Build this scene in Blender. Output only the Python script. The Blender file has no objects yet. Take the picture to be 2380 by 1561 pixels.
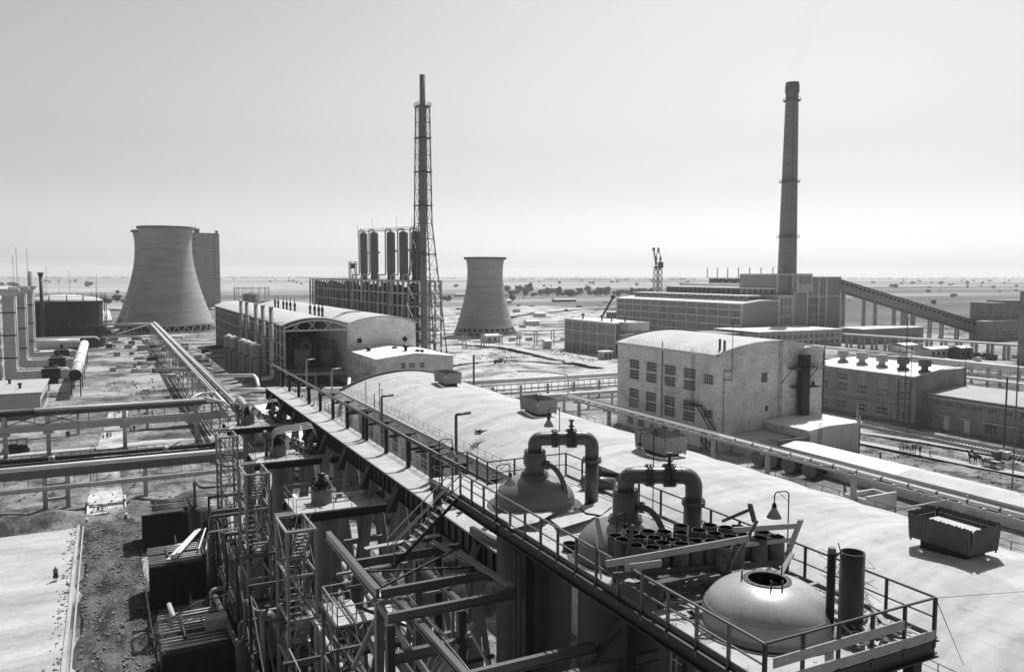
import bpy, math, random
from mathutils import Vector, Matrix
random.seed(7)
R = math.radians
scene = bpy.context.scene
COL = scene.collection

# ---------------------------------------------------------------- camera
F_, CX_, CY_, H_ = 1870., 1190., 780.5, 33.
th, pt, rl = R(26.75), math.atan(142/1870), R(-0.169)
fh = Vector((math.sin(th), math.cos(th), 0)); r0 = Vector((math.cos(th), -math.sin(th), 0)); zz = Vector((0, 0, 1))
FW = fh*math.cos(pt)-zz*math.sin(pt); up = fh*math.sin(pt)+zz*math.cos(pt)
RT = r0*math.cos(rl)-up*math.sin(rl); UP = up*math.cos(rl)+r0*math.sin(rl)
cd = bpy.data.cameras.new('camera'); cam = bpy.data.objects.new('camera', cd); COL.objects.link(cam)
cam.matrix_world = Matrix(((RT.x, UP.x, -FW.x, 0), (RT.y, UP.y, -FW.y, 0), (RT.z, UP.z, -FW.z, H_), (0, 0, 0, 1)))
cd.sensor_width = 36; cd.lens = 36*F_/2380; cd.clip_start = 0.5; cd.clip_end = 90000
scene.camera = cam

# ---------------------------------------------------------------- sky and sun
SUN_EL, SUN_AZ = R(56), R(48)           # azimuth from +Y towards +X
w = bpy.data.worlds.new('World'); scene.world = w; w.use_nodes = True
nt = w.node_tree; bg = nt.nodes['Background']
sky = nt.nodes.new('ShaderNodeTexSky'); sky.sky_type = 'NISHITA'; sky.sun_disc = False
sky.sun_elevation = SUN_EL; sky.sun_rotation = SUN_AZ
sky.air_density = 1.0; sky.dust_density = 3.0; sky.ozone_density = 1.0
bw = nt.nodes.new('ShaderNodeRGBToBW')
nt.links.new(sky.outputs[0], bw.inputs[0])
# summer haze: the sky is brightest low down and on the sun's side
tc = nt.nodes.new('ShaderNodeTexCoord'); sx_ = nt.nodes.new('ShaderNodeSeparateXYZ'); nt.links.new(tc.outputs['Generated'], sx_.inputs[0])
def wr(sock, a, b, c, d, interp='SMOOTHSTEP'):
    t = nt.nodes.new('ShaderNodeMapRange'); t.interpolation_type = interp; nt.links.new(sock, t.inputs[0])
    for i, q in enumerate((a, b, c, d)): t.inputs[i+1].default_value = q
    return t.outputs[0]
def wm(op, a, b):
    t = nt.nodes.new('ShaderNodeMath'); t.operation = op
    for i, q in enumerate((a, b)):
        if isinstance(q, (int, float)): t.inputs[i].default_value = q
        else: nt.links.new(q, t.inputs[i])
    return t.outputs[0]
dt = nt.nodes.new('ShaderNodeVectorMath'); dt.operation = 'DOT_PRODUCT'; nt.links.new(tc.outputs['Generated'], dt.inputs[0]); dt.inputs[1].default_value = (math.sin(SUN_AZ), math.cos(SUN_AZ), 0)
low = wr(sx_.outputs[2], .0, 1.0, 1.34, .62); side = wr(dt.outputs['Value'], -.7, .4, .50, .93)
rim = wr(sx_.outputs[2], .0, .16, 2.0, 1.04)
fc = nt.nodes.new('ShaderNodeFloatCurve'); nt.links.new(wr(sx_.outputs[2], .0, .4, .0, 1., 'LINEAR'), fc.inputs['Value']); cv = fc.mapping.curves[0]
cp = ((0, 1.03), (.0375, 1.1), (.075, 1.0), (.1375, .85), (.23, .80), (.35, .95), (.47, 1.03), (.8, 1.09), (1, 1.1))
cv.points[0].location = (0, cp[0][1]/2); cv.points[1].location = (1, cp[-1][1]/2)
for x_, y_ in cp[1:-1]: cv.points.new(x_, y_/2)
fc.mapping.update()
nt.links.new(wm('MULTIPLY', wm('MULTIPLY', wm('MULTIPLY', bw.outputs[0], rim), wm('MULTIPLY', low, side)), wm('MULTIPLY', fc.outputs[0], 2.)), bg.inputs[0])
bg.inputs[1].default_value = 0.10
sl = bpy.data.lights.new('sun', 'SUN'); sun = bpy.data.objects.new('sun', sl); COL.objects.link(sun)
sl.energy = 5.0; sl.angle = R(0.5); sl.color = (1, 1, 1)
sdir = Vector((math.sin(SUN_AZ)*math.cos(SUN_EL), math.cos(SUN_AZ)*math.cos(SUN_EL), math.sin(SUN_EL)))
sun.rotation_euler = sdir.to_track_quat('Z', 'Y').to_euler(); sun.location = (100, 100, 200)
scene.view_settings.view_transform = 'Standard'; scene.view_settings.look = 'None'
scene.view_settings.exposure = 0.0; scene.view_settings.gamma = 1.0
scene.cycles.max_bounces = 5; scene.cycles.volume_bounces = 1

# ---------------------------------------------------------------- helpers
def P(x, y, z=0.):
    "the point at height z seen at photograph position x, y"
    d = FW*F_+RT*(x-CX_)-UP*(y-CY_); return Vector((0, 0, H_))+d*((z-H_)/d.z)
def PX(x, y, X):
    d = FW*F_+RT*(x-CX_)-UP*(y-CY_); return Vector((0, 0, H_))+d*(X/d.x)
def PY(x, y, Y):
    d = FW*F_+RT*(x-CX_)-UP*(y-CY_); return Vector((0, 0, H_))+d*(Y/d.y)
V = Vector
ORDS = 'first second third fourth fifth sixth seventh eighth ninth tenth eleventh twelfth thirteenth fourteenth fifteenth sixteenth seventeenth eighteenth nineteenth twentieth'.split()
TENS = ['', '', 'twenty', 'thirty', 'forty', 'fifty', 'sixty', 'seventy', 'eighty', 'ninety']
TENTH = ['', '', 'twentieth', 'thirtieth', 'fortieth', 'fiftieth', 'sixtieth', 'seventieth', 'eightieth', 'ninetieth']
def nth(i):
    i += 1
    if i <= 20: return ORDS[i-1]
    if i % 10 == 0: return TENTH[i//10]
    return TENS[i//10]+'-'+ORDS[i % 10-1]

MATS = {}
def mat(name, g, rough=.85, var=.18, sc=.6, met=0., fine=.10, bump=0., sz=1., spec=.35, spots=0.):
    m = bpy.data.materials.new(name); m.use_nodes = True; n = m.node_tree; b = n.nodes['Principled BSDF']
    b.inputs['Roughness'].default_value = rough; b.inputs['Metallic'].default_value = met
    b.inputs['Specular IOR Level'].default_value = spec
    geo = n.nodes.new('ShaderNodeNewGeometry'); mp = n.nodes.new('ShaderNodeMapping'); mp.inputs['Scale'].default_value = (1, 1, sz)
    n.links.new(geo.outputs['Position'], mp.inputs[0])
    def noise(s, det=4):
        t = n.nodes.new('ShaderNodeTexNoise'); t.inputs['Scale'].default_value = s; t.inputs['Detail'].default_value = det
        t.inputs['Roughness'].default_value = .62; n.links.new(mp.outputs[0], t.inputs[0]); return t.outputs[0]
    def mth(op, a, bb):
        t = n.nodes.new('ShaderNodeMath'); t.operation = op
        for i, q in enumerate((a, bb)):
            if isinstance(q, (int, float)): t.inputs[i].default_value = q
            else: n.links.new(q, t.inputs[i])
        return t.outputs[0]
    a = mth('MULTIPLY', mth('SUBTRACT', noise(sc), .5), 4*var)
    c = mth('MULTIPLY', mth('SUBTRACT', noise(sc*9, 3), .5), 4*fine)
    k = mth('ADD', mth('ADD', a, c), 1.)
    if spots:
        s = n.nodes.new('ShaderNodeMapRange'); s.inputs[1].default_value = .60; s.inputs[2].default_value = .68
        s.inputs[3].default_value = 1.; s.inputs[4].default_value = 1-spots
        n.links.new(noise(sc*2.7, 5), s.inputs[0]); k = mth('MULTIPLY', k, s.outputs[0])
    v = mth('MAXIMUM', mth('MULTIPLY', k, g), .004)
    n.links.new(v, b.inputs['Base Color'])
    if bump:
        bp = n.nodes.new('ShaderNodeBump'); bp.inputs['Strength'].default_value = bump; bp.inputs['Distance'].default_value = .05
        n.links.new(noise(sc*12, 3), bp.inputs['Height']); n.links.new(bp.outputs[0], b.inputs['Normal'])
    MATS[name] = m; return m
def brick(name, g, mortar, bw_=.5, bh=.14, var=.25, spots=.3):
    m = mat(name, g, .9, var, .25, spots=spots); n = m.node_tree; b = n.nodes['Principled BSDF']
    src = b.inputs['Base Color'].links[0].from_socket
    geo = n.nodes.new('ShaderNodeNewGeometry'); sp = n.nodes.new('ShaderNodeSeparateXYZ'); n.links.new(geo.outputs['Position'], sp.inputs[0])
    ad = n.nodes.new('ShaderNodeMath'); n.links.new(sp.outputs[0], ad.inputs[0]); n.links.new(sp.outputs[1], ad.inputs[1])
    cb = n.nodes.new('ShaderNodeCombineXYZ'); n.links.new(ad.outputs[0], cb.inputs[0]); n.links.new(sp.outputs[2], cb.inputs[1])
    bt = n.nodes.new('ShaderNodeTexBrick'); n.links.new(cb.outputs[0], bt.inputs[0]); bt.inputs['Scale'].default_value = 1
    bt.inputs['Brick Width'].default_value = bw_; bt.inputs['Row Height'].default_value = bh; bt.inputs['Mortar Size'].default_value = .012
    bt.inputs['Color1'].default_value = (1.15,)*3+(1,); bt.inputs['Color2'].default_value = (.8,)*3+(1,); bt.inputs['Mortar'].default_value = (mortar,)*3+(1,)
    mu = n.nodes.new('ShaderNodeMix'); mu.data_type = 'RGBA'; mu.blend_type = 'MULTIPLY'; mu.inputs[0].default_value = 1.
    n.links.new(src, mu.inputs[6]); n.links.new(bt.outputs[0], mu.inputs[7]); n.links.new(mu.outputs[2], b.inputs['Base Color'])
    return m

class MB:
    def __init__(s): s.v = []; s.f = []; s.sm = []
    def add(s, vs, fs, sm=False):
        o = len(s.v); s.v += [tuple(q) for q in vs]; s.f += [tuple(i+o for i in f) for f in fs]; s.sm += [sm]*len(fs); return s
    def box(s, a, b):
        x0, y0, z0 = a; x1, y1, z1 = b
        return s.add([(x0,y0,z0),(x1,y0,z0),(x1,y1,z0),(x0,y1,z0),(x0,y0,z1),(x1,y0,z1),(x1,y1,z1),(x0,y1,z1)],
                     [(3,2,1,0),(4,5,6,7),(0,1,5,4),(1,2,6,5),(2,3,7,6),(3,0,4,7)])
    def beam(s, p, q, w, h=None, roll=None):
        h = w if h is None else h; p = V(p); q = V(q); d = (q-p).normalized()
        a = d.cross(zz)
        if a.length < .02: a = V((1, 0, 0))
        a.normalize(); c = a.cross(d).normalized()
        if roll:
            a, c = a*math.cos(roll)+c*math.sin(roll), c*math.cos(roll)-a*math.sin(roll)
        a = a*(w/2); c = c*(h/2); vs = []
        for e in (p, q): vs += [e-a-c, e+a-c, e+a+c, e-a+c]
        return s.add(vs, [(3,2,1,0),(4,5,6,7),(0,1,5,4),(1,2,6,5),(2,3,7,6),(3,0,4,7)])
    def tube(s, pts, r, n=8, cap=True):
        pts = [V(p) for p in pts]; k = len(pts); ds = [(pts[min(i+1, k-1)]-pts[max(i-1, 0)]).normalized() for i in range(k)]
        ref = zz if abs(ds[0].z) < .9 else V((1, 0, 0)); a = ds[0].cross(ref).normalized(); vs = []
        for i in range(k):
            a = (a-ds[i]*a.dot(ds[i])).normalized(); b = ds[i].cross(a)
            rr = r
            if 0 < i < k-1:
                cs = max(.5, ((pts[i]-pts[i-1]).normalized().dot(ds[i])))
            for j in range(n):
                t = 2*math.pi*j/n; vs.append(pts[i]+(a*math.cos(t)+b*math.sin(t))*rr)
        fs = [(i*n+j, i*n+(j+1) % n, (i+1)*n+(j+1) % n, (i+1)*n+j) for i in range(k-1) for j in range(n)]
        s.add(vs, fs, True)
        if cap: o = len(s.v)-k*n; s.f += [tuple(o+j for j in range(n-1, -1, -1)), tuple(o+(k-1)*n+j for j in range(n))]; s.sm += [False]*2
        return s
    def cone(s, p, q, ra, rb, n=16, cap=True):
        p = V(p); q = V(q); d = (q-p).normalized(); ref = zz if abs(d.z) < .9 else V((1, 0, 0))
        a = d.cross(ref).normalized(); b = d.cross(a); vs = []
        for e, r in ((p, ra), (q, rb)):
            for j in range(n): t = 2*math.pi*j/n; vs.append(e+(a*math.cos(t)+b*math.sin(t))*r)
        s.add(vs, [(j, (j+1) % n, n+(j+1) % n, n+j) for j in range(n)], True)
        if cap: o = len(s.v)-2*n; s.f += [tuple(o+j for j in range(n-1, -1, -1)), tuple(o+n+j for j in range(n))]; s.sm += [False]*2
        return s
    def lathe(s, cx, cy, prof, n=32, sm=True, cap=False):
        vs = [(cx+r*math.cos(2*math.pi*j/n), cy+r*math.sin(2*math.pi*j/n), z) for r, z in prof for j in range(n)]
        k = len(prof); s.add(vs, [(i*n+j, i*n+(j+1) % n, (i+1)*n+(j+1) % n, (i+1)*n+j) for i in range(k-1) for j in range(n)], sm)
        if cap: o = len(s.v)-n; s.f += [tuple(range(o, o+n))]; s.sm += [False]
        return s
    def prism(s, poly, z0, z1):
        n = len(poly); vs = [(x, y, z0) for x, y in poly]+[(x, y, z1) for x, y in poly]
        return s.add(vs, [tuple(range(n-1, -1, -1)), tuple(range(n, 2*n))]+[(j, (j+1) % n, n+(j+1) % n, n+j) for j in range(n)])
    def exY(s, prof, y0, y1, ends=True, sm=False, steps=1):
        n = len(prof); vs = [(x, y0+(y1-y0)*k/steps, z) for k in range(steps+1) for x, z in prof]
        fs = [(k*n+j, k*n+(j+1) % n, (k+1)*n+(j+1) % n, (k+1)*n+j) for k in range(steps) for j in range(n)]
        if ends: fs += [tuple(range(n)), tuple(range(steps*n+n-1, steps*n-1, -1))]
        return s.add(vs, fs, sm)
    def exX(s, prof, x0, x1, ends=True):
        n = len(prof); vs = [(x, y, z) for x in (x0, x1) for y, z in prof]
        fs = [(j, (j+1) % n, n+(j+1) % n, n+j) for j in range(n)]
        if ends: fs += [tuple(range(n)), tuple(range(2*n-1, n-1, -1))]
        return s.add(vs, fs)
    def ring(s, c, axis, r, t, w, n=20):        # a flat collar round a pipe
        c = V(c); d = V(axis).normalized(); return s.cone(c-d*w/2, c+d*w/2, r+t, r+t, n)
    def mesh(s, name, m, org=(0, 0, 0)):
        me = bpy.data.meshes.new(name); me.from_pydata([(x-org[0], y-org[1], z-org[2]) for x, y, z in s.v], [], s.f)
        me.polygons.foreach_set('use_smooth', s.sm)
        if m: me.materials.append(m)
        me.update(); return me

ORG = {}
def props(o, label=None, cat=None, group=None, kind=None):
    for k, v in (('label', label), ('category', cat), ('group', group), ('kind', kind)):
        if v: o[k] = v
    return o
def root(name, label, cat, loc, group=None):
    o = bpy.data.objects.new(name, None); COL.objects.link(o); o.location = loc; o.empty_display_size = .5
    ORG[o.name] = V(loc); return props(o, label, cat, group)
def part(parent, name, mb, m, label=None, kind=None):
    if not mb.v: return None
    org = ORG[parent.name]; o = bpy.data.objects.new(name, mb.mesh(name, m, org)); COL.objects.link(o); o.parent = parent
    ORG[o.name] = org; return props(o, label, None, None, kind)
def inst(parent, name, me, loc, rz=0):
    o = bpy.data.objects.new(name, me); COL.objects.link(o); o.parent = parent; o.location = V(loc)-ORG[parent.name]; o.rotation_euler.z = rz
    ORG[o.name] = V(loc); return o
def single(name, mb, m, label=None, cat=None, group=None, kind=None, org=None):
    if org is None:
        xs, ys, zs = zip(*mb.v); org = ((min(xs)+max(xs))/2, (min(ys)+max(ys))/2, min(zs))
    o = bpy.data.objects.new(name, mb.mesh(name, m, org)); o.location = org; COL.objects.link(o); ORG[o.name] = V(org)
    return props(o, label, cat, group, kind)
def kids(o): return KIDS.get(o.name, ())
def copy_tree(o, parent=None):
    c = o.copy(); COL.objects.link(c); c.parent = parent
    for ch in [x for x in o.children]: copy_tree(ch, c)
    return c
def dup(o, delta, label, rz=None, sc=None):
    c = copy_tree(o); c.location = o.location+V(delta); c['label'] = label
    if rz is not None: c.rotation_euler.z = rz
    if sc: c.scale = (sc, sc, sc) if isinstance(sc, (int, float)) else sc
    return c
def fillet(pts, rad, k=5):
    pts = [V(p) for p in pts]; out = [pts[0]]
    for i in range(1, len(pts)-1):
        a, b, c = pts[i-1], pts[i], pts[i+1]; u = (a-b).normalized(); v = (c-b).normalized()
        t = min(rad, (a-b).length*.49, (c-b).length*.49); p, q = b+u*t, b+v*t
        for j in range(k+1):
            s = j/k; out.append((p*(1-s)+b*s)*(1-s)+(b*(1-s)+q*s)*s)
    return out+[pts[-1]]

PMESH = {}
def railing(parent, pts, h=1.05, step=1.5, m=None, r=.025, mids=(.5,), name='railing', pr_=.03):
    m = m or MATS['steel_dark']; mb = MB(); pts = [V(p) for p in pts]
    for a, b in zip(pts, pts[1:]):
        for k in (1,)+tuple(mids): mb.beam(a+zz*h*k, b+zz*h*k, r*2 if k == 1 else r*1.5)
    rl_ = part(parent, name, mb, m); key = (round(h, 2), pr_, m.name)
    if key not in PMESH: PMESH[key] = MB().box((-pr_, -pr_, 0), (pr_, pr_, h)).mesh('post', m)
    for i, (a, b) in enumerate(zip(pts, pts[1:])):
        n = max(1, round((b-a).length/step))
        for j in range(n+(i == len(pts)-2)): inst(rl_, 'post', PMESH[key], a+(b-a)*j/n)
    return rl_

def wall(mb, P0, U, N, L, H, holes=(), rev=.25, top=None):
    "a wall face with real openings and reveals; top(u) may lift the upper edge"
    P0, U, N = V(P0), V(U), V(N)
    us = sorted({0, L}.union(*[{h[0], h[2]} for h in holes])) if holes else [0, L]
    vs = sorted({0, H}.union(*[{h[1], h[3]} for h in holes])) if holes else [0, H]
    if top:
        k = 12; us = sorted(set(us) | {L*i/k for i in range(k+1)})
    pt_ = lambda u, v: P0+U*u+zz*v
    for a, b in zip(us, us[1:]):
        for c, d in zip(vs, vs[1:]):
            um, vm = (a+b)/2, (c+d)/2
            if any(h[0] < um < h[2] and h[1] < vm < h[3] for h in holes): continue
            mb.add([pt_(a, c), pt_(b, c), pt_(b, d), pt_(a, d)], [(0, 1, 2, 3)])
        if top and (top(a) > 0 or top(b) > 0): mb.add([pt_(a, H), pt_(b, H), pt_(b, H+top(b)), pt_(a, H+top(a))], [(0, 1, 2, 3)])
    for h in holes:
        c = [pt_(h[0], h[1]), pt_(h[2], h[1]), pt_(h[2], h[3]), pt_(h[0], h[3])]; e = [q-N*rev for q in c]
        for i in range(4): j = (i+1) % 4; mb.add([c[i], c[j], e[j], e[i]], [(0, 1, 2, 3)])
    return mb
WM = {}
def window(parent, P0, U, N, h, cols=2, rows=2, rev=.18, bar=.05, fm=None, name='window', gm=None):
    u0, v0, u1, v1 = h; W, Hh = u1-u0, v1-v0; U, N = V(U), V(N); fm = fm or MATS['window_frame']; gm = gm or MATS['glass']
    key = (round(W, 2), round(Hh, 2), cols, rows, tuple(U), tuple(N), fm.name, bar)
    if key not in WM:
        mb = MB(); f = lambda u, n, v: U*u+N*n+zz*v
        def bx(a0, b0, a1, b1, d):
            q = [f(a, n, b) for n in (-d, d) for a, b in ((a0, b0), (a1, b0), (a1, b1), (a0, b1))]
            mb.add(q, [(3,2,1,0),(4,5,6,7),(0,1,5,4),(1,2,6,5),(2,3,7,6),(3,0,4,7)])
        t = bar*1.5
        bx(0, 0, W, t, .05); bx(0, Hh-t, W, Hh, .05); bx(0, t, t, Hh-t, .05); bx(W-t, t, W, Hh-t, .05)
        for i in range(1, cols): bx(W*i/cols-bar/2, t, W*i/cols+bar/2, Hh-t, .035)
        for i in range(1, rows): bx(t, Hh*i/rows-bar/2, W-t, Hh*i/rows+bar/2, .03)
        pm = MB(); pm.add([f(0, -.04, 0), f(W, -.04, 0), f(W, -.04, Hh), f(0, -.04, Hh)], [(0, 1, 2, 3)])
        WM[key] = (mb.mesh('window', fm), [pm.mesh('pane', q) for q in ((gm, MATS['glass_dusty'], MATS['glass_pale']) if gm is MATS['glass'] else (gm,))])
    a, b = WM[key]; loc = V(P0)+U*u0+zz*v0-N*(rev-.06)
    o = inst(parent, name, a, loc); inst(o, 'pane', b[0] if random.random() < .55 or len(b) == 1 else b[1 if random.random() < .75 else 2], loc); return o
def grid_wins(L, n, w, v0, v1, m0=0., m1=0.):
    st = (L-m0-m1)/n; return [(m0+st*(i+.5)-w/2, v0, m0+st*(i+.5)+w/2, v1) for i in range(n)]

# ---------------------------------------------------------------- materials
GLS = []

mat('steel_dark', .035, .5, .3, 1.5, fine=.2); mat('steel_mid', .11, .42, .25, 1.2, fine=.15, spots=.3); mat('steel_light', .25, .38, .15, 1., spec=.8)
mat('steel_beam', .075, .36, .2, 1.5, fine=.15, spots=.3, spec=.9); mat('vessel_dark', .04, .45, .25, .4, sz=.3, spec=.4); mat('concrete_leg', .16, .92, .2, .4, spots=.3); mat('steel_black', .015, .55, .3, 1.); mat('paint_grey', .10, .42, .12, .8, spec=.5, fine=.05, spots=.12); mat('pipe_light', .44, .4, .10, .5, spots=.15)
mat('pipe_white', .66, .55, .08, .5, spots=.12); mat('pipe_dark', .07, .5, .2, .7); mat('flange_steel', .05, .35, .3, 3., spec=.6)
mat('concrete', .40, .92, .18, .3, bump=.3, spots=.25); mat('concrete_light', .60, .92, .12, .3, bump=.25, spots=.15); mat('concrete_dark', .17, .92, .25, .3)
mat('deck_dust', .43, .95, .20, .5, bump=.5, spots=.3); mat('roof_felt', .50, .9, .15, .2, fine=.07, bump=.4, spots=.16); mat('roof_white', .72, .85, .05, .1, fine=.03)
mat('roof_grey', .40, .9, .12, .2); mat('tower_concrete', .36, .95, .24, .06, sz=7., fine=.12); mat('chimney_brick', .20, .9, .25, .12, sz=7., fine=.1)
mat('tank_rust', .035, .8, .35, .12, sz=.3, fine=.2); mat('wood', .36, .9, .2, 2.5, spots=.2); mat('wood_dark', .09, .9, .2, 2.5); mat('rust_drum', .11, .9, .55, 3., bump=.4, spots=.4)
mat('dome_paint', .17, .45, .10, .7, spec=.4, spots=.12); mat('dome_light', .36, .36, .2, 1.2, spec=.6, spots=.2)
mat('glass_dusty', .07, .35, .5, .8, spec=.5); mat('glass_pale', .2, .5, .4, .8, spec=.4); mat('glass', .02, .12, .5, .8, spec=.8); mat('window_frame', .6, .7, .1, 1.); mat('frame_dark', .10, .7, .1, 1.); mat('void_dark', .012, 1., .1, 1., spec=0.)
brick('brick_pale', .70, .88, spots=.28); brick('brick_red', .27, .9, spots=.2); mat('panel_grey', .27, .9, .10, .15); mat('plaster', .52, .9, .12, .2, spots=.25)
mat('asbestos', .33, .9, .12, .9, spots=.15); mat('asbestos_dark', .12, .9, .2, .9); mat('cable', .02, .7); mat('rust_sheet', .2, .7, .2, 2.)
mat('leaf', .075, .9, .3, .3, fine=.3); mat('bark', .07, .95, .2, 1.); mat('skin', .30, .7, .1, 4.); mat('cloth_light', .6, .9, .1, 4.); mat('cloth_dark', .035, .9, .2, 4.); mat('cloth_mid', .16, .9, .2, 4.); mat('horse_coat', .03, .7, .3, 2.)

def hall_roof_mat():
    m = mat('hall_roof', .49, .9, .16, .16, fine=.08, bump=.4, spots=.2); n = m.node_tree; b = n.nodes['Principled BSDF']; src = b.inputs['Base Color'].links[0].from_socket
    geo = n.nodes.new('ShaderNodeNewGeometry'); mp = n.nodes.new('ShaderNodeMapping'); mp.inputs['Rotation'].default_value = (0, 0, R(90)); n.links.new(geo.outputs['Position'], mp.inputs[0])
    bt = n.nodes.new('ShaderNodeTexBrick'); n.links.new(mp.outputs[0], bt.inputs[0]); bt.inputs['Scale'].default_value = 1; bt.inputs['Brick Width'].default_value = 8.; bt.inputs['Row Height'].default_value = 1.05; bt.inputs['Mortar Size'].default_value = .018
    bt.inputs['Color1'].default_value = (1.03,)*3+(1,); bt.inputs['Color2'].default_value = (.95,)*3+(1,); bt.inputs['Mortar'].default_value = (.78,)*3+(1,)
    # water stains running down the curve
    m2 = n.nodes.new('ShaderNodeMapping'); m2.inputs['Scale'].default_value = (.12, 1.1, 1); n.links.new(geo.outputs['Position'], m2.inputs[0]); ns = n.nodes.new('ShaderNodeTexNoise'); ns.inputs['Scale'].default_value = .9; ns.inputs['Detail'].default_value = 5; n.links.new(m2.outputs[0], ns.inputs[0])
    mr_ = n.nodes.new('ShaderNodeMapRange'); n.links.new(ns.outputs[0], mr_.inputs[0])
    for i, q in enumerate((.35, .7, 1.06, .82)): mr_.inputs[i+1].default_value = q
    mu = n.nodes.new('ShaderNodeMix'); mu.data_type = 'RGBA'; mu.blend_type = 'MULTIPLY'; mu.inputs[0].default_value = 1.; n.links.new(src, mu.inputs[6]); n.links.new(bt.outputs[0], mu.inputs[7])
    m3 = n.nodes.new('ShaderNodeMix'); m3.data_type = 'RGBA'; m3.blend_type = 'MULTIPLY'; m3.inputs[0].default_value = 1.; n.links.new(mu.outputs[2], m3.inputs[6]); n.links.new(mr_.outputs[0], m3.inputs[7]); n.links.new(m3.outputs[2], b.inputs['Base Color'])
hall_roof_mat()
# ================================================================ GROUND
def ground_mat(name, lo, hi, sc, fields=False, thr=(.42, .58), fine=.35, stretch=(1, 1, 1), rot=0., bump=.4):
    m = bpy.data.materials.new(name); m.use_nodes = True; n = m.node_tree; b = n.nodes['Principled BSDF']; b.inputs['Roughness'].default_value = 1.
    b.inputs['Specular IOR Level'].default_value = .1
    L = n.links.new; geo = n.nodes.new('ShaderNodeNewGeometry'); pos = geo.outputs['Position']
    def noise(s, det=6, v=pos, ro=.6, st=(1, 1, 1), r=0.):
        mp = n.nodes.new('ShaderNodeMapping'); mp.inputs['Scale'].default_value = st; mp.inputs['Rotation'].default_value = (0, 0, r); L(v, mp.inputs[0])
        t = n.nodes.new('ShaderNodeTexNoise'); t.inputs['Scale'].default_value = s; t.inputs['Detail'].default_value = det; t.inputs['Roughness'].default_value = ro
        L(mp.outputs[0], t.inputs[0]); return t.outputs[0]
    def mr(v, a, c, x, y):
        t = n.nodes.new('ShaderNodeMapRange'); L(v, t.inputs[0])
        for i, q in enumerate((a, c, x, y)): t.inputs[i+1].default_value = q
        return t.outputs[0]
    def mth(op, a, c):
        t = n.nodes.new('ShaderNodeMath'); t.operation = op
        for i, q in enumerate((a, c)):
            if isinstance(q, (int, float)): t.inputs[i].default_value = q
            else: L(q, t.inputs[i])
        return t.outputs[0]
    base = mr(noise(sc, 7, ro=.65, st=stretch, r=rot), thr[0], thr[1], lo, hi)
    g = mth('MULTIPLY', base, mr(noise(sc*14, 5, ro=.7), .3, .7, 1-fine, 1+fine))
    if fields:
        ln = n.nodes.new('ShaderNodeVectorMath'); ln.operation = 'LENGTH'; L(pos, ln.inputs[0]); d = ln.outputs['Value']
        f1 = mr(noise(.0011, 3, st=(.22, 1.3, 1), r=R(26)), .44, .56, .12, .34)
        f2 = mr(noise(.0045, 5, st=(.3, 1.6, 1), r=R(30)), .35, .65, .8, 1.25)
        f3 = mr(noise(.05, 3), .3, .7, .85, 1.15)
        fld = mth('MULTIPLY', mth('MULTIPLY', f1, f2), f3)
        k = mr(mth('ADD', d, mth('MULTIPLY', noise(.01, 3), 260.)), 640, 800, 0, 1)
        g = mth('ADD', mth('MULTIPLY', g, mth('SUBTRACT', 1., k)), mth('MULTIPLY', fld, k))
    L(g, b.inputs['Base Color'])
    bp = n.nodes.new('ShaderNodeBump'); bp.inputs['Strength'].default_value = bump; bp.inputs['Distance'].default_value = .25
    L(noise(sc*18, 4), bp.inputs['Height']); L(bp.outputs[0], b.inputs['Normal'])
    return m
GM = ground_mat('ground_dust', .09, .38, .05, True, (.41, .59))
SOIL = ground_mat('soil_dark', .035, .14, .35, fine=.5, thr=(.38, .62), stretch=(1.6, .6, 1))
SOIL2 = ground_mat('soil_mid', .07, .28, .22, fine=.5, thr=(.4, .6))
SOIL3 = ground_mat('yard_dirt', .07, .42, .16, fine=.4, thr=(.44, .6))
PADM = ground_mat('pad_concrete', .30, .50, .16, thr=(.34, .6), fine=.14, bump=.15, stretch=(.35, 1.3, 1), rot=.25)
ROADM = ground_mat('road_dust', .38, .54, .07, thr=(.3, .7), fine=.10, stretch=(1, .4, 1), bump=.1)
SITE = ground_mat('site_ground', .12, .50, .06, thr=(.38, .54), fine=.4)

def disc(name, rad, z, m):
    # one sheet, finer near the plant, reaching the horizon
    mb = MB(); rs = [0, 60, 150, 300, 600, 1200, 2500, 5000, 9000, rad]; n = 48
    for a, b in zip(rs, rs[1:]):
        for j in range(n):
            t, u = 2*math.pi*j/n, 2*math.pi*(j+1)/n
            if a == 0: mb.add([(0, 0, z), (b*math.cos(t), b*math.sin(t), z), (b*math.cos(u), b*math.sin(u), z)], [(0, 1, 2)])
            else: mb.add([(a*math.cos(t), a*math.sin(t), z), (b*math.cos(t), b*math.sin(t), z), (b*math.cos(u), b*math.sin(u), z), (a*math.cos(u), a*math.sin(u), z)], [(0, 1, 2, 3)])
    return single(name, mb, m, kind='structure', org=(0, 0, 0))
disc('ground', 15500, 0, GM)

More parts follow.
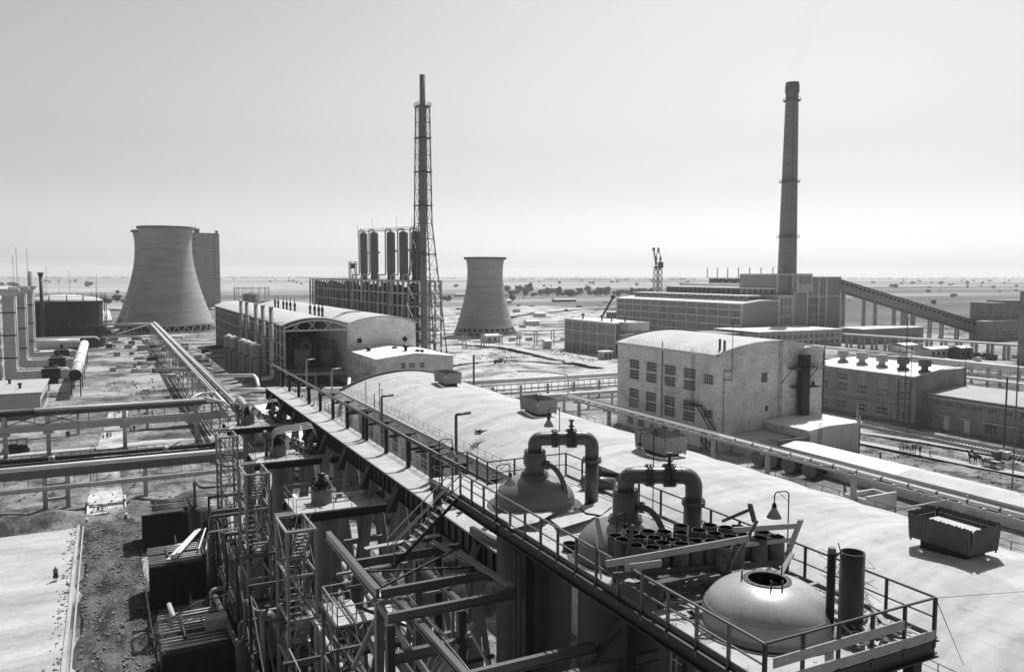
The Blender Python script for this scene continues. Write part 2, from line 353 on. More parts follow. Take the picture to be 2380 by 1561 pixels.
def hnoise(x, y, s, seed=0):
    from mathutils import noise
    return noise.noise(V((x/s+seed*17.3, y/s-seed*9.1, seed*3.7)))
def patch(name, x0, y0, x1, y1, step, hf, m, z0=.02):
    nx, ny = max(2, round((x1-x0)/step)), max(2, round((y1-y0)/step)); vs = []; fs = []
    for j in range(ny+1):
        for i in range(nx+1):
            x, y = x0+(x1-x0)*i/nx, y0+(y1-y0)*j/ny
            e = min(i, nx-i, j, ny-j)*step; k = min(1, e/(step*3))
            jx = jy = 0
            if e == 0: jx = hnoise(x, y, 5, 3)*1.6; jy = hnoise(x, y, 5, 8)*1.6
            vs.append((x+jx, y+jy, z0+max(0, hf(x, y))*k))
    for j in range(ny):
        for i in range(nx): a = j*(nx+1)+i; fs.append((a, a+1, a+nx+2, a+nx+1))
    mb = MB(); mb.add(vs, fs, True); return single(name, mb, m, kind='structure')
def gauss(x, y, cx, cy, sx, sy, h): return h*math.exp(-((x-cx)/sx)**2-((y-cy)/sy)**2)
# churned soil of the building site, left foreground
def hs(x, y):
    h = .18+.35*hnoise(x, y, 4)+.22*hnoise(x, y, 1.3, 2)
    return h
patch('dirt_track', -3.4, 56, 3.0, 119, .3, lambda x, y: .16+.18*hnoise(x, y, 3, 4)+.14*hnoise(x*1.6, y, .9, 2)+.07*hnoise(x, y, .35, 5)-.10*math.exp(-((x+1.6)/.35)**2)-.10*math.exp(-((x-.3)/.35)**2), SOIL)
def hsp(x, y):
    h = .25+.5*hnoise(x, y, 5)+.25*hnoise(x, y, 1.5, 2)
    h += gauss(x, y, 10, 116, 4.5, 5, 3.2)+gauss(x, y, -13, 118.5, 6, 2.2, 1.6)+gauss(x, y, -6, 119.5, 4, 1.8, 1.3)
    h += gauss(x, y, 2, 121, 2.5, 2, 1.2)
    if -3.2 < x < 1.7 and y > 120: h *= .15
    return h
patch('spoil_ground', -30, 116.5, 15, 151, .8, hsp, SOIL2)
WEED = ground_mat('weedy', .06, .30, .07, thr=(.38, .62), fine=.5)
patch('weedy_ground', -40, 171, 18, 240, 1.5, lambda x, y: .1+.5*hnoise(x, y, 8)+.3*hnoise(x, y, 2.5, 1), WEED)
def sheet(name, poly, z, m, thick=0):
    mb = MB()
    if thick: mb.prism(poly, z, z+thick)
    else: mb.add([(x, y, z) for x, y in poly], [tuple(range(len(poly)))])
    return single(name, mb, m, kind='structure')
sheet('concrete_yard', [(-45, 40), (-4.4, 40), (-4.4, 117), (-7, 119), (-45, 118)], .02, PADM, .12)
mb = MB(); mb.box((-4.35, 55, 0), (-4.0, 121, .26)); mb.box((-3.7, 55, 0), (-3.55, 121, .16)); single('kerb', mb, MATS['concrete'], kind='structure')
def road(name, pts, wd, m=ROADM, z=.03):
    mb = MB(); pts = [V((p[0], p[1], 0)) for p in pts]; L_, R_ = [], []
    for i, p in enumerate(pts):
        d = (pts[min(i+1, len(pts)-1)]-pts[max(0, i-1)]).normalized(); n = V((-d.y, d.x, 0))*wd/2
        j = 1+.12*hnoise(p.x, p.y, 6, 5)
        L_.append(p+n*j); R_.append(p-n*j)
    vs = L_+R_; k = len(pts); mb.add([(v.x, v.y, z) for v in vs], [(i, i+1, k+i+1, k+i) for i in range(k-1)]); return single(name, mb, m, kind='structure')
def dens(pts, step=6):
    out = []
    for a, b in zip(pts, pts[1:]):
        a, b = V(a), V(b); n = max(1, int((b-a).length/step)); out += [tuple(a+(b-a)*i/n) for i in range(n)]
    return out+[tuple(pts[-1])]
road('road', dens([(-60, 156), (17, 159)]), 5.2); road('road', dens([(-60, 169.5), (20, 172)]), 3.4)
road('path', dens([(-1, 121), (-1, 150), (0, 175), (2, 215)], 4), 4.4, SITE, z=.42)
sheet('plant_yard', [(21, 10), (37.5, 10), (37.5, 233), (28, 233), (24, 160), (21, 120)], .018, SOIL3)
# mid-distance building site behind the hall: dusty ground, tracks and banks
def hm(x, y):
    h = .15+1.1*max(0, hnoise(x, y, 22, 3))+.35*hnoise(x, y, 5, 1)
    h += gauss(x, y, 150, 225, 14, 8, 1.6)+gauss(x, y, 125, 250, 10, 14, 1.8)+gauss(x, y, 170, 240, 9, 12, 1.5)
    return h
patch('rough_ground', 97, 192, 250, 470, 4, hm, SITE)
patch('rough_ground', 105, 480, 420, 760, 8, lambda x, y: .3+1.8*max(0, hnoise(x, y, 30, 6))+.6*hnoise(x, y, 9, 2), SITE)
road('dirt_road', dens([P(1060, 800)[:], P(1180, 812)[:], P(1290, 838)[:], P(1436, 868)[:]], 5), 5, z=1.5)
road('dirt_road', dens([P(1045, 852)[:], P(1120, 845)[:], P(1190, 842)[:], P(1330, 850)[:]], 5), 3.5, z=1.35)
road('dirt_road', dens([P(1500, 715)[:], P(1330, 722)[:], P(1200, 735)[:], P(1120, 760)[:]], 12), 8, z=2.6)
# right hand side: railway spur, track, stony ground
patch('stony_ground', 112.5, 40, 153, 152, 1.6, lambda x, y: .1+.3*hnoise(x, y, 5, 7)+.2*hnoise(x, y, 1.8, 4), SOIL2)
patch('stony_ground', 141, 80, 152.6, 150, 1.5, lambda x, y: .45+.25*hnoise(x, y, 3, 9), SITE)
road('cart_track', dens([P(1990, 1030)[:], P(2100, 1052)[:], P(2280, 1090)[:], P(2400, 1112)[:]], 3), 2.6, z=.5)
road('cart_track', dens([P(1990, 1008)[:], P(2120, 1028)[:], P(2400, 1078)[:]], 3), 1.6, z=.6)
mb = MB(); slp = MB()
for off in (0, 4.2):
    a, b = V((145.5+off, 150, .78)), V((144.5+off, 50, .78)); dd = V((.72, 0, 0))
    for s_ in (-1, 1): mb.beam(a+dd*s_, b+dd*s_, .09, .16)
    for i in range(150): c = a+(b-a)*i/150; slp.box((c.x-1.25, c.y-.1, .55), (c.x+1.25, c.y+.1, .71))
rt = root('railway_track', 'twin rails on sleepers running past the dark brick workshop', 'railway track', (147, 100, .5))
part(rt, 'rail', mb, MATS['steel_light']); part(rt, 'sleepers', slp, MATS['wood_dark'])
# ================================================================ FAR STRUCTURES
M = MATS
def cooling_tower(cx, cy, H, rb, rt, rth, legh, label, n=72):
    t = root('cooling_tower', label, 'cooling tower', (cx, cy, 0))
    zt = H*.83; prof = []
    for i in range(31):
        z = legh+(H-legh)*i/30
        r = math.sqrt(rth**2+(rb**2-rth**2)*((zt-z)/(zt-legh))**2) if z < zt else math.sqrt(rth**2+(rt**2-rth**2)*((z-zt)/(H-zt))**2)
        prof.append((r, z))
    inner = [(r-.5, z) for r, z in prof[::-1]]
    mb = MB().lathe(cx, cy, prof+[(rt-.1, H)]+inner[1:], n); part(t, 'shell', mb, M['tower_concrete'])
    part(t, 'rim', MB().lathe(cx, cy, [(rt-.6, H-1), (rt+.9, H-1.1), (rt+.9, H+.1), (rt-.6, H+.1), (rt-.6, H-1)], n, False), M['concrete_dark'])
    part(t, 'ring_beam', MB().lathe(cx, cy, [(rb-.4, legh-.9), (rb+.35, legh-.9), (rb+.35, legh+.2), (rb-.4, legh+.2)], n, False), M['concrete'])
    k = 32
    for j in range(k):
        a0, a1, am = 2*math.pi*j/k, 2*math.pi*(j+1)/k, 2*math.pi*(j+.5)/k; lm = MB(); rr = rb+1.7
        top = V((cx+rb*math.cos(am), cy+rb*math.sin(am), legh-.8))
        for a in (a0, a1): lm.beam((cx+rr*math.cos(a), cy+rr*math.sin(a), 0), top, .5)
        part(t, 'leg', lm, M['concrete'])
    part(t, 'basin', MB().lathe(cx, cy, [(rr+1.2, 0), (rr+1.2, 1.0), (rr+.8, 1.0), (rr+.8, .3)], n, False), M['concrete'])
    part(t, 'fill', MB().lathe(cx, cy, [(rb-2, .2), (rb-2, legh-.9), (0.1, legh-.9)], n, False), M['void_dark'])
    return t
cooling_tower(32, 508, 59.8, 24.6, 14.8, 13.6, 4.6, 'huge concrete cooling tower with flared rim beside the tall panel block')
cooling_tower(31, 580, 61, 24.6, 14.8, 13.6, 4.6, 'cooling tower mostly hidden behind the huge one, only its left edge showing')
cooling_tower(186, 402, 42.4, 15.6, 10.8, 9.7, 5.0, 'smaller cooling tower standing alone on the open site right of the steel lattice stack')

# tall panel block
t = root('panel_tower', 'tall windowless panel block rising behind the big cooling tower', 'tower block', (89, 860, 0))
mb = MB(); wall(mb, (76, 849, 0), (1, 0, 0), (0, -1, 0), 26, 73.2); mb.box((76, 849.4, 0), (102, 872, 73))
part(t, 'wall', mb, M['panel_grey'])
mb = MB()
for i in range(1, 22): mb.box((76, 848.86, i*3.35-.12), (102, 848.99, i*3.35+.12))
for x in (85.5, 93, 101.5): mb.box((x-.18, 848.8, 0), (x+.18, 848.985, 73))
part(t, 'joints', mb, M['concrete'])
for i in range(15): window(t, (76, 849, 0), (1, 0, 0), (0, -1, 0), (20.2, 71-3.35*i, 22.2, 72-3.35*i), 2, 1, rev=-.12, fm=M['frame_dark'])
for u, v in ((2.2, 70.6), (2.2, 66), (2.2, 60), (2.2, 53), (9, 70.6), (15, 71), (8.6, 62), (8.6, 58)):
    window(t, (76, 849, 0), (1, 0, 0), (0, -1, 0), (u, v, u+(1.4 if u > 3 else 1.5), v+(1 if u > 3 else 2.4)), 1, 1, rev=-.12, fm=M['frame_dark'])
part(t, 'roof_room', MB().box((79.5, 852, 73), (84, 860, 77)).box((79, 851.5, 77), (84.5, 860, 77.4)).box((80.5, 853, 77.4), (81.1, 854, 79)), M['concrete_dark'])
part(t, 'vent_shaft', MB().box((98.8, 850, 73), (100.8, 853, 76)), M['concrete_dark'])
for x in (76.6, 80, 98): part(t, 'antenna', MB().beam((x, 851, 73), (x, 851, 82), .12), M['steel_mid'])

# chimney behind the power house
def chimney(cx, cy, H, rb, rt, label):
    t = root('brick_chimney', label, 'chimney', (cx, cy, 0)); mb = MB().lathe(cx, cy, [(rb+(rt-rb)*i/20, H*i/20) for i in range(21)]+[(rt-.6, H), (rt-.6, H-4)], 40)
    part(t, 'shaft', mb, M['chimney_brick'])
    r9 = rb+(rt-rb)*.95
    part(t, 'crown', MB().lathe(cx, cy, [(r9, H*.955), (r9+.4, H*.965), (r9+.4, H*.985), (rt+.25, H-.6), (rt+.25, H+.1), (rt-.6, H+.1)], 40, False), M['asbestos_dark'])
    for k in (.93, .61, .39):
        z = H*k; r = rb+(rt-rb)*k; g = MB().lathe(cx, cy, [(r, z-.15), (r+1.3, z-.15), (r+1.3, z), (r, z)], 32, False)
        o = part(t, 'gallery', g, M['steel_dark']); hm2 = MB()
        for i in range(24):
            a = math.pi*i/12; b = math.pi*(i+1)/12; A = V((cx+(r+1.25)*math.cos(a), cy+(r+1.25)*math.sin(a), z)); B = V((cx+(r+1.25)*math.cos(b), cy+(r+1.25)*math.sin(b), z))
            hm2.beam(A, A+zz*1.2, .08); hm2.beam(A+zz*1.2, B+zz*1.2, .1)
        part(o, 'railing', hm2, M['steel_dark'])
    lad = MB(); d = V((-.45, -.89, 0)); lad.beam(V((cx, cy, 30))+d*(rb-.8), V((cx, cy, H-2))+d*(rt+.1), .25, .25); part(t, 'ladder', lad, M['steel_dark'])
chimney(343.6, 337, 139.5, 5.75, 3.3, 'tall dark brick chimney with ring galleries behind the power house')

# steel lattice stack
def lattice(mb, lv, w=.28, wb=.16, faces=4):
    "lv: list of corner rings (4 points each) bottom to top"
    for A, B in zip(lv, lv[1:]):
        for i in range(4):
            j = (i+1) % 4; mb.beam(A[i], B[i], w); mb.beam(B[i], B[j], wb); mb.beam(A[i], B[j], wb); mb.beam(A[j], B[i], wb)
sx, sy = 112.0, 300.
t = root('lattice_stack', 'very tall flue stack held in a tapering steel lattice tower', 'stack', (sx, sy, 0))
def hw(z): return 2.1+(98-z)*.013 if z > 53 else 2.7+(53-z)*.085
zl = [0, 8, 15, 22, 28.5, 35, 41, 47, 53, 60, 66, 73, 79.5, 86, 92, 98]
def sq(z, h): return [V((sx+a*h, sy+b*h, z)) for a, b in ((-1, -1), (1, -1), (1, 1), (-1, 1))]
lv = [sq(z, hw(z)) for z in zl]; legs = MB(); br = MB()
for A, B in zip(lv, lv[1:]):
    for i in range(4):
        j = (i+1) % 4; br.beam(B[i], B[j], .2); br.beam(A[i], B[j], .13); br.beam(A[j], B[i], .13)
part(t, 'bracing', br, M['steel_mid'])
for i in range(4):
    lm = MB()
    for A, B in zip(lv, lv[1:]): lm.beam(A[i], B[i], .38)
    part(t, 'leg', lm, M['steel_mid']); part(t, 'footing', MB().box(lv[0][i]-V((1.1, 1.1, 0)), lv[0][i]+V((1.1, 1.1, 1.3))), M['concrete_dark'])
part(t, 'flue', MB().lathe(sx, sy, [(1.35, 0), (1.3, 60), (1.12, 98), (1.08, 110), (.9, 110), (.9, 106)], 20), M['chimney_brick'])
for z in (98, 86, 73, 60, 41): h = hw(z)+.5; part(t, 'platform', MB().box((sx-h, sy-h, z-.25), (sx+h, sy+h, z)), M['steel_dark'])
railing(t, [(sx-2.6, sy-2.6, 98), (sx+2.6, sy-2.6, 98), (sx+2.6, sy+2.6, 98), (sx-2.6, sy+2.6, 98), (sx-2.6, sy-2.6, 98)], 1.3, 1.3, M['steel_mid'], .05, pr_=.06)

# column rack with five absorber columns
X0, X1, Y0, Y1, ZT = 109.6, 123.8, 311., 487., 30.6
t = root('pipe_structure', 'long multi storey steel and concrete rack carrying five tall columns', 'industrial rack', ((X0+X1)/2, 400, 0))
ys = [Y0+i*(Y1-Y0)/26 for i in range(27)]; zs = [0, 5.1, 10.2, 15.3, 20.4, 25.5, ZT]
for y in ys:
    for x in ((X0, 117.5, X1) if y == Y0 else (X0, X1)): part(t, 'post', MB().box((x-.35, y-.35, 0), (x+.35, y+.35, ZT)), M['concrete'])
for z in zs[1:]:
    mb = MB().box((X0-.3, Y0-.25, z-.7), (X1+.3, Y0+.25, z)).box((X0-.3, Y0+.3, z-.6), (X0+.3, Y1, z-.02)).box((X1-.3, Y0+.3, z-.6), (X1+.3, Y1, z-.02))
    for y in ys[1:]: mb.box((X0+.31, y-.2, z-.5), (X1-.31, y+.2, z-.03))
    part(t, 'floor_beams', mb, M['concrete'])
mb = MB()
for z in zs[1:-1]: mb.box((X0+1.2, Y0+1, z-.28), (X1-.4, Y1, z-.1))
mb.box((X0+.5, Y0+.5, ZT-.4), (X1-.5, Y1, ZT-.12)); part(t, 'floor', mb, M['concrete_dark'])
for z in zs[1:-1]: railing(t, [(X0, Y0-.2, z), (X1, Y0-.2, z)], 1.1, 1.75, M['steel_mid'], .04, pr_=.05)
for i in range(26):
    y = (ys[i]+ys[i+1])/2; k = i % 4
    v = MB().lathe(X0+3.6, y, [(.1, .4), (2.0, .8), (2.0, ZT-1.5-(i*7 % 5)*.8), (.1, ZT-1-(i*7 % 5)*.8)], 14); part(t, 'vessel', v, M['tank_rust'] if k else M['steel_dark'])
    pm = MB().tube([(X0-.9, y+1, 1), (X0-.9, y+1, 20+(i*5 % 9))], .2, 6).tube([(X0+.6, y-1.6, 1), (X0+.6, y-1.6, ZT-2)], .28, 6); part(t, 'riser', pm, M['pipe_light'] if i % 3 else M['steel_mid'])
    if i % 3 == 0 and i < 18: part(t, 'brace', MB().beam((X0-.1, ys[i]+.4, 20.4), (X0-.1, ys[i+1]-.4, 25), .2).beam((X0-.1, ys[i]+.4, 10.4), (X0-.1, ys[i+1]-.4, 15), .2), M['steel_light'])
cy5 = [396, 378.5, 353, 335.5, 319.3]; tops = [53.8, 53.2, 52.3, 51.6, 51.1]; rr5 = [1.9, 2.0, 1.95, 2.0, 2.2]
names5 = ['first', 'second', 'third', 'fourth', 'fifth and nearest']
for i, (y, zt, r) in enumerate(zip(cy5, tops, rr5)):
    c = root('absorber_column', '%s tall column from the left on top of the long rack' % names5[i], 'column', (116.2, y, ZT), 'tall columns on the rack')
    part(c, 'shell', MB().lathe(116.2, y, [(r*.9, ZT-.12), (r*.9, ZT+3), (r, ZT+3.4), (r, zt-.8), (r*.75, zt-.1), (.1, zt+.2)], 24), M['asbestos_dark'] if i < 4 else M['tank_rust'])
    px = MB().tube(fillet([(116.2, y, zt), (116.2, y, zt+1.2), (114.6, y+r+1.2, zt+1.2), (114.6, y+r+1.2, ZT+2.2), (110, y+r-3, ZT+2.2), (109, y+r-3, 8)], .9), .34, 8)
    part(c, 'overhead_pipe', px, M['pipe_light']); g = MB()
    for z in (ZT+9, zt-6): g.lathe(116.2, y, [(r, z-.15), (r+.8, z-.15), (r+.8, z), (r, z)], 16, False)
    if i == 4: part(c, 'gallery', g, M['steel_mid']); railing(c, [(116.2-r-.8, y-r, zt-6), (116.2+r+.8, y-r, zt-6)], 1.1, .8, M['steel_mid'], .05, pr_=.05)
    part(c, 'nozzle', MB().cone((116.2+r-.1, y-.8, ZT+13), (116.2+r+.5, y-.9, ZT+13), .45, .45, 10), M['steel_dark'])
mb = MB(); a = V((116.2, 316, 52)); b = V((116.2, 398, 54.6))
w5 = root('catwalk', 'thin railed catwalk linking the tops of the five tall columns', 'catwalk', a)
part(w5, 'deck', MB().beam(a-V((.7, 0, .4)), b-V((.7, 0, .4)), .9, .25), M['steel_dark']); railing(w5, [a-V((1, 0, .3)), b-V((1, 0, .3))], 1.2, 2.2, M['steel_mid'], .05, pr_=.05)
for i, y in enumerate((325, 345, 381, 402, 407)): part(w5, 'lightning_rod', MB().beam((116.2, y, 52), (116.2, y, 57+i % 3*1.5), .1), M['steel_mid'])
t = root('stair_tower', 'small open steel stair tower left of the tall columns', 'stair tower', (114, 408, ZT)); mb = MB(); lattice(mb, [[V((114+a*1.6, 409+b*1.6, z)) for a, b in ((-1, -1), (1, -1), (1, 1), (-1, 1))] for z in (ZT, 35, 39.5)], .25, .15); part(t, 'frame', mb, M['steel_mid']); part(t, 'cabin', MB().box((113, 408, 36), (115, 410, 38.6)), M['steel_dark'])

# dark gasholder
gx, gy, gr = -17., 414., 16.
t = root('gasholder', 'large dark cylindrical gasholder with pale domed roof and guide frame', 'gas tank', (gx, gy, 0))
part(t, 'lower_tank', MB().lathe(gx, gy, [(gr, 0), (gr, 9.6), (gr+.5, 9.6), (gr+.5, 9.9), (gr-.6, 9.9)], 48), M['tank_rust'])
part(t, 'bell', MB().lathe(gx, gy, [(gr-.6, 9.9), (gr-.6, 20.8)], 48), M['tank_rust'])
part(t, 'roof', MB().lathe(gx, gy, [(gr-.3, 20.8), (gr-.3, 21.2), (gr*.8, 22.2), (gr*.4, 23.3), (.1, 23.7)], 48), M['roof_felt'])
for k in range(16):
    a = 2*math.pi*(k+.25)/16; r2 = gr+.9; p = V((gx+r2*math.cos(a), gy+r2*math.sin(a), 0)); q = V((gx+r2*math.cos(a+math.pi/8), gy+r2*math.sin(a+math.pi/8), 0))
    part(t, 'guide_post', MB().beam(p, p+zz*23.4, .35), M['steel_dark'])
    bm = MB().beam(p+zz*23, q+zz*23, .15).beam(p+zz*9.8, q+zz*9.8, .2).beam(p+zz*24.1, q+zz*24.1, .08).beam(p+zz*23, p+zz*24.3, .15)
    if k % 2 == 0: bm.beam(p+zz*10, q+zz*22.8, .16)
    part(t, 'ring_rail', bm, M['steel_mid'])
for x, y, z in ((-24, 408, 30), (-19, 420, 31), (-4, 402, 29)): part(t, 'lightning_rod', MB().beam((x, y, 21), (x, y, z), .1), M['steel_mid'])
for i, (x, y, zt) in enumerate(((24, 262, 40), (39, 262, 39.5), (55, 262, 30))):
    p = PX(x*1.0, 620, -30)
t = root('flare_pipe', 'slim dark stack with flared mouth standing before the gasholder', 'stack', PY(101, 800, 370)); b = PY(101, 800, 370); b.z = 0
part(t, 'pipe', MB().cone(b, b+zz*31.6, .75, .62, 14), M['steel_dark']); part(t, 'mouth', MB().cone(b+zz*31.6, b+zz*33, .65, 1.1, 14).cone(b+zz*33, b+zz*33.4, 1.1, 1.1, 14), M['steel_dark'])
b = PY(73, 700, 395); b.z = 0; single('stack', MB().cone(b, b+zz*33.8, 1.1, .95, 14), M['concrete'], 'plain pale chimney pipe behind the three tall ducts on the left', 'stack')
for i, (x, h) in enumerate(((33.5, 39), (42, 42), (67, 41.5), (110, 36), (163, 35), (226, 33))):
    b = PY(x, 700, 330 if i < 3 else 432); b.z = 0
    single('lightning_mast', MB().beam(b, b+zz*h, .12), M['steel_dark'], '%s thin lightning mast from the left, standing over the gasholder side' % nth(i), 'mast')

# power house
def bay_facade(t, P0, U, N, L, H, n, rows, mullion, band=2.2, m=None, cols=6):
    "concrete frame facade with tall glazing between piers"
    m = m or M['panel_grey']; st = L/n; holes = []
    hb = [(1.0+k*(H-band-1.0)/rows, 1.0+(k+1)*(H-band-1.0)/rows-.55) for k in range(rows)]
    for i in range(n):
        for a, b in hb: holes.append((i*st+st*.14, a, i*st+st*.94, b))
    mb = MB(); wall(mb, P0, U, N, L, H, holes, .3); part(t, 'wall', mb, m)
    for h in holes: window(t, P0, U, N, h, cols, 3, .3, .14, M['window_frame'])
    P0, U, N = V(P0), V(U), V(N); pm = MB()
    for i in range(n+1):
        a = P0+U*(i*st-.25)+N*.02; b = P0+U*(i*st+.25)+N*.32; lo = [min(a[k], b[k]) for k in range(3)]; hi = [max(a[k], b[k]) for k in range(3)]; hi[2] = P0.z+H; pm.box(lo, hi)
    for k in range(rows+1):
        z = P0.z+(1.0+k*(H-band-1.0)/rows)-.55
        for i in range(n):
            a = P0+U*(i*st+.252)+N*.02; b = P0+U*((i+1)*st-.252)+N*.2; lo = [min(a[q], b[q]) for q in range(3)]; hi = [max(a[q], b[q]) for q in range(3)]; lo[2] = z; hi[2] = z+.5; pm.box(lo, hi)
    part(t, 'frame', pm, M['concrete_light'])
t = root('power_house', 'long stepped power house with glazed bays, roof lanterns and boiler blocks', 'power station', (300, 350, 0))
YA, YB, XF = 300., 407., 276.5
bay_facade(t, (XF, YB, 0), (0, -1, 0), (-1, 0, 0), YB-YA, 18.8, 13, 4, 5, 2.4)
mb = MB(); wall(mb, (XF, YA, 0), (1, 0, 0), (0, -1, 0), 24, 17.6, (), top=lambda u: 1.2+min(u, 12)*.11); mb.box((XF+.4, YA+.4, 0), (XF+24, YB, 17.4)); part(t, 'gable_wall', mb, M['panel_grey'])
part(t, 'gable_trim', MB().box((XF-.3, YA-.25, 0), (XF+.6, YA-.02, 18.9)), M['concrete_light'])
part(t, 'roof', MB().exY([(XF-.7, 18.8), (XF+12, 20.2), (XF+24.4, 20.2), (XF+24.4, 20.8), (XF+12, 20.8), (XF-.7, 19.4)], YA-.5, YB), M['roof_white'])
def lantern(x0, x1, y0, y1, z0, z1, dark=False, nm='roof_lantern'):
    o = part(t, nm, MB().box((x0-.6, y0-.6, z1), (x1+.6, y1+.6, z1+.5)).box((x0, y0, z0), (x1, y1, z0+.6)), M['roof_white']); n_ = int((y1-y0)/3); st = (y1-y0)/n_
    for i in range(n_): k = MB().box((x0, y0+st*i-.1, z0+.6), (x0+.2, y0+st*i+.1, z1)); a = V((x0+.1, y0+st*i, z0+.6)); b = V((x0+.1, y0+st*(i+1), z1)); (k.beam(a, b, .16) if i % 2 else k.beam((a.x, a.y, b.z), (b.x, b.y, a.z), .16)); part(o, 'mullion', k, M['concrete_light'])
    part(o, 'glazing', MB().box((x0+.35, y0+.35, z0+.6), (x1-.3, y1-.3, z1)), M['glass'] if not dark else M['void_dark'])
lantern(284, 292, 304.5, 400, 20.3, 22.6)
part(t, 'machine_hall', MB().box((XF+24.1, 310, 0), (311, 410, 22.2)), M['panel_grey']); part(t, 'set_back_wall', MB().box((289, 309.8, 18), (XF+24, 312, 22.3)), M['panel_grey'])
for i in range(4): window(t, (291+i*2.4, 309.8, 19.4), (1, 0, 0), (0, -1, 0), (0, 0, 1.8, 1.9), 2, 1, .0, .1)
part(t, 'clerestory', MB().box((302.4, 304, 22.3), (310, 393, 26.1)), M['asbestos_dark']); part(t, 'clerestory_roof', MB().box((301.6, 303.6, 26.1), (318, 394, 26.7)), M['roof_white'])
for i in range(22): part(t, 'buttress', MB().beam((301.6, 306+i*4, 22.4), (302.2, 306+i*4, 26), .3, .5), M['steel_dark'])
part(t, 'upper_bay', MB().box((318.01, 322, 0), (340, 400, 28)).box((317.6, 321.6, 28), (340.4, 400, 28.5)), M['roof_white'])
lantern(322, 330, 325, 378, 28.5, 31.2, True)
for i in range(8): part(t, 'roof_pipe', MB().beam((327, 322+i*9, 31.7), (327, 322+i*9, 37.5), .35), M['steel_dark'])
def block(nm, x0, x1, y0, y1, z, m, trim=True, hole=None, z0=0):
    mb = MB(); wall(mb, (x0, y0, z0), (1, 0, 0), (0, -1, 0), x1-x0, z-z0, hole or (), .35); mb.box((x0+.01, y0+.5, z0+.01), (x1-.01, y1, z-.02)); mb.box((x0, y0+.01, z0), (x0+.3, y0+.6, z-.03)); o = part(t, nm, mb, m)
    if trim: part(o, 'trim', MB().box((x0-.2, y0-.2, z-.1), (x1+.2, y1, z+.45)).box((x0-.15, y0-.18, z0), (x0+.5, y0-.01, z-.1)).box((x1-.5, y0-.18, z0), (x1+.15, y0-.01, z-.1)), M['concrete_light'])
    return o
h = [(x, z, x+1.9, z+3.9) for z in (8.2, 13, 17.8) for x in (1.6, 4.3, 6.9)]
b1 = block('stair_block', 300.7, 310.4, 300, 320, 22.8, M['concrete'], True, h)
for q in h: window(b1, (300.7, 300, 0), (1, 0, 0), (0, -1, 0), q, 2, 4, .3, .12)
block('boiler_block', 302.3, 313, 303, 330, 33.5, M['panel_grey'], True, None, 22.85)
block('upper_strip', 310.6, 314.3, 301, 303, 33.4, M['panel_grey'], True, None, 26.5)
block('shaft_block', 310.7, 320.3, 299.6, 318, 24.5, M['panel_grey'])
h = [(1.3+i*2.1, 4.2, 3.1+i*2.1, 8.2) for i in range(4)]
b2 = block('corner_bay', 311.1, 321.2, 298, 316, 33.6, M['concrete'], True, h, 24.7)
for q in h: window(b2, (311.1, 298, 24.7), (1, 0, 0), (0, -1, 0), q, 2, 3, .3, .12)
h = [(x, z, x+w_, z+3.5) for z in (4.4, 9, 13.6, 18.2, 23) for x, w_ in ((1.0, 2.8), (4.6, 5.4), (11.2, 3.6))]
b3 = block('bunker_block', 321.3, 347.7, 303, 326, 32.1, M['panel_grey'], True, h)
for q in h: window(b3, (321.3, 303, 0), (1, 0, 0), (0, -1, 0), q, 4, 3, .3, .12)
part(b3, 'bands', MB().box((321.8, 302.85, 22.1), (347.2, 302.97, 22.5)).box((336.6, 302.75, 0), (337.6, 302.84, 31.9)).box((331.2, 302.75, 0), (332, 302.84, 31.9)), M['concrete_light'])
# low wing in front
lw = root('low_wing', 'low flat white roofed wing with a row of windows before the power house', 'building', (300, 268, 0))
L = 53.; U, N = V((1, 0, 0)), V((0, -1, 0)); hs_ = []
for r_ in (1., 4.): hs_ += grid_wins(L, 15, 2.3, r_, r_+2.2, 1, 1)
mb = MB(); wall(mb, (259, 270.5, 0), U, N, L, 7.6, hs_); mb.box((259, 270.9, 0), (312, 299.4, 7.1)); part(lw, 'wall', mb, M['concrete'])
for q in hs_: window(lw, (259, 270.5, 0), U, N, q, 3, 1, .25, .12)
k = MB()
for i in range(16): k.box((260+i*3.4-.2, 270.25, 0), (260+i*3.4+.2, 270.48, 7.5))
k.box((259, 270.2, 3.3), (312, 270.42, 3.7)); part(lw, 'frame', k, M['concrete_light']); part(lw, 'roof', MB().box((258.4, 269.9, 7.6), (312.6, 299.3, 7.9)), M['roof_white'])
part(lw, 'side_wall', MB().box((245, 280, 0), (258.9, 299, 6.4)).box((244.6, 279.6, 6.4), (258.3, 299, 6.8)), M['panel_grey'])
# three storey building
t = root('office_block', 'three storey grey block with rows of small square windows', 'building', (190, 290, 0)); YA, YB = 268., 307.5; L = YB-YA; hh = []
for z in (2.6, 6.9, 11.2):
    for i in range(6):
        if i == 5: continue
        for k in range(4): u = 1.2+i*6.6+k*1.35; hh.append((u, z, u+.85, z+1.0))
mb = MB(); wall(mb, (181.5, YB, 0), (0, -1, 0), (-1, 0, 0), L, 13.6, hh); mb.box((181.9, YA, 0), (186.5, YB, 13.5)).box((186.5, YA+8, 0), (198, YB, 13.4)); part(t, 'wall', mb, M['panel_grey'])
for q in hh: window(t, (181.5, YB, 0), (0, -1, 0), (-1, 0, 0), q, 1, 1, .25, .1, M['window_frame'])
k = MB()
for i in range(7): y = YB-i*6.6; k.box((181.2, y-.18, 0), (181.48, y+.18, 13.6)) if y > YA-1 else None
for z in (4.4, 8.8): k.box((181.26, YA, z), (181.46, YB, z+.35))
k.box((181.1, YA-.2, 13.2), (181.9, YB, 13.9)).box((181.9, YA-.25, 13.2), (186.7, YA-.02, 13.9)); part(t, 'frame', k, M['concrete_light'])
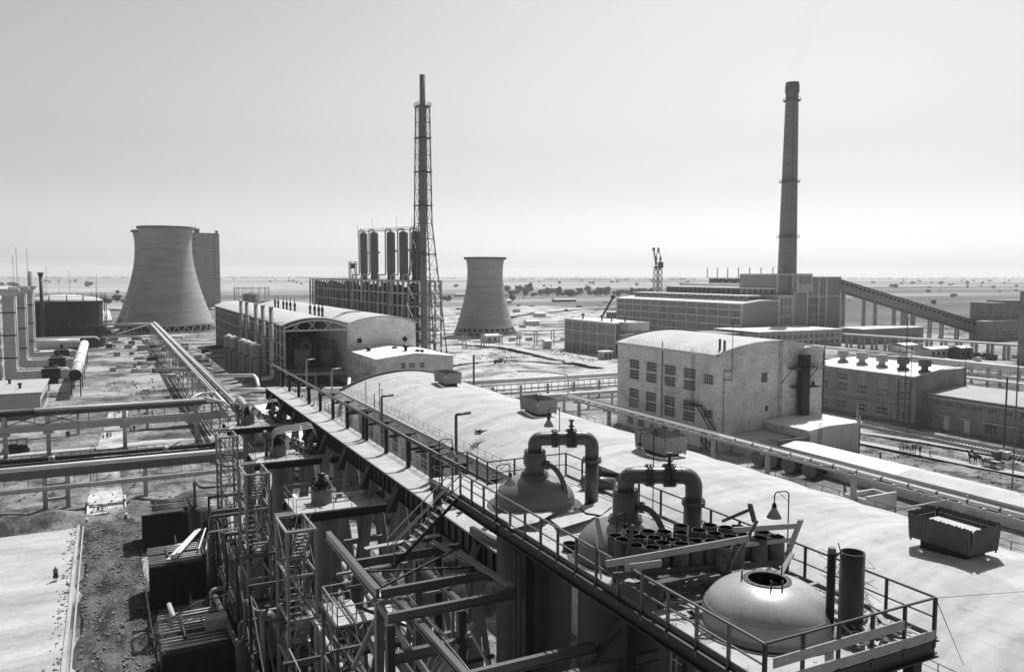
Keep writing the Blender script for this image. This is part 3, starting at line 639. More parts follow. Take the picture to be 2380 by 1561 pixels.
part(t, 'roof', MB().box((181.95, YA, 13.6), (186.7, YB, 13.8)).box((186.71, YA+8, 13.55), (198.2, YB, 13.78)), M['roof_white'])
part(t, 'stair_head', MB().box((183.6, 262, 11), (193.5, 267.9, 14)).box((183, 261.6, 14), (193.9, 268.3, 14.3)), M['concrete'])
part(t, 'lower_wing', MB().box((183.2, 244, 0), (214, 267.8, 9)), M['panel_grey']); part(t, 'lower_roof', MB().box((182.8, 243.6, 9), (214.4, 267.8, 9.4)), M['roof_white'])
for i, (x, y) in enumerate(((186, 300), (186, 285), (186.5, 278.5), (187, 269.5))):
    v = part(t, 'roof_vent', MB().lathe(x, y, [(.35, 13.8), (.35, 15.2), (.7, 15.3), (.7, 16), (.1, 16.4)], 10, True), M['asbestos_dark'])
# little kiosk in front of it
b = P(1413, 838); t = root('kiosk', 'small white flat roofed kiosk in front of the three storey block', 'kiosk', b); x, y = b.x, b.y
part(t, 'wall', MB().box((x-2.2, y, 0), (x+2.2, y+3.6, 3.4)), M['concrete']); part(t, 'roof', MB().box((x-2.6, y-.4, 3.4), (x+2.6, y+4, 3.65)), M['roof_white'])
for q in ((-1.5, -.4), (.5, 1.6)): part(t, 'window', MB().box((x+q[0], y-.06, 1), (x+q[1], y-.01, 2.8)), M['glass'])

# tower crane (two booms) and a small boom crane
cx, cy = 452., 600.
t = root('tower_crane', 'dark lattice tower crane with raised jib on the horizon', 'crane', (cx, cy, 0)); mb = MB()
def rg(x, y, h, z): return [V((x+a*h, y+b*h, z)) for a, b in ((-1, -1), (1, -1), (1, 1), (-1, 1))]
lattice(mb, [rg(cx, cy, 2.6, z) for z in (0, 6, 12, 18, 24, 30, 36, 41)], .45, .28); part(t, 'mast', mb, M['steel_dark'])
mb = MB().box((cx-1, cy-2, 40), (cx+4.6, cy+2, 41.2)).box((cx+1, cy-2, 41.2), (cx+4.4, cy+2, 45)); part(t, 'machinery_house', mb, M['steel_dark'])
mb = MB()
for s in (-1, 1):
    lattice(mb, [rg(cx+s*2.4, cy, .6, z) for z in (38, 42, 46, 50)], .28, .2); mb.beam((cx+s*2.4, cy, 50), (cx, cy, 57), .5)
mb.box((cx-.7, cy-.7, 54), (cx+.7, cy+.7, 58)); part(t, 'head', mb, M['steel_dark'])
mb = MB(); lattice(mb, [rg(cx-2.6-k*.32, cy, .5-.02*k, 44+k*1.6) for k in range(9)], .2, .14); mb.box((cx-6.4, cy-.6, 55.5), (cx-4.2, cy+.6, 58)); part(t, 'jib', mb, M['steel_dark'])
part(t, 'hoist_rope', MB().beam((cx-5.8, cy, 56), (cx-5.8, cy, 15), .14), M['steel_mid'])
b = P(1400, 745); b = V((300, 452, 0)); a = PY(1425, 690, b.y); t = root('crawler_crane', 'small boom crane with slanting jib left of the power house', 'crane', b); mb = MB(); p = PY(1397, 740, b.y)
d = (a-p); mb.beam(p, a, 1.1, 1.1); part(t, 'jib', mb, M['steel_dark']); part(t, 'cab', MB().box((p.x+6, p.y-3, p.z), (p.x+12, p.y+3, p.z+4)).box((p.x-2, p.y-2, 0), (p.x+3, p.y+2, p.z+1)), M['steel_mid']); part(t, 'hook_block', MB().box(a-V((1, 1, 1.2)), a+V((1, 1, 1.2))), M['steel_black'])

# inclined conveyor gallery
A, B = V((348.5, 304.5, 28.0)), V((411, 263, 4.6))
t = root('conveyor_gallery', 'long sloping covered conveyor gallery on concrete legs', 'conveyor', (395, 295, 0))
Lg = 0; d = (B-A); part(t, 'gallery', MB().beam(A, B, 4.6, 5.2), M['panel_grey']); part(t, 'roof', MB().beam(A+zz*2.9, B+zz*2.9, 5.4, .5), M['asbestos_dark']); part(t, 'bottom_truss', MB().beam(A-zz*3.3, B-zz*3.3, 3.6, .9), M['concrete_dark'])
side = d.cross(zz).normalized()
if side.dot(V((0, 0, H_))-A) < 0 or (A+side).length > A.length: side = -side
for i in range(34):
    p = A+d*((i+.5)/34)+side*2.36+zz*1.3; e = d.normalized(); q = MB().beam(p-e*.6, p+e*.6, .12, .8); part(t, 'window', q, M['void_dark'])
for i in range(35): p = A+d*(i/34)+side*2.38; part(t, 'rib', MB().beam(p-zz*2.5, p+zz*.9, .16, .16), M['concrete'])
for x in (1964, 2014, 2041, 2086, 2107, 2114, 2131, 2171, 2199, 2235):
    k = (x-1954)/(2306-1954); k = k*(A.length/B.length)/(1+k*(A.length/B.length-1)) if False else k
    p = A+d*k; w_ = 1.0 if x in (1964, 2131) else .7
    lg = MB()
    for s in (-1, 1): lg.box((p.x+s*1.6*side.x-w_/2, p.y+s*1.6*side.y-w_/2, 0), (p.x+s*1.6*side.x+w_/2, p.y+s*1.6*side.y+w_/2, p.z-3.4))
    part(t, 'leg', lg, M['concrete'])
t = root('transfer_house', 'small pale house at the foot of the sloping conveyor', 'building', (414, 262, 0)); part(t, 'wall', MB().box((409, 258, 0), (417, 266, 8)), M['concrete']); part(t, 'roof', MB().box((408.4, 257.4, 8), (417.6, 266.4, 8.5)), M['roof_white'])
for x in (410, 413.5): part(t, 'window', MB().box((x, 257.9, 2), (x+2.2, 257.98, 6)), M['glass'])
# brick crusher house at the right edge
t = root('crusher_house', 'stepped dark brick building at the right edge beyond the conveyor foot', 'building', (440, 262, 0))
c = P(2330, 792); x0, y0 = c.x, c.y
a = (PY(2324, 700, y0)).x; b_ = (PY(2420, 700, y0)).x
part(t, 'tower', MB().box((a+.6, y0+4, 0), (b_+20, y0+16, 19.4)).box((a+14, y0+3.5, 19.4), (b_+20, y0+16, 20.4)), M['brick_red']); part(t, 'lower_wall', MB().box((a-12, y0, 0), (b_+20, y0+3.98, 10)), M['brick_red']); part(t, 'roof', MB().box((a-13, y0-.6, 10), (b_+20, y0+3.9, 10.5)), M['roof_grey'])
for i in range(3): window(t, (a+4+i*5, y0+3.9, 13), (1, 0, 0), (0, -1, 0), (0, 0, 2.4, 2.4), 2, 2, .0, .1)
for i in range(5): window(t, (a-8+i*5, y0-.1, 2.2), (1, 0, 0), (0, -1, 0), (0, 0, 3.6, 3.4), 3, 2, .0, .1)
p = P(2376, 850); t = root('brick_pier', 'tall dark brick tower cut by the right edge of the photo', 'tower', p); part(t, 'shaft', MB().box((p.x+3.2, p.y, 0), (p.x+14, p.y+4, 27)), M['brick_red']); part(t, 'cornice', MB().box((p.x+2.8, p.y-.4, 27), (p.x+14, p.y+4, 27.6)), M['concrete'])
# ================================================================ MID DISTANCE BUILDINGS
def arc(x0, x1, z, rise, n=14):
    return [(x0+(x1-x0)*i/n, z+rise*(1-(2*i/n-1)**2)) for i in range(n+1)]
def arc_roof(x0, x1, z, rise, th, n=14):
    a = arc(x0, x1, z, rise, n); return [(x, q+th) for x, q in a]+[(x, q) for x, q in a[::-1]]

# open fronted double-vault shed
t = root('machine_shed', 'long shed with twin curved white roofs, open truss front and plain brick gable', 'industrial shed', (65, 300, 0)); YA, YB, XA, XM, XB = 237., 398., 45.6, 64.2, 85.8
rf = part(t, 'roof', MB().exY(arc_roof(XA-.8, XM, 18, 2.0, .4), YA-.6, YB), M['roof_felt']); part(t, 'roof', MB().exY(arc_roof(XM+.01, XB+.5, 18, 2.1, .4), YA-.6, YB), M['roof_felt'])
part(t, 'gutter', MB().box((XM-.5, YA, 18.45), (XM+.5, YB, 18.62)), M['asbestos_dark'])
gm = MB(); wall(gm, (XM, YA, 0), (1, 0, 0), (0, -1, 0), XB-XM, 18, [(3.2, 12.6, 3.25+.9, 13.5), (3.2, 5.8, 4, 6.5), (17.6, 12.6, 18.5, 13.5), (17.6, 5.8, 18.3, 6.5)], .4, top=lambda u: 2.1*(1-(2*u/(XB-XM)-1)**2))
gm.box((XB-.4, YA+.1, 0), (XB, YB, 18)); gm.box((XM-.2, YA+.42, 0), (XM+.2, YB, 17.9)); part(t, 'brick_gable', gm, M['brick_pale'])
for u, v, r in ((3.65, 13.05, .62), (3.6, 6.15, .45), (18.05, 13.05, .62), (17.95, 6.15, .45)): part(t, 'fan_ring', MB().lathe(0, 0, [(r, 0), (r+.15, .0), (r+.15, .2), (r, .2), (r, 0)], 16).lathe(0, 0, [(r*.98, .02), (.05, .02)], 16), M['steel_black']).data.transform(Matrix.Translation(V((XM+u, YA-.02, v))-ORG[t.name]) @ Matrix.Rotation(R(90), 4, 'X') @ Matrix.Translation(ORG[t.name]))
part(t, 'back_wall', MB().box((XA, YB-.3, 0), (XB, YB, 18)), M['brick_pale'])
n = 27
for i in range(n+1):
    y = YA+(YB-YA)*i/n; part(t, 'column', MB().box((XA-.3, y-.3, 0), (XA+.3, y+.3, 18)), M['concrete'])
for z in (4.5, 8.4, 12.3, 16.2): part(t, 'side_beam', MB().box((XA-.22, YA+.31, z), (XA+.22, YB, z+.4)), M['concrete'])
part(t, 'inner_wall', MB().box((XA+1.2, YA+24, 0), (XA+1.5, YB-1, 17.5)).box((XA+1.5, YA+40, 0), (XM-.4, YA+40.4, 17.5)), M['void_dark'])  # near-black walls: the shed's inner shade is put into their colour
tm = MB(); a0 = arc(XA, XM, 17.4, 2.1, 8); b0 = [(XA+(XM-XA)*i/8, 16.6) for i in range(9)]
for i in range(8):
    tm.beam((a0[i][0], YA-.2, a0[i][1]), (a0[i+1][0], YA-.2, a0[i+1][1]), .4, .45)
    if 0 < i < 7: tm.beam((a0[i][0], YA-.2, a0[i][1]), (b0[i+(1 if i % 2 else -1)][0], YA-.2, b0[i][1]), .22)
tm.beam((XA, YA-.2, 16.6), (XM, YA-.2, 16.6), .4, .45); part(t, 'front_truss', tm, M['concrete_light'])
part(t, 'floor', MB().box((XA+.4, YA+1, 3.6), (XM-.3, YB-1, 4.2)), M['steel_dark']); part(t, 'floor_edge', MB().box((XA, YA-.5, 3.2), (XM-.4, YA+.98, 4.1)), M['concrete'])
railing(t, [(XA, YA-.4, 4.1), (XM-.5, YA-.4, 4.1)], 1.1, 1.4, M['steel_light'], .04, pr_=.04)
for x in (50, 54.5, 59): part(t, 'column', MB().box((x-.3, YA-.3, 0), (x+.3, YA+.3, 3.2)), M['concrete'])
for i, (x, y) in enumerate(((51.5, 241), (53, 248), (54, 256), (60, 243), (59.5, 252), (60, 262), (52.5, 265), (55, 275))):
    r = 1.9 if i % 3 else 2.3
    c = root('reaction_tank', '%s tank counted from the front inside the open shed' % nth(i), 'tank', (x, y, 4.2), 'tanks inside the shed')
    part(c, 'body', MB().lathe(x, y, [(r*.7, 4.2), (r*.7, 5.6), (r, 6.5), (r, 10.2), (r*.9, 10.6), (.1, 11)], 20), M['steel_mid'] if i in (0, 1, 3) else M['steel_dark'])  # tanks dark, deeper ones more so: interior shade put into the colour
    part(c, 'pipe', MB().tube(fillet([(x, y, 10.8), (x, y, 12.5), (x+2.5, y, 12.5), (x+2.5, y, 8)], .6), .25, 8), M['steel_mid'])
for i, y in enumerate((268, 273, 279, 286, 312, 320, 327, 334, 345, 352)[::-1]):
    v = root('roof_ventilator', '%s slim roof ventilator from the left along the shed valley' % nth(i), 'roof vent', (XM, y, 18.5), 'ventilators on the shed roof'); x = XM
    part(v, 'base', MB().cone((x, y, 18.5), (x, y, 18.8), .95, .95, 12), M['steel_black']); part(v, 'shaft', MB().lathe(x, y, [(.42, 18.8), (.36, 20.4), (.5, 20.6), (.5, 21.6), (.2, 22.1), (.12, 23.4), (.02, 24.2)], 10), M['steel_dark'])
# five vent stacks on the shed side
for i, (x, yy) in enumerate(((560, 294), (573.5, 281), (594.7, 262.7), (611, 250), (630.5, 236.5))):
    X = 42.; zt = 23.2; s = root('vent_stack', '%s tall vent stack from the left along the open side of the shed' % nth(i), 'vent pipe', (X, yy, 0), 'vent stacks beside the shed')
    pth = [(X, yy, zt), (X, yy, 3.2), (X-3, yy-1, 3.2)] if i > 2 else [(X, yy, zt), (X, yy, 0)]
    part(s, 'pipe', MB().tube(fillet(pth, 1.4), .62, 14), M['concrete']); part(s, 'collar', MB().cone((X, yy, zt), (X, yy, zt+.5), .62, .8, 14), M['concrete'])
    for z in (8, 14, 19): part(s, 'bracket', MB().cone((X, yy, z), (X, yy, z+.2), .7, .7, 14).beam((X, yy, z+.1), (XA, yy, z+.1), .18), M['steel_dark'])
# five cone topped tanks
for i, (yy, x, r) in enumerate(((287, 36.7, 1.45), (278.5, 37.4, 1.45), (266, 38.3, 1.5), (258.5, 38.7, 1.5), (249, 39.3, 1.6))):
    c = root('cone_tank', '%s cone topped metal tank from the left in the row beside the shed' % nth(i), 'tank', (x, yy, 0), 'cone topped tanks')
    k = 11.8
    part(c, 'shell', MB().lathe(x, yy, [(r, 0), (r, k)], 26), M['panel_grey']); part(c, 'cone_roof', MB().lathe(x, yy, [(r+.18, k-.05), (r+.18, k+.08), (.12, k+.95)], 26), M['roof_white'])
    part(c, 'bands', MB().lathe(x, yy, [(r+.02, 3.9), (r+.07, 3.95), (r+.02, 4.)], 26).lathe(x, yy, [(r+.02, 7.9), (r+.07, 7.95), (r+.02, 8.)], 26), M['steel_dark'])
    part(c, 'side_pipe', MB().tube(fillet([(x-r*.3, yy-r-.1, 8), (x-r*.3-.9, yy-r-.5, 8), (x-r*.3-.9, yy-r-.5, 1)], .4), .16, 8), M['steel_black'])

# two storey block before the shed
t = root('annex_block', 'pale two storey brick block with white pitched roof in front of the shed gable', 'building', (75, 222, 0)); XA, XB, YA, YB, ZE = 64.5, 86.6, 208.5, 236.9, 10.0
hl = [q for z in (2.4, 6.4) for q in grid_wins(YB-YA, 9, 1.5, z, z+1.9, 1, 1)]; hf = [(6.7, 7.3, 8.1, 9.1), (8.9, 7.4, 10.8, 9.0), (12.1, 7.3, 13.6, 8.9)]
mb = MB(); wall(mb, (XA, YB, 0), (0, -1, 0), (-1, 0, 0), YB-YA, ZE, hl); wall(mb, (XA, YA, 0), (1, 0, 0), (0, -1, 0), XB-XA, ZE, hf, top=lambda u: 1.2*(1-abs(2*u/(XB-XA)-1))); mb.box((XB-.3, YA+.01, 0), (XB, YB, ZE)); part(t, 'wall', mb, M['brick_pale'])
for q in hl: window(t, (XA, YB, 0), (0, -1, 0), (-1, 0, 0), q, 2, 2, .25, .12)
for q in hf: window(t, (XA, YA, 0), (1, 0, 0), (0, -1, 0), q, 2, 2, .25, .12)
xm = (XA+XB)/2; part(t, 'roof', MB().exY([(XA-.5, ZE+.02), (xm, ZE+1.24), (XB+.5, ZE+.02), (XB+.5, ZE+.3), (xm, ZE+1.55), (XA-.5, ZE+.3)], YA-.4, YB), M['roof_white'])
part(t, 'ceiling', MB().box((XA+.4, YA+.4, 9.4), (XB-.4, YB, 9.5)), M['concrete_dark']); part(t, 'porch', MB().box((XA-1.8, 213, 5.2), (XA-.02, 219, 5.5)), M['concrete'])
part(t, 'chimney_base', MB().lathe(75.2, 216, [(.8, 11), (.8, 11.4), (.45, 11.5), (.45, 12.4), (.9, 12.5), (.9, 13.1), (.1, 13.5)], 10, False), M['steel_black'])
for x, y, r in ((78, 214, .5), (68, 228, .6), (75, 225, .6), (79, 213, .4)): part(t, 'roof_vent', MB().lathe(x, y, [(r, 10.8), (r, 11.4), (r*1.5, 11.5), (r*1.5, 11.8), (.1, 12.1)], 8, False), M['steel_black'])

# the great curved roof hall
XA, XB, YA, YB, ZE, RISE = 37.6, 60.4, 12., 141.5, 12., 2.9
t = root('vaulted_hall', 'long hall with a broad pale curved roof running from the platform into the distance', 'industrial hall', (49, 76, 0))
hh = [q for z, z1 in ((1.5, 4.9), (6.6, 10.2)) for q in grid_wins(YB-YA, 21, 2.9, z, z1, 1, 1)]
mb = MB(); wall(mb, (XA, YB, 0), (0, -1, 0), (-1, 0, 0), YB-YA, ZE-.3, hh, .3); mb.box((XB-.4, YA, 0), (XB, YB, ZE-.3)); part(t, 'wall', mb, M['brick_pale'])
for q in hh: window(t, (XA, YB, 0), (0, -1, 0), (-1, 0, 0), q, 4, 3, .3, .09)
mb = MB(); wall(mb, (XB, YB, 0), (-1, 0, 0), (0, 1, 0), XB-XA, ZE, (), top=lambda u: RISE*(1-(2*u/(XB-XA)-1)**2)); wall(mb, (XA, YA, 0), (1, 0, 0), (0, -1, 0), XB-XA, ZE, (), top=lambda u: RISE*(1-(2*u/(XB-XA)-1)**2)); part(t, 'gable_wall', mb, M['brick_pale'])
vs = []; ny, nx = 190, 24
for j in range(ny+1):
    y = YA-.5+(YB-YA+.8)*j/ny
    for i in range(nx+1):
        u = i/nx; x = XA-.5+(XB-XA+1)*u; vs.append((x, y, ZE+.05+RISE*(1-(2*u-1)**2)+.06*hnoise(x, y, 3.5)+.085*math.cos(2*math.pi*y/6.2+.3*math.sin(y*.13))+.10*hnoise(x*.35, y, 9, 4)))
mb = MB(); mb.add(vs, [(j*(nx+1)+i, j*(nx+1)+i+1, (j+1)*(nx+1)+i+1, (j+1)*(nx+1)+i) for j in range(ny) for i in range(nx)], True)
part(t, 'roof', mb, M['hall_roof'])
part(t, 'eave', MB().box((XA-.75, YA-.6, ZE-.35), (XA-.4, YB+.4, ZE+.12)).box((XB+.4, YA-.6, ZE-.35), (XB+.75, YB+.4, ZE+.12)), M['concrete'])
part(t, 'gable_coping', MB().exY(arc_roof(XA-.7, XB+.7, ZE+.02, RISE, .42, 20), YB+.31, YB+.7), M['asbestos_dark'])
railing(t, [(XA+.2, YA, ZE+.2), (XA+.2, YB, ZE+.2)], .85, 2.0, M['steel_mid'], .02, mids=(.55,), pr_=.02); railing(t, [(XB-.2, YA, ZE+.2), (XB-.2, YB, ZE+.2)], .95, 2.0, M['steel_dark'], .022, mids=(.5,), pr_=.025)

for i in range(14): y = 45+i*6.6; part(t, 'wall_bracket', MB().beam((XA-.02, y, 11), (XA-.7, y, 11), .08), M['steel_black'])

# low flat extension between bridge and hall far end
single('link_roof', MB().box((27, 128, 0), (37.5, 176, 5.6)).box((26.6, 127.6, 5.6), (37.6, 176.4, 5.9)), M['roof_white'], 'flat white roof between the long walkway and the far end of the vaulted hall', 'building')
# corrugated vent housings on the hall roof
def vent_box(cx, cy, lx, ly, z0, h, base, label, m, lid=False):
    v = root('roof_vent_housing', label, 'roof vent', (cx, cy, z0-base-.2), 'corrugated vent housings on the curved roof'); fl = .16
    part(v, 'base', MB().box((cx-lx*.36, cy-ly*.36, z0-base-.3), (cx+lx*.36, cy+ly*.36, z0+.1)), M['steel_black']); mb = MB(); per = []
    def side(a, b, nrm):
        a, b, nrm = V(a), V(b), V(nrm); n = int((b-a).length/.11); n += n % 2; vs = []
        for i in range(n+1):
            p = a+(b-a)*i/n+nrm*(.035 if i % 2 else -.035); jz = .05*((i*7) % 5-2)/2
            vs += [p, p+nrm*fl+zz*(h+jz)+((a+b)/2-p).normalized()*-.0]
        mb.add(vs, [(2*i, 2*i+2, 2*i+3, 2*i+1) for i in range(n)])
    x0, x1, y0, y1 = cx-lx/2, cx+lx/2, cy-ly/2, cy+ly/2
    side((x0, y0, z0), (x1, y0, z0), (0, -1, 0)); side((x1, y0, z0), (x1, y1, z0), (1, 0, 0)); side((x1, y1, z0), (x0, y1, z0), (0, 1, 0)); side((x0, y1, z0), (x0, y0, z0), (-1, 0, 0))
    part(v, 'corrugated_skirt', mb, m); fm_ = MB()
    for z in (z0+.3, z0+h-.35):
        for a, b in (((x0+.1, y0+.1), (x1-.1, y0+.1)), ((x1-.1, y0+.1), (x1-.1, y1-.1)), ((x1-.1, y1-.1), (x0+.1, y1-.1)), ((x0+.1, y1-.1), (x0+.1, y0+.1))): fm_.beam((*a, z), (*b, z), .08)
    for a in ((x0+.1, y0+.1), (x1-.1, y0+.1), (x1-.1, y1-.1), (x0+.1, y1-.1)): fm_.beam((*a, z0-.2), (*a, z0+h-.1), .09)
    part(v, 'frame', fm_, M['steel_dark'])
    part(v, 'damper', MB().box((cx-lx*.3, cy-ly*.38, z0+.2), (cx+lx*.3, cy+ly*.38, z0+h*(.72 if lid else .45))), M['roof_felt'] if lid else M['asbestos'])
vent_box(50.0, 122.8, 2.7, 5.0, 15.3, 1.75, .7, 'pale corrugated vent housing farthest along the curved roof', M['asbestos'])
vent_box(50.0, 91.5, 2.7, 5.0, 15.3, 1.75, .7, 'pale corrugated vent housing second farthest on the curved roof', M['asbestos'])
vent_box(50.0, 65.5, 2.7, 5.0, 15.3, 1.75, .7, 'pale corrugated vent housing behind the flanged arch of the middle dome', M['asbestos'])
vent_box(49.4, 33.3, 2.8, 4.4, 15.45, 1.7, .8, 'dark corrugated vent housing with a pale lid inside, nearest the camera on the right', M['asbestos_dark'], True)
# bundle of scrap on the curved roof
b = P(1122, 1006, 14.0); mb = MB()
for i in range(14): a = V((random.uniform(-.9, .5), random.uniform(-.6, .6), .1+random.random()*.4)); q = V((random.uniform(-1.3, -.2), random.uniform(-1., .6), random.random()*.2)); mb.beam(b+a, b+q, .1, .1)
single('scrap_bundle', mb, M['steel_dark'], 'small heap of dark metal scraps lying on the curved roof', 'scrap')
pts = [P(x, y, z) for x, y, z in ((1612, 1083, 13.2), (1640, 1085, 13.2), (1690, 1086, 13.2), (1740, 1103, 13.1), (1768, 1113, 12.9), (1792, 1116, 12.6))]; single('roof_hose', MB().tube(pts, .13, 8), M['steel_black'], 'thick dark hose snaking across the curved roof to its far eave', 'hose')

# pale brick building with big windows
XA, XB, YA, YB, ZE, RISE = 101.2, 128.2, 115.2, 148.5, 18., 2.2
t = root('brick_workshop', 'tall pale brick building with paired windows and white curved roof', 'building', (115, 132, 0)); L = YB-YA
hh = []; cu = [6.3, 12.4, 18.6, 24.7]
for u in cu:
    for z in (12.9, 10.6, 6.6, 4.4): hh.append((u-1.85, z, u+1.85, z+2.05))
for z in (12.4, 6.0): hh.append((28.9, z, 31.7, z+2.0 if z > 9 else z+1.6))
hh += [(u, .6, u+2.2, 3.4) for u in (4, 8, 12, 16, 20)]
hg = [(10.4, 12.6, 12.0, 14.4), (11.6, 6.9, 12.4, 8.0), (10.6, 1.8, 13.2, 3.2), (23.8, 11.2, 24.6, 12)]
dz = 1.15
mb = MB(); wall(mb, (XA, YB, 0), (0, -1, 0), (-1, 0, 0), L, ZE, hh, .35); wall(mb, (XA, YA, 0), (1, 0, 0), (0, -1, 0), XB-XA, ZE, hg, .35, top=lambda u: RISE*(1-(2*u/(XB-XA)-1)**2)+.35); mb.box((XB-.3, YA, 0), (XB, YB, ZE)); mb.box((XA+.45, YA+.5, 0), (XA+.6, YB, ZE-.4)) if False else None
wall(mb, (XB, YB, 0), (-1, 0, 0), (0, 1, 0), XB-XA, ZE, (), top=lambda u: RISE*(1-(2*u/(XB-XA)-1)**2)+.35)
part(t, 'wall', mb, M['brick_pale'])
for q in hh: window(t, (XA, YB, 0), (0, -1, 0), (-1, 0, 0), q, 5, 3, .35, .07, M['window_frame'])
for q in hg: window(t, (XA, YA, 0), (1, 0, 0), (0, -1, 0), q, 2, 1, .35, .08, M['frame_dark'])
part(t, 'roof', MB().exY(arc_roof(XA-.6, XB+.5, ZE, RISE, .3, 20), YA+.3, YB-.2, sm=False), M['roof_felt'])
part(t, 'cornice', MB().box((XA-.65, YA+.3, ZE-.25), (XA-.02, YB, ZE+.28)).box((XA-.1, YA-.15, ZE-.3), (XA+.7, YA-.02, ZE+.5)), M['concrete_light'])
part(t, 'far_coping', MB().exY(arc_roof(XA-.4, XB+.4, ZE+.3, RISE, .3, 16), YB-.18, YB+.25), M['steel_dark'])
railing(t, [(XA, YA+3, ZE+.3), (XA, YB-4, ZE+.3)], .8, 1.8, M['steel_mid'], .015, pr_=.015)
for y, z in ((YA+2.2, 2.6), (YA+.9, 2.4)): part(t, 'roof_flue', MB().cone((XA+1.9, y, ZE+.3), (XA+1.9, y, ZE+.9), .35, .25, 10).cone((XA+1.9, y, ZE+.9), (XA+1.9, y, ZE+z+.5), .22, .22, 10), M['steel_dark'])
def ladder(par, a, b, w_, ux, nm='ladder', m=None):
    a, b, ux = V(a), V(b), V(ux); m = m or M['steel_dark']; mb = MB().beam(a-ux*w_/2, b-ux*w_/2, .06).beam(a+ux*w_/2, b+ux*w_/2, .06); n = int((b-a).length/.4)
    for i in range(1, n): c = a+(b-a)*i/n; mb.beam(c-ux*w_/2, c+ux*w_/2, .04)
    return part(par, nm, mb, m)
ladder(t, (XA-.3, YA+7.3, 8.6), (XA-.3, YA+7.3, ZE+1), .7, (0, 1, 0)); ladder(t, (XA+15, YA-.3, 5.6), (XA+15, YA-.3, ZE+2.6), .7, (1, 0, 0))
part(t, 'drainpipe', MB().tube([(XA-.2, YA+17.0, 4), (XA-.2, YA+17.0, ZE+1.6)], .09, 6), M['steel_dark']); part(t, 'conduit', MB().beam((XA+1.1, YA-.08, 1), (XA+1.1, YA-.08, 15.5), .07).beam((XA+1.1, YA-.08, 15.2), (XA+2.6, YA-.5, 15.2), .12).beam((XA+1.1, YA-.08, 13.6), (XA+2.6, YA-.5, 13.6), .12).beam((XA+2.6, YA-.5, 13.5), (XA+2.6, YA-.5, 24), .09), M['steel_dark'])
# outside stair on the long side
sm_ = part(t, 'stair_landing', MB().box((XA-1.5, YA+4.6, 8.1), (XA-.02, YA+7.8, 8.25)), M['steel_dark']); railing(t, [(XA-1.45, YA+4.7, 8.25), (XA-1.45, YA+7.7, 8.25)], 1.0, 1., M['steel_dark'], .03)
part(t, 'door', MB().box((XA-.06, YA+5.1, 8.25), (XA-.01, YA+6.1, 10.4)), M['window_frame'])
st = MB()
for i in range(14): p = V((XA-.8, YA+4.6-i*.31, 8.1-i*.3)); st.box((XA-1.3, p.y-.14, p.z-.03), (XA-.35, p.y+.14, p.z))
for x in (XA-1.35, XA-.3): st.beam((x, YA+4.6, 8.1), (x, YA+.3, 3.95), .07, .22).beam((x, YA+4.6, 9.1), (x, YA+.3, 4.95), .05)
part(t, 'stair_flight', st, M['steel_dark']); st = MB()
lattice(st, [[V((XA-.8+a*.6, YA+1.6+b*1.5, z)) for a, b in ((-1, -1), (1, -1), (1, 1), (-1, 1))] for z in (0, 2.0, 4.0)], .14, .09); part(t, 'stair_tower', st, M['steel_dark'])
# dark flue duct on the gable
f = root('flue_duct', 'tall black square duct with a platform, fixed to the pale brick gable', 'flue', (122.2, YA-1.2, 5)); x, y = 121.4, YA-1.3
part(f, 'duct', MB().box((x-.95, y-.7, 4.9), (x+.95, y+.7, 17.6)), M['tank_rust']); part(f, 'elbow', MB().tube(fillet([(x, y, 17), (x, y, 18.8), (x+1.6, y+.4, 18.8)], .8), .55, 10), M['pipe_light']); part(f, 'platform', MB().box((x-3.2, y-1.3, 14.9), (x+4.4, y+1.2, 15.05)), M['steel_dark'])
railing(f, [(x-3.2, y-1.25, 15.05), (x+4.4, y-1.25, 15.05)], 1.1, 1.1, M['steel_dark'], .035, pr_=.04); part(f, 'brace', MB().beam((x-3, y+.2, 14.9), (x-4.6, y+1.2, 12.2), .12).beam((x+4, y+.2, 14.9), (x+2.6, y+1.2, 12.6), .12), M['steel_dark']); part(f, 'lower_platform', MB().box((x+1.0, y-.8, 11.2), (x+4, y+1.2, 11.35)).box((x-2.4, y-.8, 11.2), (x-1, y+1.2, 11.35)), M['steel_dark'])
# one storey annex and the long low building
t = root('flat_annex', 'low pale annex with flat white roof at the foot of the brick gable', 'building', (120, 110, 0)); x0, x1, y0, y1, z1 = 112.6, 125.6, 103.8, 115., 5.
hh = [(.6, 1.3, 3.6, 3.5), (5.2, 1.3, 8.4, 3.5)]
mb = MB(); wall(mb, (x0, y1, 0), (0, -1, 0), (-1, 0, 0), y1-y0, z1, hh, .3); wall(mb, (x0, y0, 0), (1, 0, 0), (0, -1, 0), x1-x0, z1, (), top=lambda u: .55 if 3 < u < 13 else .18*u); mb.box((x1-.3, y0, 0), (x1, y1, z1)); part(t, 'wall', mb, M['plaster'])
for q in hh: window(t, (x0, y1, 0), (0, -1, 0), (-1, 0, 0), q, 6, 3, .3, .07)
part(t, 'roof', MB().exY([(x0-.35, z1), (x0+4, z1+.55), (x1+.3, z1+.55), (x1+.3, z1+.75), (x0+4, z1+.75), (x0-.35, z1+.2)], y0-.25, y1), M['roof_white']); ladder(t, (x0+2.3, y0-.2, .5), (x0+2.3, y0-.2, 6.6), .7, (1, 0, 0))
part(t, 'connecting_wall', MB().box((104.4, 108, 0), (112.58, 115, 3.4)), M['plaster'])
t = root('long_shed', 'very long low building with a pale roof and small windows running beside the pipe rack', 'building', (108, 74, 0)); x0, x1, y0, y1, z1 = 105.3, 111.2, 56., 103.4, 3.1
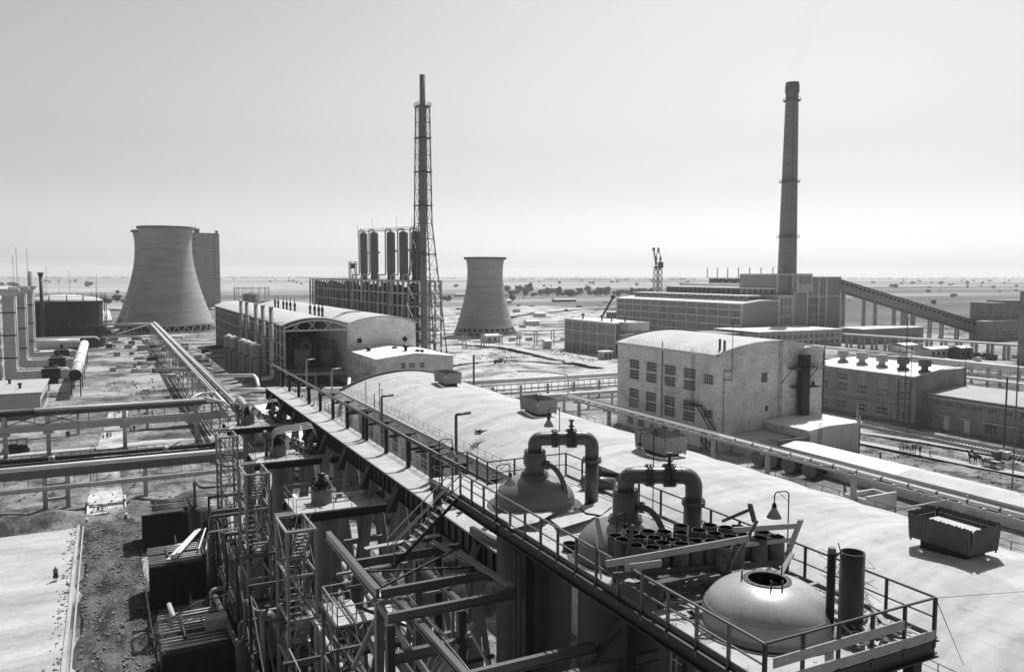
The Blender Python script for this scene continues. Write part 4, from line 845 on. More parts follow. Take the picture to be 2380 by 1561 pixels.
hh = grid_wins(y1-y0, 8, 2.6, 1.2, 2.1, 2, 2); mb = MB(); wall(mb, (x0, y1, 0), (0, -1, 0), (-1, 0, 0), y1-y0, z1, hh, .2); wall(mb, (x0, y0, 0), (1, 0, 0), (0, -1, 0), x1-x0, z1, [(3.5, 0, 4.8, 2.2)], .2, top=lambda u: .5*(1-abs(2*u/(x1-x0)-1))); mb.box((x1-.3, y0, 0), (x1, y1, z1)); part(t, 'wall', mb, M['plaster'])
for q in hh: window(t, (x0, y1, 0), (0, -1, 0), (-1, 0, 0), q, 3, 1, .2, .08, M['frame_dark'])
xm = (x0+x1)/2; part(t, 'roof', MB().exY([(x0-.5, z1), (xm, z1+.5), (x1+.5, z1), (x1+.5, z1+.2), (xm, z1+.7), (x0-.5, z1+.2)], y0-.5, 80), M['roof_felt']); part(t, 'roof', MB().exY([(x0-.5, z1), (xm, z1+.5), (x1+.5, z1), (x1+.5, z1+.22), (xm, z1+.72), (x0-.5, z1+.22)], 80.01, y1), M['roof_white'])
part(t, 'end_parapet', MB().box((x0-.6, y1, 0), (x1+1, y1+.35, 4.2)), M['asbestos_dark'])
# dark red brick workshop and its wing
t = root('dark_brick_workshop', 'dark two storey brick workshop with white roof and row of round vents', 'building', (165, 130, 0)); x0, x1, y0, y1, z1 = 156.8, 173.8, 115.6, 144.6, 11.
L = y1-y0; hh = [];
for i, u in enumerate((3.6, 9.2, 14.8, 20.4, 26.)):
    for z in ((8.2, 9.9), (5.4, 7.8), (1.4, 3.5)):
        hh.append((u-1.5, z[0], u+1.5, z[1]))
hh.append((23.2, .1, 24.2, 2.4))
hh = [q for q in hh if not (q[0] > 24 and q[1] < 2)]+[(25.2, 1.2, 27.4, 3.2)]
mb = MB(); wall(mb, (x0, y1, 0), (0, -1, 0), (-1, 0, 0), L, z1, hh, .3); wall(mb, (x0, y0, 0), (1, 0, 0), (0, -1, 0), x1-x0, z1, (), top=lambda u: min(1.3, u*.16)); mb.box((x1-.3, y0, 0), (x1, y1, z1)); part(t, 'wall', mb, M['brick_red'])
for q in hh: window(t, (x0, y1, 0), (0, -1, 0), (-1, 0, 0), q, 5, 2, .3, .08)
part(t, 'roof', MB().exY([(x0-.6, z1), (x0+8, z1+1.0), (x1, z1+1.0), (x1, z1+1.2), (x0+8, z1+1.2), (x0-.6, z1+.2)], y0+.2, y1), M['roof_white']); part(t, 'cornice', MB().box((x0-.4, y0, z1-.8), (x0-.02, y1, z1-.02)).exX([(y0-.25, z1-.2), (y0-.25, z1+.1), (y0+.18, z1+.1), (y0+.18, z1-.2)], x0-.3, x0+.3), M['brick_red'])
part(t, 'bands', MB().box((x0-.12, y0, 4.2), (x0-.02, y1, 4.5)).box((x0-.25, y0, 0), (x0-.02, y1, .9)), M['concrete_dark'])
pp = MB(); 
for u in (2, 9): pp.beam((x0+u*1., y0-.12, z1+.3+min(1.3, u*.16)), (x0+u+7 if u == 9 else x0+9, y0-.12, z1+.3+(1.3)), .5, .12)
part(t, 'coping', pp, M['concrete_light'])
for i, u in enumerate((3.6, 9.4, 15.2, 21, 26.6)):
    y = y1-u-1; xx = x0+5.5-i*.25; big = i in (3, 4); v = root('roof_cowl', '%s round roof cowl from the left on the dark brick workshop' % nth(i), 'roof vent', (xx, y, z1+.8), 'cowls on the dark brick workshop roof')
    part(v, 'base', MB().lathe(xx, y, [(1.3, z1+.6), (1.25, z1+1.1), (.75, z1+1.3), (.7, z1+2.1)], 14, False), M['asbestos_dark'] if big else M['asbestos']); part(v, 'hood', MB().lathe(xx, y, [(.7, z1+2.1), (1.3, z1+2.1), (1.3, z1+3.6), (1.1, z1+3.7), (.5, z1+3.9), (.1, z1+4)], 14, False), M['asbestos_dark'] if big else M['asbestos'])
for x_, y_ in ((x0-.2, y0+1.2), (x0-.2, y0+4.2), (x1-.8, y0-.2)): part(t, 'lightning_rod', MB().beam((x_, y_, 1), (x_, y_, 17.5), .09), M['steel_dark'])
t = root('dark_brick_wing', 'lower dark brick wing with grey roof beside the workshop', 'building', (165, 100, 0)); x0, x1, y0, y1, z1 = 160.2, 174., 92., 115.3, 7.3
hh = [(u, 5.0, u+1.8, 6.4) for u in (1.2, 4.2, 7.4, 10.5, 13.6, 16.8, 20.2)]+[(4.0, .1, 5.4, 2.8), (8.6, .1, 10, 2.8), (13.2, .8, 15.6, 2.9), (20, .1, 21.4, 2.8), (1.6, 1.6, 2.6, 3.2)]
mb = MB(); wall(mb, (x0, y1, 0), (0, -1, 0), (-1, 0, 0), y1-y0, z1, hh, .3); mb.box((x0, y0, 0), (x1, y0+.3, z1)); part(t, 'wall', mb, M['brick_red'])
for i, q in enumerate(hh):
    if i in (7, 8): part(t, 'door', MB().box((x0+.1, y1-q[2], q[1]), (x0+.2, y1-q[0], q[3])), M['window_frame'])
    else: window(t, (x0, y1, 0), (0, -1, 0), (-1, 0, 0), q, 3, 1, .3, .08)
lm = MB()
for a, b in ((3.4, 6), (8, 10.6), (12.8, 20.5)): lm.box((x0-.7, y1-b, 3.1), (x0-.02, y1-a, 3.25))
lm.box((x0-.5, y0+.3, 6.7), (x0-.02, y1-.6, 6.9)); part(t, 'canopy', lm, M['concrete_light']); part(t, 'roof', MB().exY([(x0-.5, z1), (x0+9, z1+.9), (x1, z1+.9), (x1, z1+1.1), (x0+9, z1+1.1), (x0-.5, z1+.2)], y0-.3, y1), M['roof_grey'])
part(t, 'roof_vent', MB().lathe(168, 98, [(.4, z1+.9), (.4, z1+1.8), (.9, z1+1.9), (.9, z1+2.5), (.1, z1+2.9)], 10, False), M['steel_black'])
for i, (x, y, z) in enumerate(((1990, 1046, 9), (2333, 1046, 14))):
    p = P(x, y); single('utility_pole', MB().beam(p, p+zz*z, .22), M['steel_light'] if i == 0 else M['steel_dark'], 'plain pole at the corner of the flat annex' if i == 0 else 'dark pole before the lower brick wing near the right edge', 'pole')
# ================================================================ LEFT BUILDING, DUCTS
t = root('duct_building', 'tall pale building at the left edge behind the three big ducts', 'industrial building', (-34, 320, 0)); L = 110.
hh = [q for z in (1.5, 6.5, 11.5) for q in grid_wins(L, 16, 3.6, z, z+4.0, 1, 1)]+[q for q in grid_wins(L, 16, 1.2, 18.2, 22, 1, 1)]
mb = MB(); wall(mb, (-28.2, 385, 0), (0, -1, 0), (1, 0, 0), L, 25, hh, .3); mb.box((-60, 275, 0), (-28.6, 275.4, 25)); part(t, 'wall', mb, M['plaster'])
for q in hh: window(t, (-28.2, 385, 0), (0, -1, 0), (1, 0, 0), q, 3 if q[2]-q[0] > 2 else 1, 3, .3, .12)
part(t, 'roof', MB().exY([(-60, 29.0), (-44, 29.0), (-27.6, 25.1), (-27.6, 25.5), (-44, 29.4), (-60, 29.4)], 274.5, 385), M['roof_grey'])
for x, y in ((-35, 290), (-33, 330)): part(t, 'lightning_rod', MB().beam((x, y, 26), (x, y, 36), .1), M['steel_dark'])
kn = ['nearest', 'middle', 'farthest']
for i, y in enumerate((250, 281, 309)):
    d = root('exhaust_duct', '%s of the three tall ducts with T shaped tops, bending to the thick pipe' % kn[i], 'duct', (-23, y, 0), 'tall exhaust ducts'); x = -23.2; w_ = 1.35
    part(d, 'riser', MB().box((x-w_, y-w_, 5.0), (x+w_, y+w_, 27)), M['panel_grey' if False else 'concrete'])
    part(d, 'hood', MB().add([(x-w_, y-w_, 27), (x+w_, y-w_, 27), (x+w_, y+w_, 27), (x-w_, y+w_, 27), (x-w_*1.9, y-w_*1.3, 28.4), (x+w_*1.9, y-w_*1.3, 28.4), (x+w_*1.9, y+w_*1.3, 28.4), (x-w_*1.9, y+w_*1.3, 28.4)], [(0, 1, 5, 4), (1, 2, 6, 5), (2, 3, 7, 6), (3, 0, 4, 7), (4, 5, 6, 7)]).box((x-w_*1.95, y-w_*1.35, 28.4), (x+w_*1.95, y+w_*1.35, 28.9)), M['roof_felt'])
    part(d, 'horizontal_duct', MB().box((x+w_, y-.9, 4.6), (-9.5, y+.9, 7.0)).tube(fillet([(x+.6, y, 8.4), (x+.6, y, 5.8), (x+3.4, y, 5.8)], 2), 1.2, 12), M['pipe_light'])
    for z in (10.5, 16.5, 22.5): part(d, 'bracket', MB().box((x-w_-.12, y-w_-.12, z), (x+w_+.12, y+w_+.12, z+.3)).beam((x-w_, y, z+.15), (-28.1, y, z+.15), .25), M['steel_black'])
    part(d, 'slim_pipe', MB().tube(fillet([(x+w_+.45, y-w_, 27), (x+w_+.45, y-w_, 7.6), (-11, y-w_, 7.6), (-9.8, y-w_, 6.8)], 1.2), .2, 8), M['pipe_white'])
    part(d, 'damper', MB().box((-15.6, y-1.5, 3.2), (-12.4, y+1.5, 8.1)).box((-16.2, y-1.3, 4.6), (-11.8, y+1.3, 7.3)).box((-14.4, y-.5, 8.1), (-13.5, y+.5, 9.2)), M['steel_black'])
    s = MB(); lattice(s, [[V((x+a*1., y+b*1., z)) for a, b in ((-1, -1), (1, -1), (1, 1), (-1, 1))] for z in (0, 2.5, 5)], .2, .1); part(d, 'support', s, M['steel_dark'])
c = root('collector_pipe', 'very thick white horizontal pipe with dark open end collecting the ducts', 'pipe', (-8, 240, 0)); part(c, 'pipe', MB().cone((-8, 241, 6.2), (-8, 347, 6.2), 1.5, 1.5, 28).cone((-8, 262, 6.2), (-8, 271, 6.2), 1.62, 1.62, 28).cone((-8, 290, 6.2), (-8, 297, 6.2), 1.62, 1.62, 28), M['pipe_white']); part(c, 'end_plate', MB().cone((-8, 240.8, 6.2), (-8, 241, 6.2), 1.52, 1.52, 28), M['steel_black'])
for y in (244, 262, 285, 310, 335): part(c, 'support', MB().box((-9.2, y-.2, 0), (-8.9, y+.2, 5)).box((-7.1, y-.2, 0), (-6.8, y+.2, 5)).box((-9.4, y-.2, 4.5), (-6.6, y+.2, 4.75)), M['steel_dark'])
c = root('cross_pipe', 'thick pale horizontal pipe crossing before the gasholder with a thin pipe on top', 'pipe', (-12, 345, 0)); part(c, 'pipe', MB().cone((-30, 345, 7), (-9.4, 345, 7), 1.7, 1.7, 24), M['pipe_light']); part(c, 'thin_pipe', MB().tube(fillet([(-30, 343, 9.1), (-4, 343, 9.1), (-2.8, 343, 8)], .8), .3, 8), M['pipe_white'])
b = P(43, 905); t = root('flat_pump_room', 'low flat roofed pump room in the corner below the ducts', 'building', (-20, 238, 0)); part(t, 'wall', MB().box((-44, 213, 0), (-14.3, 240, 5.4)), M['plaster']); part(t, 'roof', MB().box((-44, 212.6, 5.4), (-13.9, 240, 5.8)), M['roof_grey'])
for i in range(6): part(t, 'window', MB().box((-14.28, 216+i*3.6, 1.5), (-14.22, 218+i*3.6, 3.6)), M['glass'])
for x, y in ((-22, 232), (-19, 222), (-27, 228)): part(t, 'roof_vent', MB().lathe(x, y, [(.3, 5.8), (.3, 6.6), (.5, 6.7), (.5, 7), (.05, 7.2)], 8, False), M['steel_dark'])
for i, (x, y, w_, d_, h_) in enumerate(((-19, 262, 8, 6, 3.2), (-17, 293, 7, 5, 3), (-17, 340-8, 9, 5, 5))):
    t = root('small_block', '%s small pale block tucked between the ducts and the gasholder' % nth(i), 'building', (x, y, 0)); part(t, 'wall', MB().box((x-w_/2, y-d_/2, 0), (x+w_/2, y+d_/2, h_)), M['plaster']); part(t, 'roof', MB().box((x-w_/2-.3, y-d_/2-.3, h_), (x+w_/2+.3, y+d_/2+.3, h_+.25)), M['roof_white']); part(t, 'window', MB().box((x-w_*.25, y-d_/2-.06, 1), (x-w_*.05, y-d_/2-.01, h_-.8)).box((x+w_*.1, y-d_/2-.06, 1), (x+w_*.3, y-d_/2-.01, h_-.8)), M['glass'])

# ================================================================ PIPE RACKS
def pipe(name, pts, r, m, label, n=10, fil=None, cat='pipe', grp=None, clamps=0):
    pp = fillet(pts, fil) if fil else pts
    o = single(name, MB().tube(pp, r, n), m, label, cat, grp)
    if clamps:
        for a, b in zip(pts, pts[1:]):
            a, b = V(a), V(b); k = int((b-a).length/clamps)
            for i in range(1, k): c = a+(b-a)*i/k; part(o, 'clamp', MB().cone(c-(b-a).normalized()*.12, c+(b-a).normalized()*.12, r*1.12, r*1.12, n), M['steel_dark'])
    return o
# A: row at Y 167
t = root('pipe_rack', 'rack with tall concrete posts and deep girder carrying the thick pipe across the left yard', 'pipe rack', (-5, 167, 0)); Y = 167.
for x in (-30, -16.9, -10.2, 2.3, 15): part(t, 'column', MB().box((x-.35, Y-.35, 0), (x+.35, Y+.35, 7.9)).box((x-.8, Y-.5, 4.0), (x+.8, Y+.5, 4.5)), M['concrete'])
part(t, 'girder', MB().box((-40, Y-.3, 4.51), (21, Y+.3, 5.7)), M['concrete']); part(t, 'top_beam', MB().box((-40, Y-.9, 7.65), (21, Y+.9, 7.9)), M['steel_dark']); part(t, 'walkway', MB().box((-40, Y+.35, 5.0), (21, Y+1.6, 5.1)), M['steel_light'])
for i in range(14): x = -38+i*4.3; part(t, 'hanger', MB().beam((x, Y-.4, 5.7), (x, Y-.4, 7.65), .12), M['steel_mid'])
for x in (-14, -8): part(t, 'brace', MB().beam((x-3, Y-.5, 5.7), (x+3, Y-.5, 7.7), .14).beam((x+3, Y-.45, 5.7), (x-3, Y-.45, 7.7), .14), M['steel_dark'])
railing(t, [(-40, Y+1.5, 5.1), (21, Y+1.5, 5.1)], 1.0, 4, M['steel_mid'], .025, pr_=.03)
pipe('pipeline', [(-40, Y, 8.35), (17, Y, 8.35)], .43, M['pipe_light'], 'thick pale pipe lying along the top of the yard pipe rack', 16)
pipe('pipeline', [(-40, Y-.2, 8.36), (-12.2, Y-.2, 8.36)], .47, M['pipe_dark'], 'dark section of thick pipe at the left end of the yard rack', 16)
for k in range(3): pipe('pipeline', [(-40, Y+.6-k*.5, 5.86), (20, Y+.6-k*.5, 5.86)], .13, M['pipe_white'], '%s thin white pipe along the girder of the yard rack' % nth(k), 6, grp='thin pipes on the yard rack')
# farther row
t = root('pipe_rack', 'farther low pipe rack with thin pipes crossing the weedy yard', 'pipe rack', (-5, 187, 0)); Y = 187.
for x in (-34, -20, -6, 7, 16): part(t, 'column', MB().box((x-.25, Y-.25, 0), (x+.25, Y+.25, 5.3)), M['concrete'])
part(t, 'girder', MB().box((-40, Y-.25, 4.2), (18, Y+.25, 5.2)), M['concrete_dark']); part(t, 'fenced_platform', MB().box((8, Y-1.5, 5.2), (18, Y+1.5, 5.35)), M['steel_dark']); railing(t, [(8, Y-1.5, 5.35), (18, Y-1.5, 5.35)], 1.2, .8, M['steel_dark'], .03, mids=(.3, .6))
for k in range(3): pipe('pipeline', [(-40+k*6, Y+.5-k*.5, 5.5), (17, Y+.5-k*.5, 5.5)], .2, M['pipe_light'], '%s thin pipe on the farther low rack' % nth(k), 8, grp='pipes on the farther low rack')
# B: dark railed pipe
t = root('dark_pipe_run', 'long dark pipe with close set uprights just above the ground', 'pipe', (0, 153, 0)); part(t, 'pipe', MB().cone((-40, 153, 2.2), (17, 153, 2.2), .42, .42, 14), M['steel_black']); part(t, 'trough', MB().box((-40, 152.2, 1.2), (17, 152.5, 1.8)), M['steel_dark'])
for i in range(40): x = -39+i*1.43; part(t, 'upright', MB().beam((x, 152.4, 0), (x, 152.4, 3.1), .09), M['steel_dark'])
part(t, 'rail', MB().beam((-40, 152.4, 3.1), (17, 152.4, 3.1), .07), M['steel_dark'])
for x in (-9.5, 8): part(t, 'pale_joint', MB().cone((x, 153, 2.2), (x+1, 153, 2.2), .46, .46, 14), M['pipe_light'])
# C: row at Y 128
t = root('pipe_rack', 'nearest yard rack, a deep grey girder on portal legs carrying a white pipe', 'pipe rack', (0, 128, 0)); Y = 128.
part(t, 'girder', MB().box((-40, Y-.35, 4.6), (19, Y+.35, 5.75)), M['paint_grey']); part(t, 'lower_beam', MB().box((-40, Y-1.9, 3.1), (19, Y-1.6, 3.5)), M['concrete'])
for i in range(18): x = -30+i*2.8; part(t, 'stiffener', MB().box((x-.06, Y-.45, 4.6), (x+.06, Y-.351, 5.75)).beam((x, Y-.4, 4.65), (x, Y-1.75, 3.4), .07), M['steel_mid'])
for x, x1 in ((-8.5, -5.7), ):
    part(t, 'portal_leg', MB().box((x-.3, Y-.3, -.3), (x+.3, Y+.3, 4.58)), M['concrete']); part(t, 'portal_leg', MB().box((x1-.3, Y-.3, -.3), (x1+.3, Y+.3, 4.58)), M['concrete'])
    for z in (1.3, 3.4): part(t, 'portal_beam', MB().box((x+.3, Y-.2, z), (x1-.3, Y+.2, z+.35)), M['concrete'])
for x in (-24, 4.3): part(t, 'column', MB().box((x-.28, Y-.28, 0), (x+.28, Y+.28, 4.58)), M['concrete'])
pipe('pipeline', [(-40, Y, 6.15), (19, Y, 6.15)], .3, M['pipe_white'], 'bright white pipe on the nearest yard rack', 14)
pipe('pipeline', [(-40, Y-1.75, 3.65), (19, Y-1.75, 3.65)], .12, M['pipe_light'], 'thin pale pipe hung below the nearest yard rack', 8)
# rails or channels down the middle path
for x in (-3.2, 1.5): single('channel_edge', MB().box((x-.1, 118, .1), (x+.1, 129, .75)), M['concrete_light'], '%s straight concrete edge of the muddy channel under the nearest rack' % ('left' if x < 0 else 'right'), 'edging')
# N-S pipe bridge at X 20
t = root('pipe_bridge', 'straight elevated bridge of white pipes running away toward the big cooling tower', 'pipe rack', (20.5, 260, 0))
for i, y in enumerate(range(152, 446, 14)):
    part(t, 'trestle', MB().beam((19.0, y, 0), (19.4, y, 7.2), .28).beam((22.6, y, 0), (22.2, y, 7.2), .28).beam((19, y, 7.3), (22.6, y, 7.3), .3).beam((19.1, y, .5), (22.3, y, 4), .12).beam((22.5, y, .5), (19.2, y, 4), .12).beam((19.2, y, 4), (22.3, y, 4), .16), M['concrete'])
for x in (19.1, 22.5):
    gm = MB().beam((x, 150, 7.35), (x, 446, 7.35), .2, .3).beam((x, 150, 5.9), (x, 446, 5.9), .16, .2)
    for i in range(74): gm.beam((x, 150+i*4, 5.9 if i % 2 else 7.35), (x, 154+i*4, 7.35 if i % 2 else 5.9), .1)
    part(t, 'side_truss', gm, M['steel_mid'])
for k, (x, r, m) in enumerate(((19.3, .24, 'pipe_white'), (19.9, .24, 'pipe_white'), (21.3, .42, 'pipe_white'), (22.2, .24, 'pipe_light'))):
    pipe('pipeline', [(x, 157 if k < 3 else 176, 8.0+r), (x, 447, 8.0+r)], r, M[m], '%s white pipe from the left on the long pipe bridge' % nth(k), 12, grp='white pipes on the long bridge')
for k, (x, r) in enumerate(((20.5, .15), (20.9, .15))): pipe('pipeline', [(x, 150, 7.7), (x, 447, 7.7)], r, M['pipe_dark'], '%s thin dark pipe between the white ones on the long bridge' % ('left' if k == 0 else 'right'), 6, grp='thin dark pipes on the long bridge')
pipe('pipe_elbow', [(21.3, 160, 8.4), (21.3, 157, 8.4), (21.3, 154.5, 10.2), (21.3, 151, 10.0), (23.4, 140, 5.5)], .55, M['pipe_light'], 'fat pale pipe arching over the near end of the white pipe bridge', 14, 1.6)
pipe('pipe_loop', [(14, 167, 8.7), (16.5, 174, 8.7), (19.4, 174, 8.7), (19.4, 160, 8.7), (16.6, 166, 8.9)], .25, M['pipe_white'], 'white expansion loop where the pipe bridge meets the yard rack', 10, .8)
pipe('pipe_branch', [P(535, 906, 8)[:], P(600, 905, 8)[:], P(660, 904, 7)[:], P(810, 903, 6)[:], P(812, 880, 6)[:]], .42, M['pipe_white'], 'white pipe branching right from the pipe bridge below the walkway end', 12, .8)
pipe('pipe_branch', [P(497, 873, 8)[:], P(590, 872, 8)[:], P(597, 880, 8)[:], P(601, 900, 8)[:]], .42, M['pipe_white'], 'white pipe ending in an elbow left of the cone topped tanks', 12, .6)
pipe('pipe_branch', [P(360, 859, 7)[:], P(455, 857, 7)[:], P(490, 857, 7)[:], P(493, 862, 6)[:], P(493, 895, 2)[:]], .5, M['pipe_light'], 'pale pipe crossing under the bridge and bending to the ground', 12, 1.2)
pipe('pipe_branch', [P(375, 873, 4)[:], P(410, 871, 4)[:]], .5, M['pipe_light'], 'short pale pipe stub on the ground beside the pipe bridge', 12)
pipe('pipe_branch', [P(243, 754, 8)[:], P(352, 752, 8)[:]], .5, M['pipe_light'], 'pale pipe running left from the far end of the pipe bridge', 10)
pipe('pipe_branch', [P(271, 777, 6)[:], P(352, 750, 8.5)[:], P(368, 752, 8.5)[:]], .35, M['pipe_light'], 'thin slanting pipe meeting the far end of the pipe bridge', 8)
pipe('pipe_branch', [P(235, 783, 6)[:], P(360, 782, 6)[:]], .3, M['pipe_light'], 'thin pipe at mid height before the far end of the bridge', 8)
pipe('pipe_branch', [P(347, 783, 6)[:], P(421, 782, 6)[:], P(424, 788, 4)[:]], .55, M['pipe_white'], 'white pipe passing under the bridge before the cooling tower', 10)
for k in range(5):
    a = P(236+k*4.2, 722, 3); b = P(243+k*5.2, 765, 3); pipe('pipeline', [a[:], b[:]], .55, M['pipe_white'], '%s of five parallel pipes beside the gasholder' % nth(k), 8, grp='parallel pipes beside the gasholder')
pipe('pipe_branch', [P(255, 720, 3)[:], P(287, 720, 3)[:]], 1.1, M['pipe_light'], 'fat pale pipe end between gasholder and cooling tower', 10)
pipe('pipe_branch', [P(484, 718, 4)[:], P(505, 717, 4)[:]], 1.2, M['pipe_light'], 'pale pipe right of the big cooling tower foot', 10)

# mid rack behind the hall
t = root('pipe_rack', 'lattice pipe rack with fat pipe running behind the curved roof hall to the brick building', 'pipe rack', (100, 184, 0)); Y = 184.
for x in range(63, 132, 8): part(t, 'column', MB().box((x-.3, Y-.9, 0), (x+.3, Y-.5, 4.6)), M['concrete'])
part(t, 'upper_chord', MB().beam((60, Y-1, 5.0), (130, Y-1, 5.0), .25, .3), M['concrete']); part(t, 'lower_chord', MB().beam((60, Y-1, 2.7), (130, Y-1, 2.7), .3, .4), M['concrete'])
for i in range(36): x = 60+i*2; part(t, 'web', MB().beam((x, Y-1, 2.8), (x, Y-1, 4.9), .14), M['concrete'])
pipe('pipeline', [(60, Y, 5.9), (131, Y, 5.9)], .62, M['pipe_white'], 'fat white pipe on the rack behind the curved roof hall', 16)
for k in range(3): pipe('pipeline', [(60, Y+.6+k*.6, 3.4+k*.0), (131, Y+.6+k*.6, 3.4)], .2, M['pipe_light'], '%s thin pipe inside the lattice rack behind the hall' % nth(k), 6, grp='thin pipes in the lattice rack')
t = root('pipe_rack', 'low lattice rack parallel to the fat pipe, nearer the hall', 'pipe rack', (100, 168, 0))
part(t, 'beam', MB().beam((62, 168, 3.6), (126, 168, 3.6), .35, .5), M['concrete'])
for x in range(64, 127, 7): part(t, 'column', MB().box((x-.25, 167.8, 0), (x+.25, 168.2, 3.4)), M['concrete'])
for k in range(2): pipe('pipeline', [(62, 167.8+k*.7, 4.1), (126, 167.8+k*.7, 4.1)], .25, M['pipe_white'], '%s pipe on the low rack behind the hall' % nth(k), 8, grp='pipes on the low rack behind the hall')
# long rack between hall and brick building
t = root('pipe_rack', 'long concrete T post rack with thin pipes between the curved hall and the brick building', 'pipe rack', (93.5, 110, 0)); X = 93.4
for y in (152, 140, 124, 107.4, 94.6, 78, 62, 46): part(t, 'column', MB().box((X-.3, y-.3, 0), (X+.3, y+.3, 4.6)).prism([(X-1.3, y-.3), (X+1.3, y-.3), (X+1.3, y+.3), (X-1.3, y+.3)], 4.6, 5.0), M['concrete'])
for s in (-1.2, 1.2): part(t, 'girder', MB().box((X+s-.12, 36, 5.01), (X+s+.12, 158, 5.4)), M['concrete'])
cb = [];
for i in range(40): y = 37+i*3.05; part(t, 'cross_beam', MB().box((X-1.4, y-.14, 5.41), (X+1.6, y+.14, 5.6)), M['concrete_light'])
for k in range(6): pipe('pipeline', [(X-.9+k*.42, 36, 5.75), (X-.9+k*.42, 158, 5.75)], .11, M['pipe_light'] if k < 4 else M['pipe_dark'], '%s thin pipe from the left along the T post rack' % nth(k), 6, grp='thin pipes on the T post rack')
pipe('insulated_pipe', [(X-1.75, 36, 6.05), (X-1.75, 104, 6.05)], .27, M['pipe_white'], 'white lagged pipe in segments on the near side of the T post rack', 8, clamps=4)
pipe('standpipe', [(X+.6, 157.8, 5.7), (X+.6, 157.8, 10.2), (X-4, 160, 11), (X-10, 163, 11)], .2, M['pipe_white'], 'white pipe rising and bending over at the far end of the T post rack', 8, .8)
pipe('thin_branch', [P(2062, 1188, 4.5)[:], P(2250, 1152, 5.6)[:]], .12, M['pipe_light'], 'thin pipe slanting from the T post rack toward the curved roof', 6)
b = P(2018, 1200, 0); t = root('valve_pit', 'open square concrete box with pale rim beside the curved roof eave', 'pit', b); x, y = b.x+4, b.y+3
part(t, 'wall', MB().box((x-3, y-2, 0), (x+3, y-1.7, 2.4)).box((x-3, y+1.7, 0), (x+3, y+2, 1.9)).box((x-3, y-1.7, 0), (x-2.7, y+1.7, 1.9)).box((x+2.7, y-1.7, 0), (x+3, y+1.7, 1.9)), M['concrete_light']); part(t, 'cover', MB().box((x-2.7, y-1.7, 1), (x+2.7, y+1.7, 1.2)), M['concrete_dark'])
for i, (x, y) in enumerate(((1760, 1078), (1790, 1083), (1832, 1095), (1880, 1107))):
    b = P(x, y+6); c = root('lying_tank', '%s horizontal round tank from the left behind the T post rack' % nth(i), 'tank', b, 'horizontal tanks behind the rack'); part(c, 'shell', MB().cone((b.x, b.y, 1.5), (b.x+6, b.y+1.2, 1.5), 1.25, 1.25, 20), M['steel_dark']); part(c, 'rim', MB().cone((b.x-.15, b.y-.03, 1.5), (b.x, b.y, 1.5), 1.32, 1.32, 20), M['steel_mid'])  # dark shell colour stands in for the shadow over the tanks
for i, (x, y) in enumerate(((1962, 1158), (1875, 1070), (2045, 1085))):
    b = P(x, y); single('post', MB().beam(b, b+zz*2.6, .2).beam(b+V((.8, 0, 0)), b+zz*2, .12), M['steel_dark'] if i != 1 else M['concrete'], '%s short post on the ground behind the curved hall' % nth(i), 'post')
# racks on the right
t = root('pipe_rack', 'wide multi level pipe rack leaving the photo on the right above the dark wing', 'pipe rack', (236, 150, 0)); X = 235.
for y in range(104, 181, 9):
    for x in (X-1, X+5): part(t, 'column', MB().box((x-.3, y-.3, 0), (x+.3, y+.3, 5.6)), M['concrete'])
for x in (X-1, X+5):
    for z in (2.6, 5.2): part(t, 'girder', MB().beam((x, 100, z), (x, 180, z), .25, .35), M['concrete'])
    for i in range(26): part(t, 'hanger', MB().beam((x, 101+i*3, 2.8), (x, 101+i*3, 5.1), .12), M['steel_mid'])
pipe('pipeline', [(X-9, 178, 6.3), (X-1, 174, 6.3), (X, 160, 6.3), (X, 100, 6.3)], .85, M['pipe_white'], 'fattest white pipe bending along the right hand rack', 16, 2.5)
for k in range(4): pipe('pipeline', [(X+1.2+k*1.1, 180, 5.6 if k % 2 else 3.1), (X+1.2+k*1.1, 100, 5.6 if k % 2 else 3.1)], .28, M['pipe_white'] if k % 2 else M['pipe_light'], '%s thinner pipe behind the fattest one on the right rack' % nth(k), 8, grp='thinner pipes on the right rack')
for k in range(2): pipe('pipeline', [(X-3.5-k*1.3, 172, 2.6), (X-3.5-k*1.3, 100, 2.6)], .35, M['pipe_white'], '%s low pipe in front of the right rack' % nth(k), 8, grp='low pipes before the right rack')
pipe('pipeline', [(241, 250, 6.2), (240, 176, 6.2)], .6, M['pipe_white'], 'long white pipe slanting behind the round vents of the dark brick workshop', 12)
pipe('pipeline', [(214, 226, 4.2), (206, 190, 4.2), (222, 176, 4.2)], .9, M['pipe_light'], 'fat pale pipe with a kink behind the flue duct', 12, 4)
pipe('pipeline', [P(1865, 860, 4)[:], P(2120, 824, 5)[:], P(2123, 818, 7)[:], P(2080, 808, 9)[:]], .5, M['pipe_white'], 'white pipe rising to a short stub left of the fattest pipe', 10, 1.5)
for k, y in enumerate((864, 872)): pipe('pipeline', [P(1862, y, 3)[:], P(2180, 846+k*6, 3)[:]], .35, M['pipe_light'], '%s low pipe behind the dark workshop roof' % nth(k), 8, grp='low pipes behind the dark workshop')
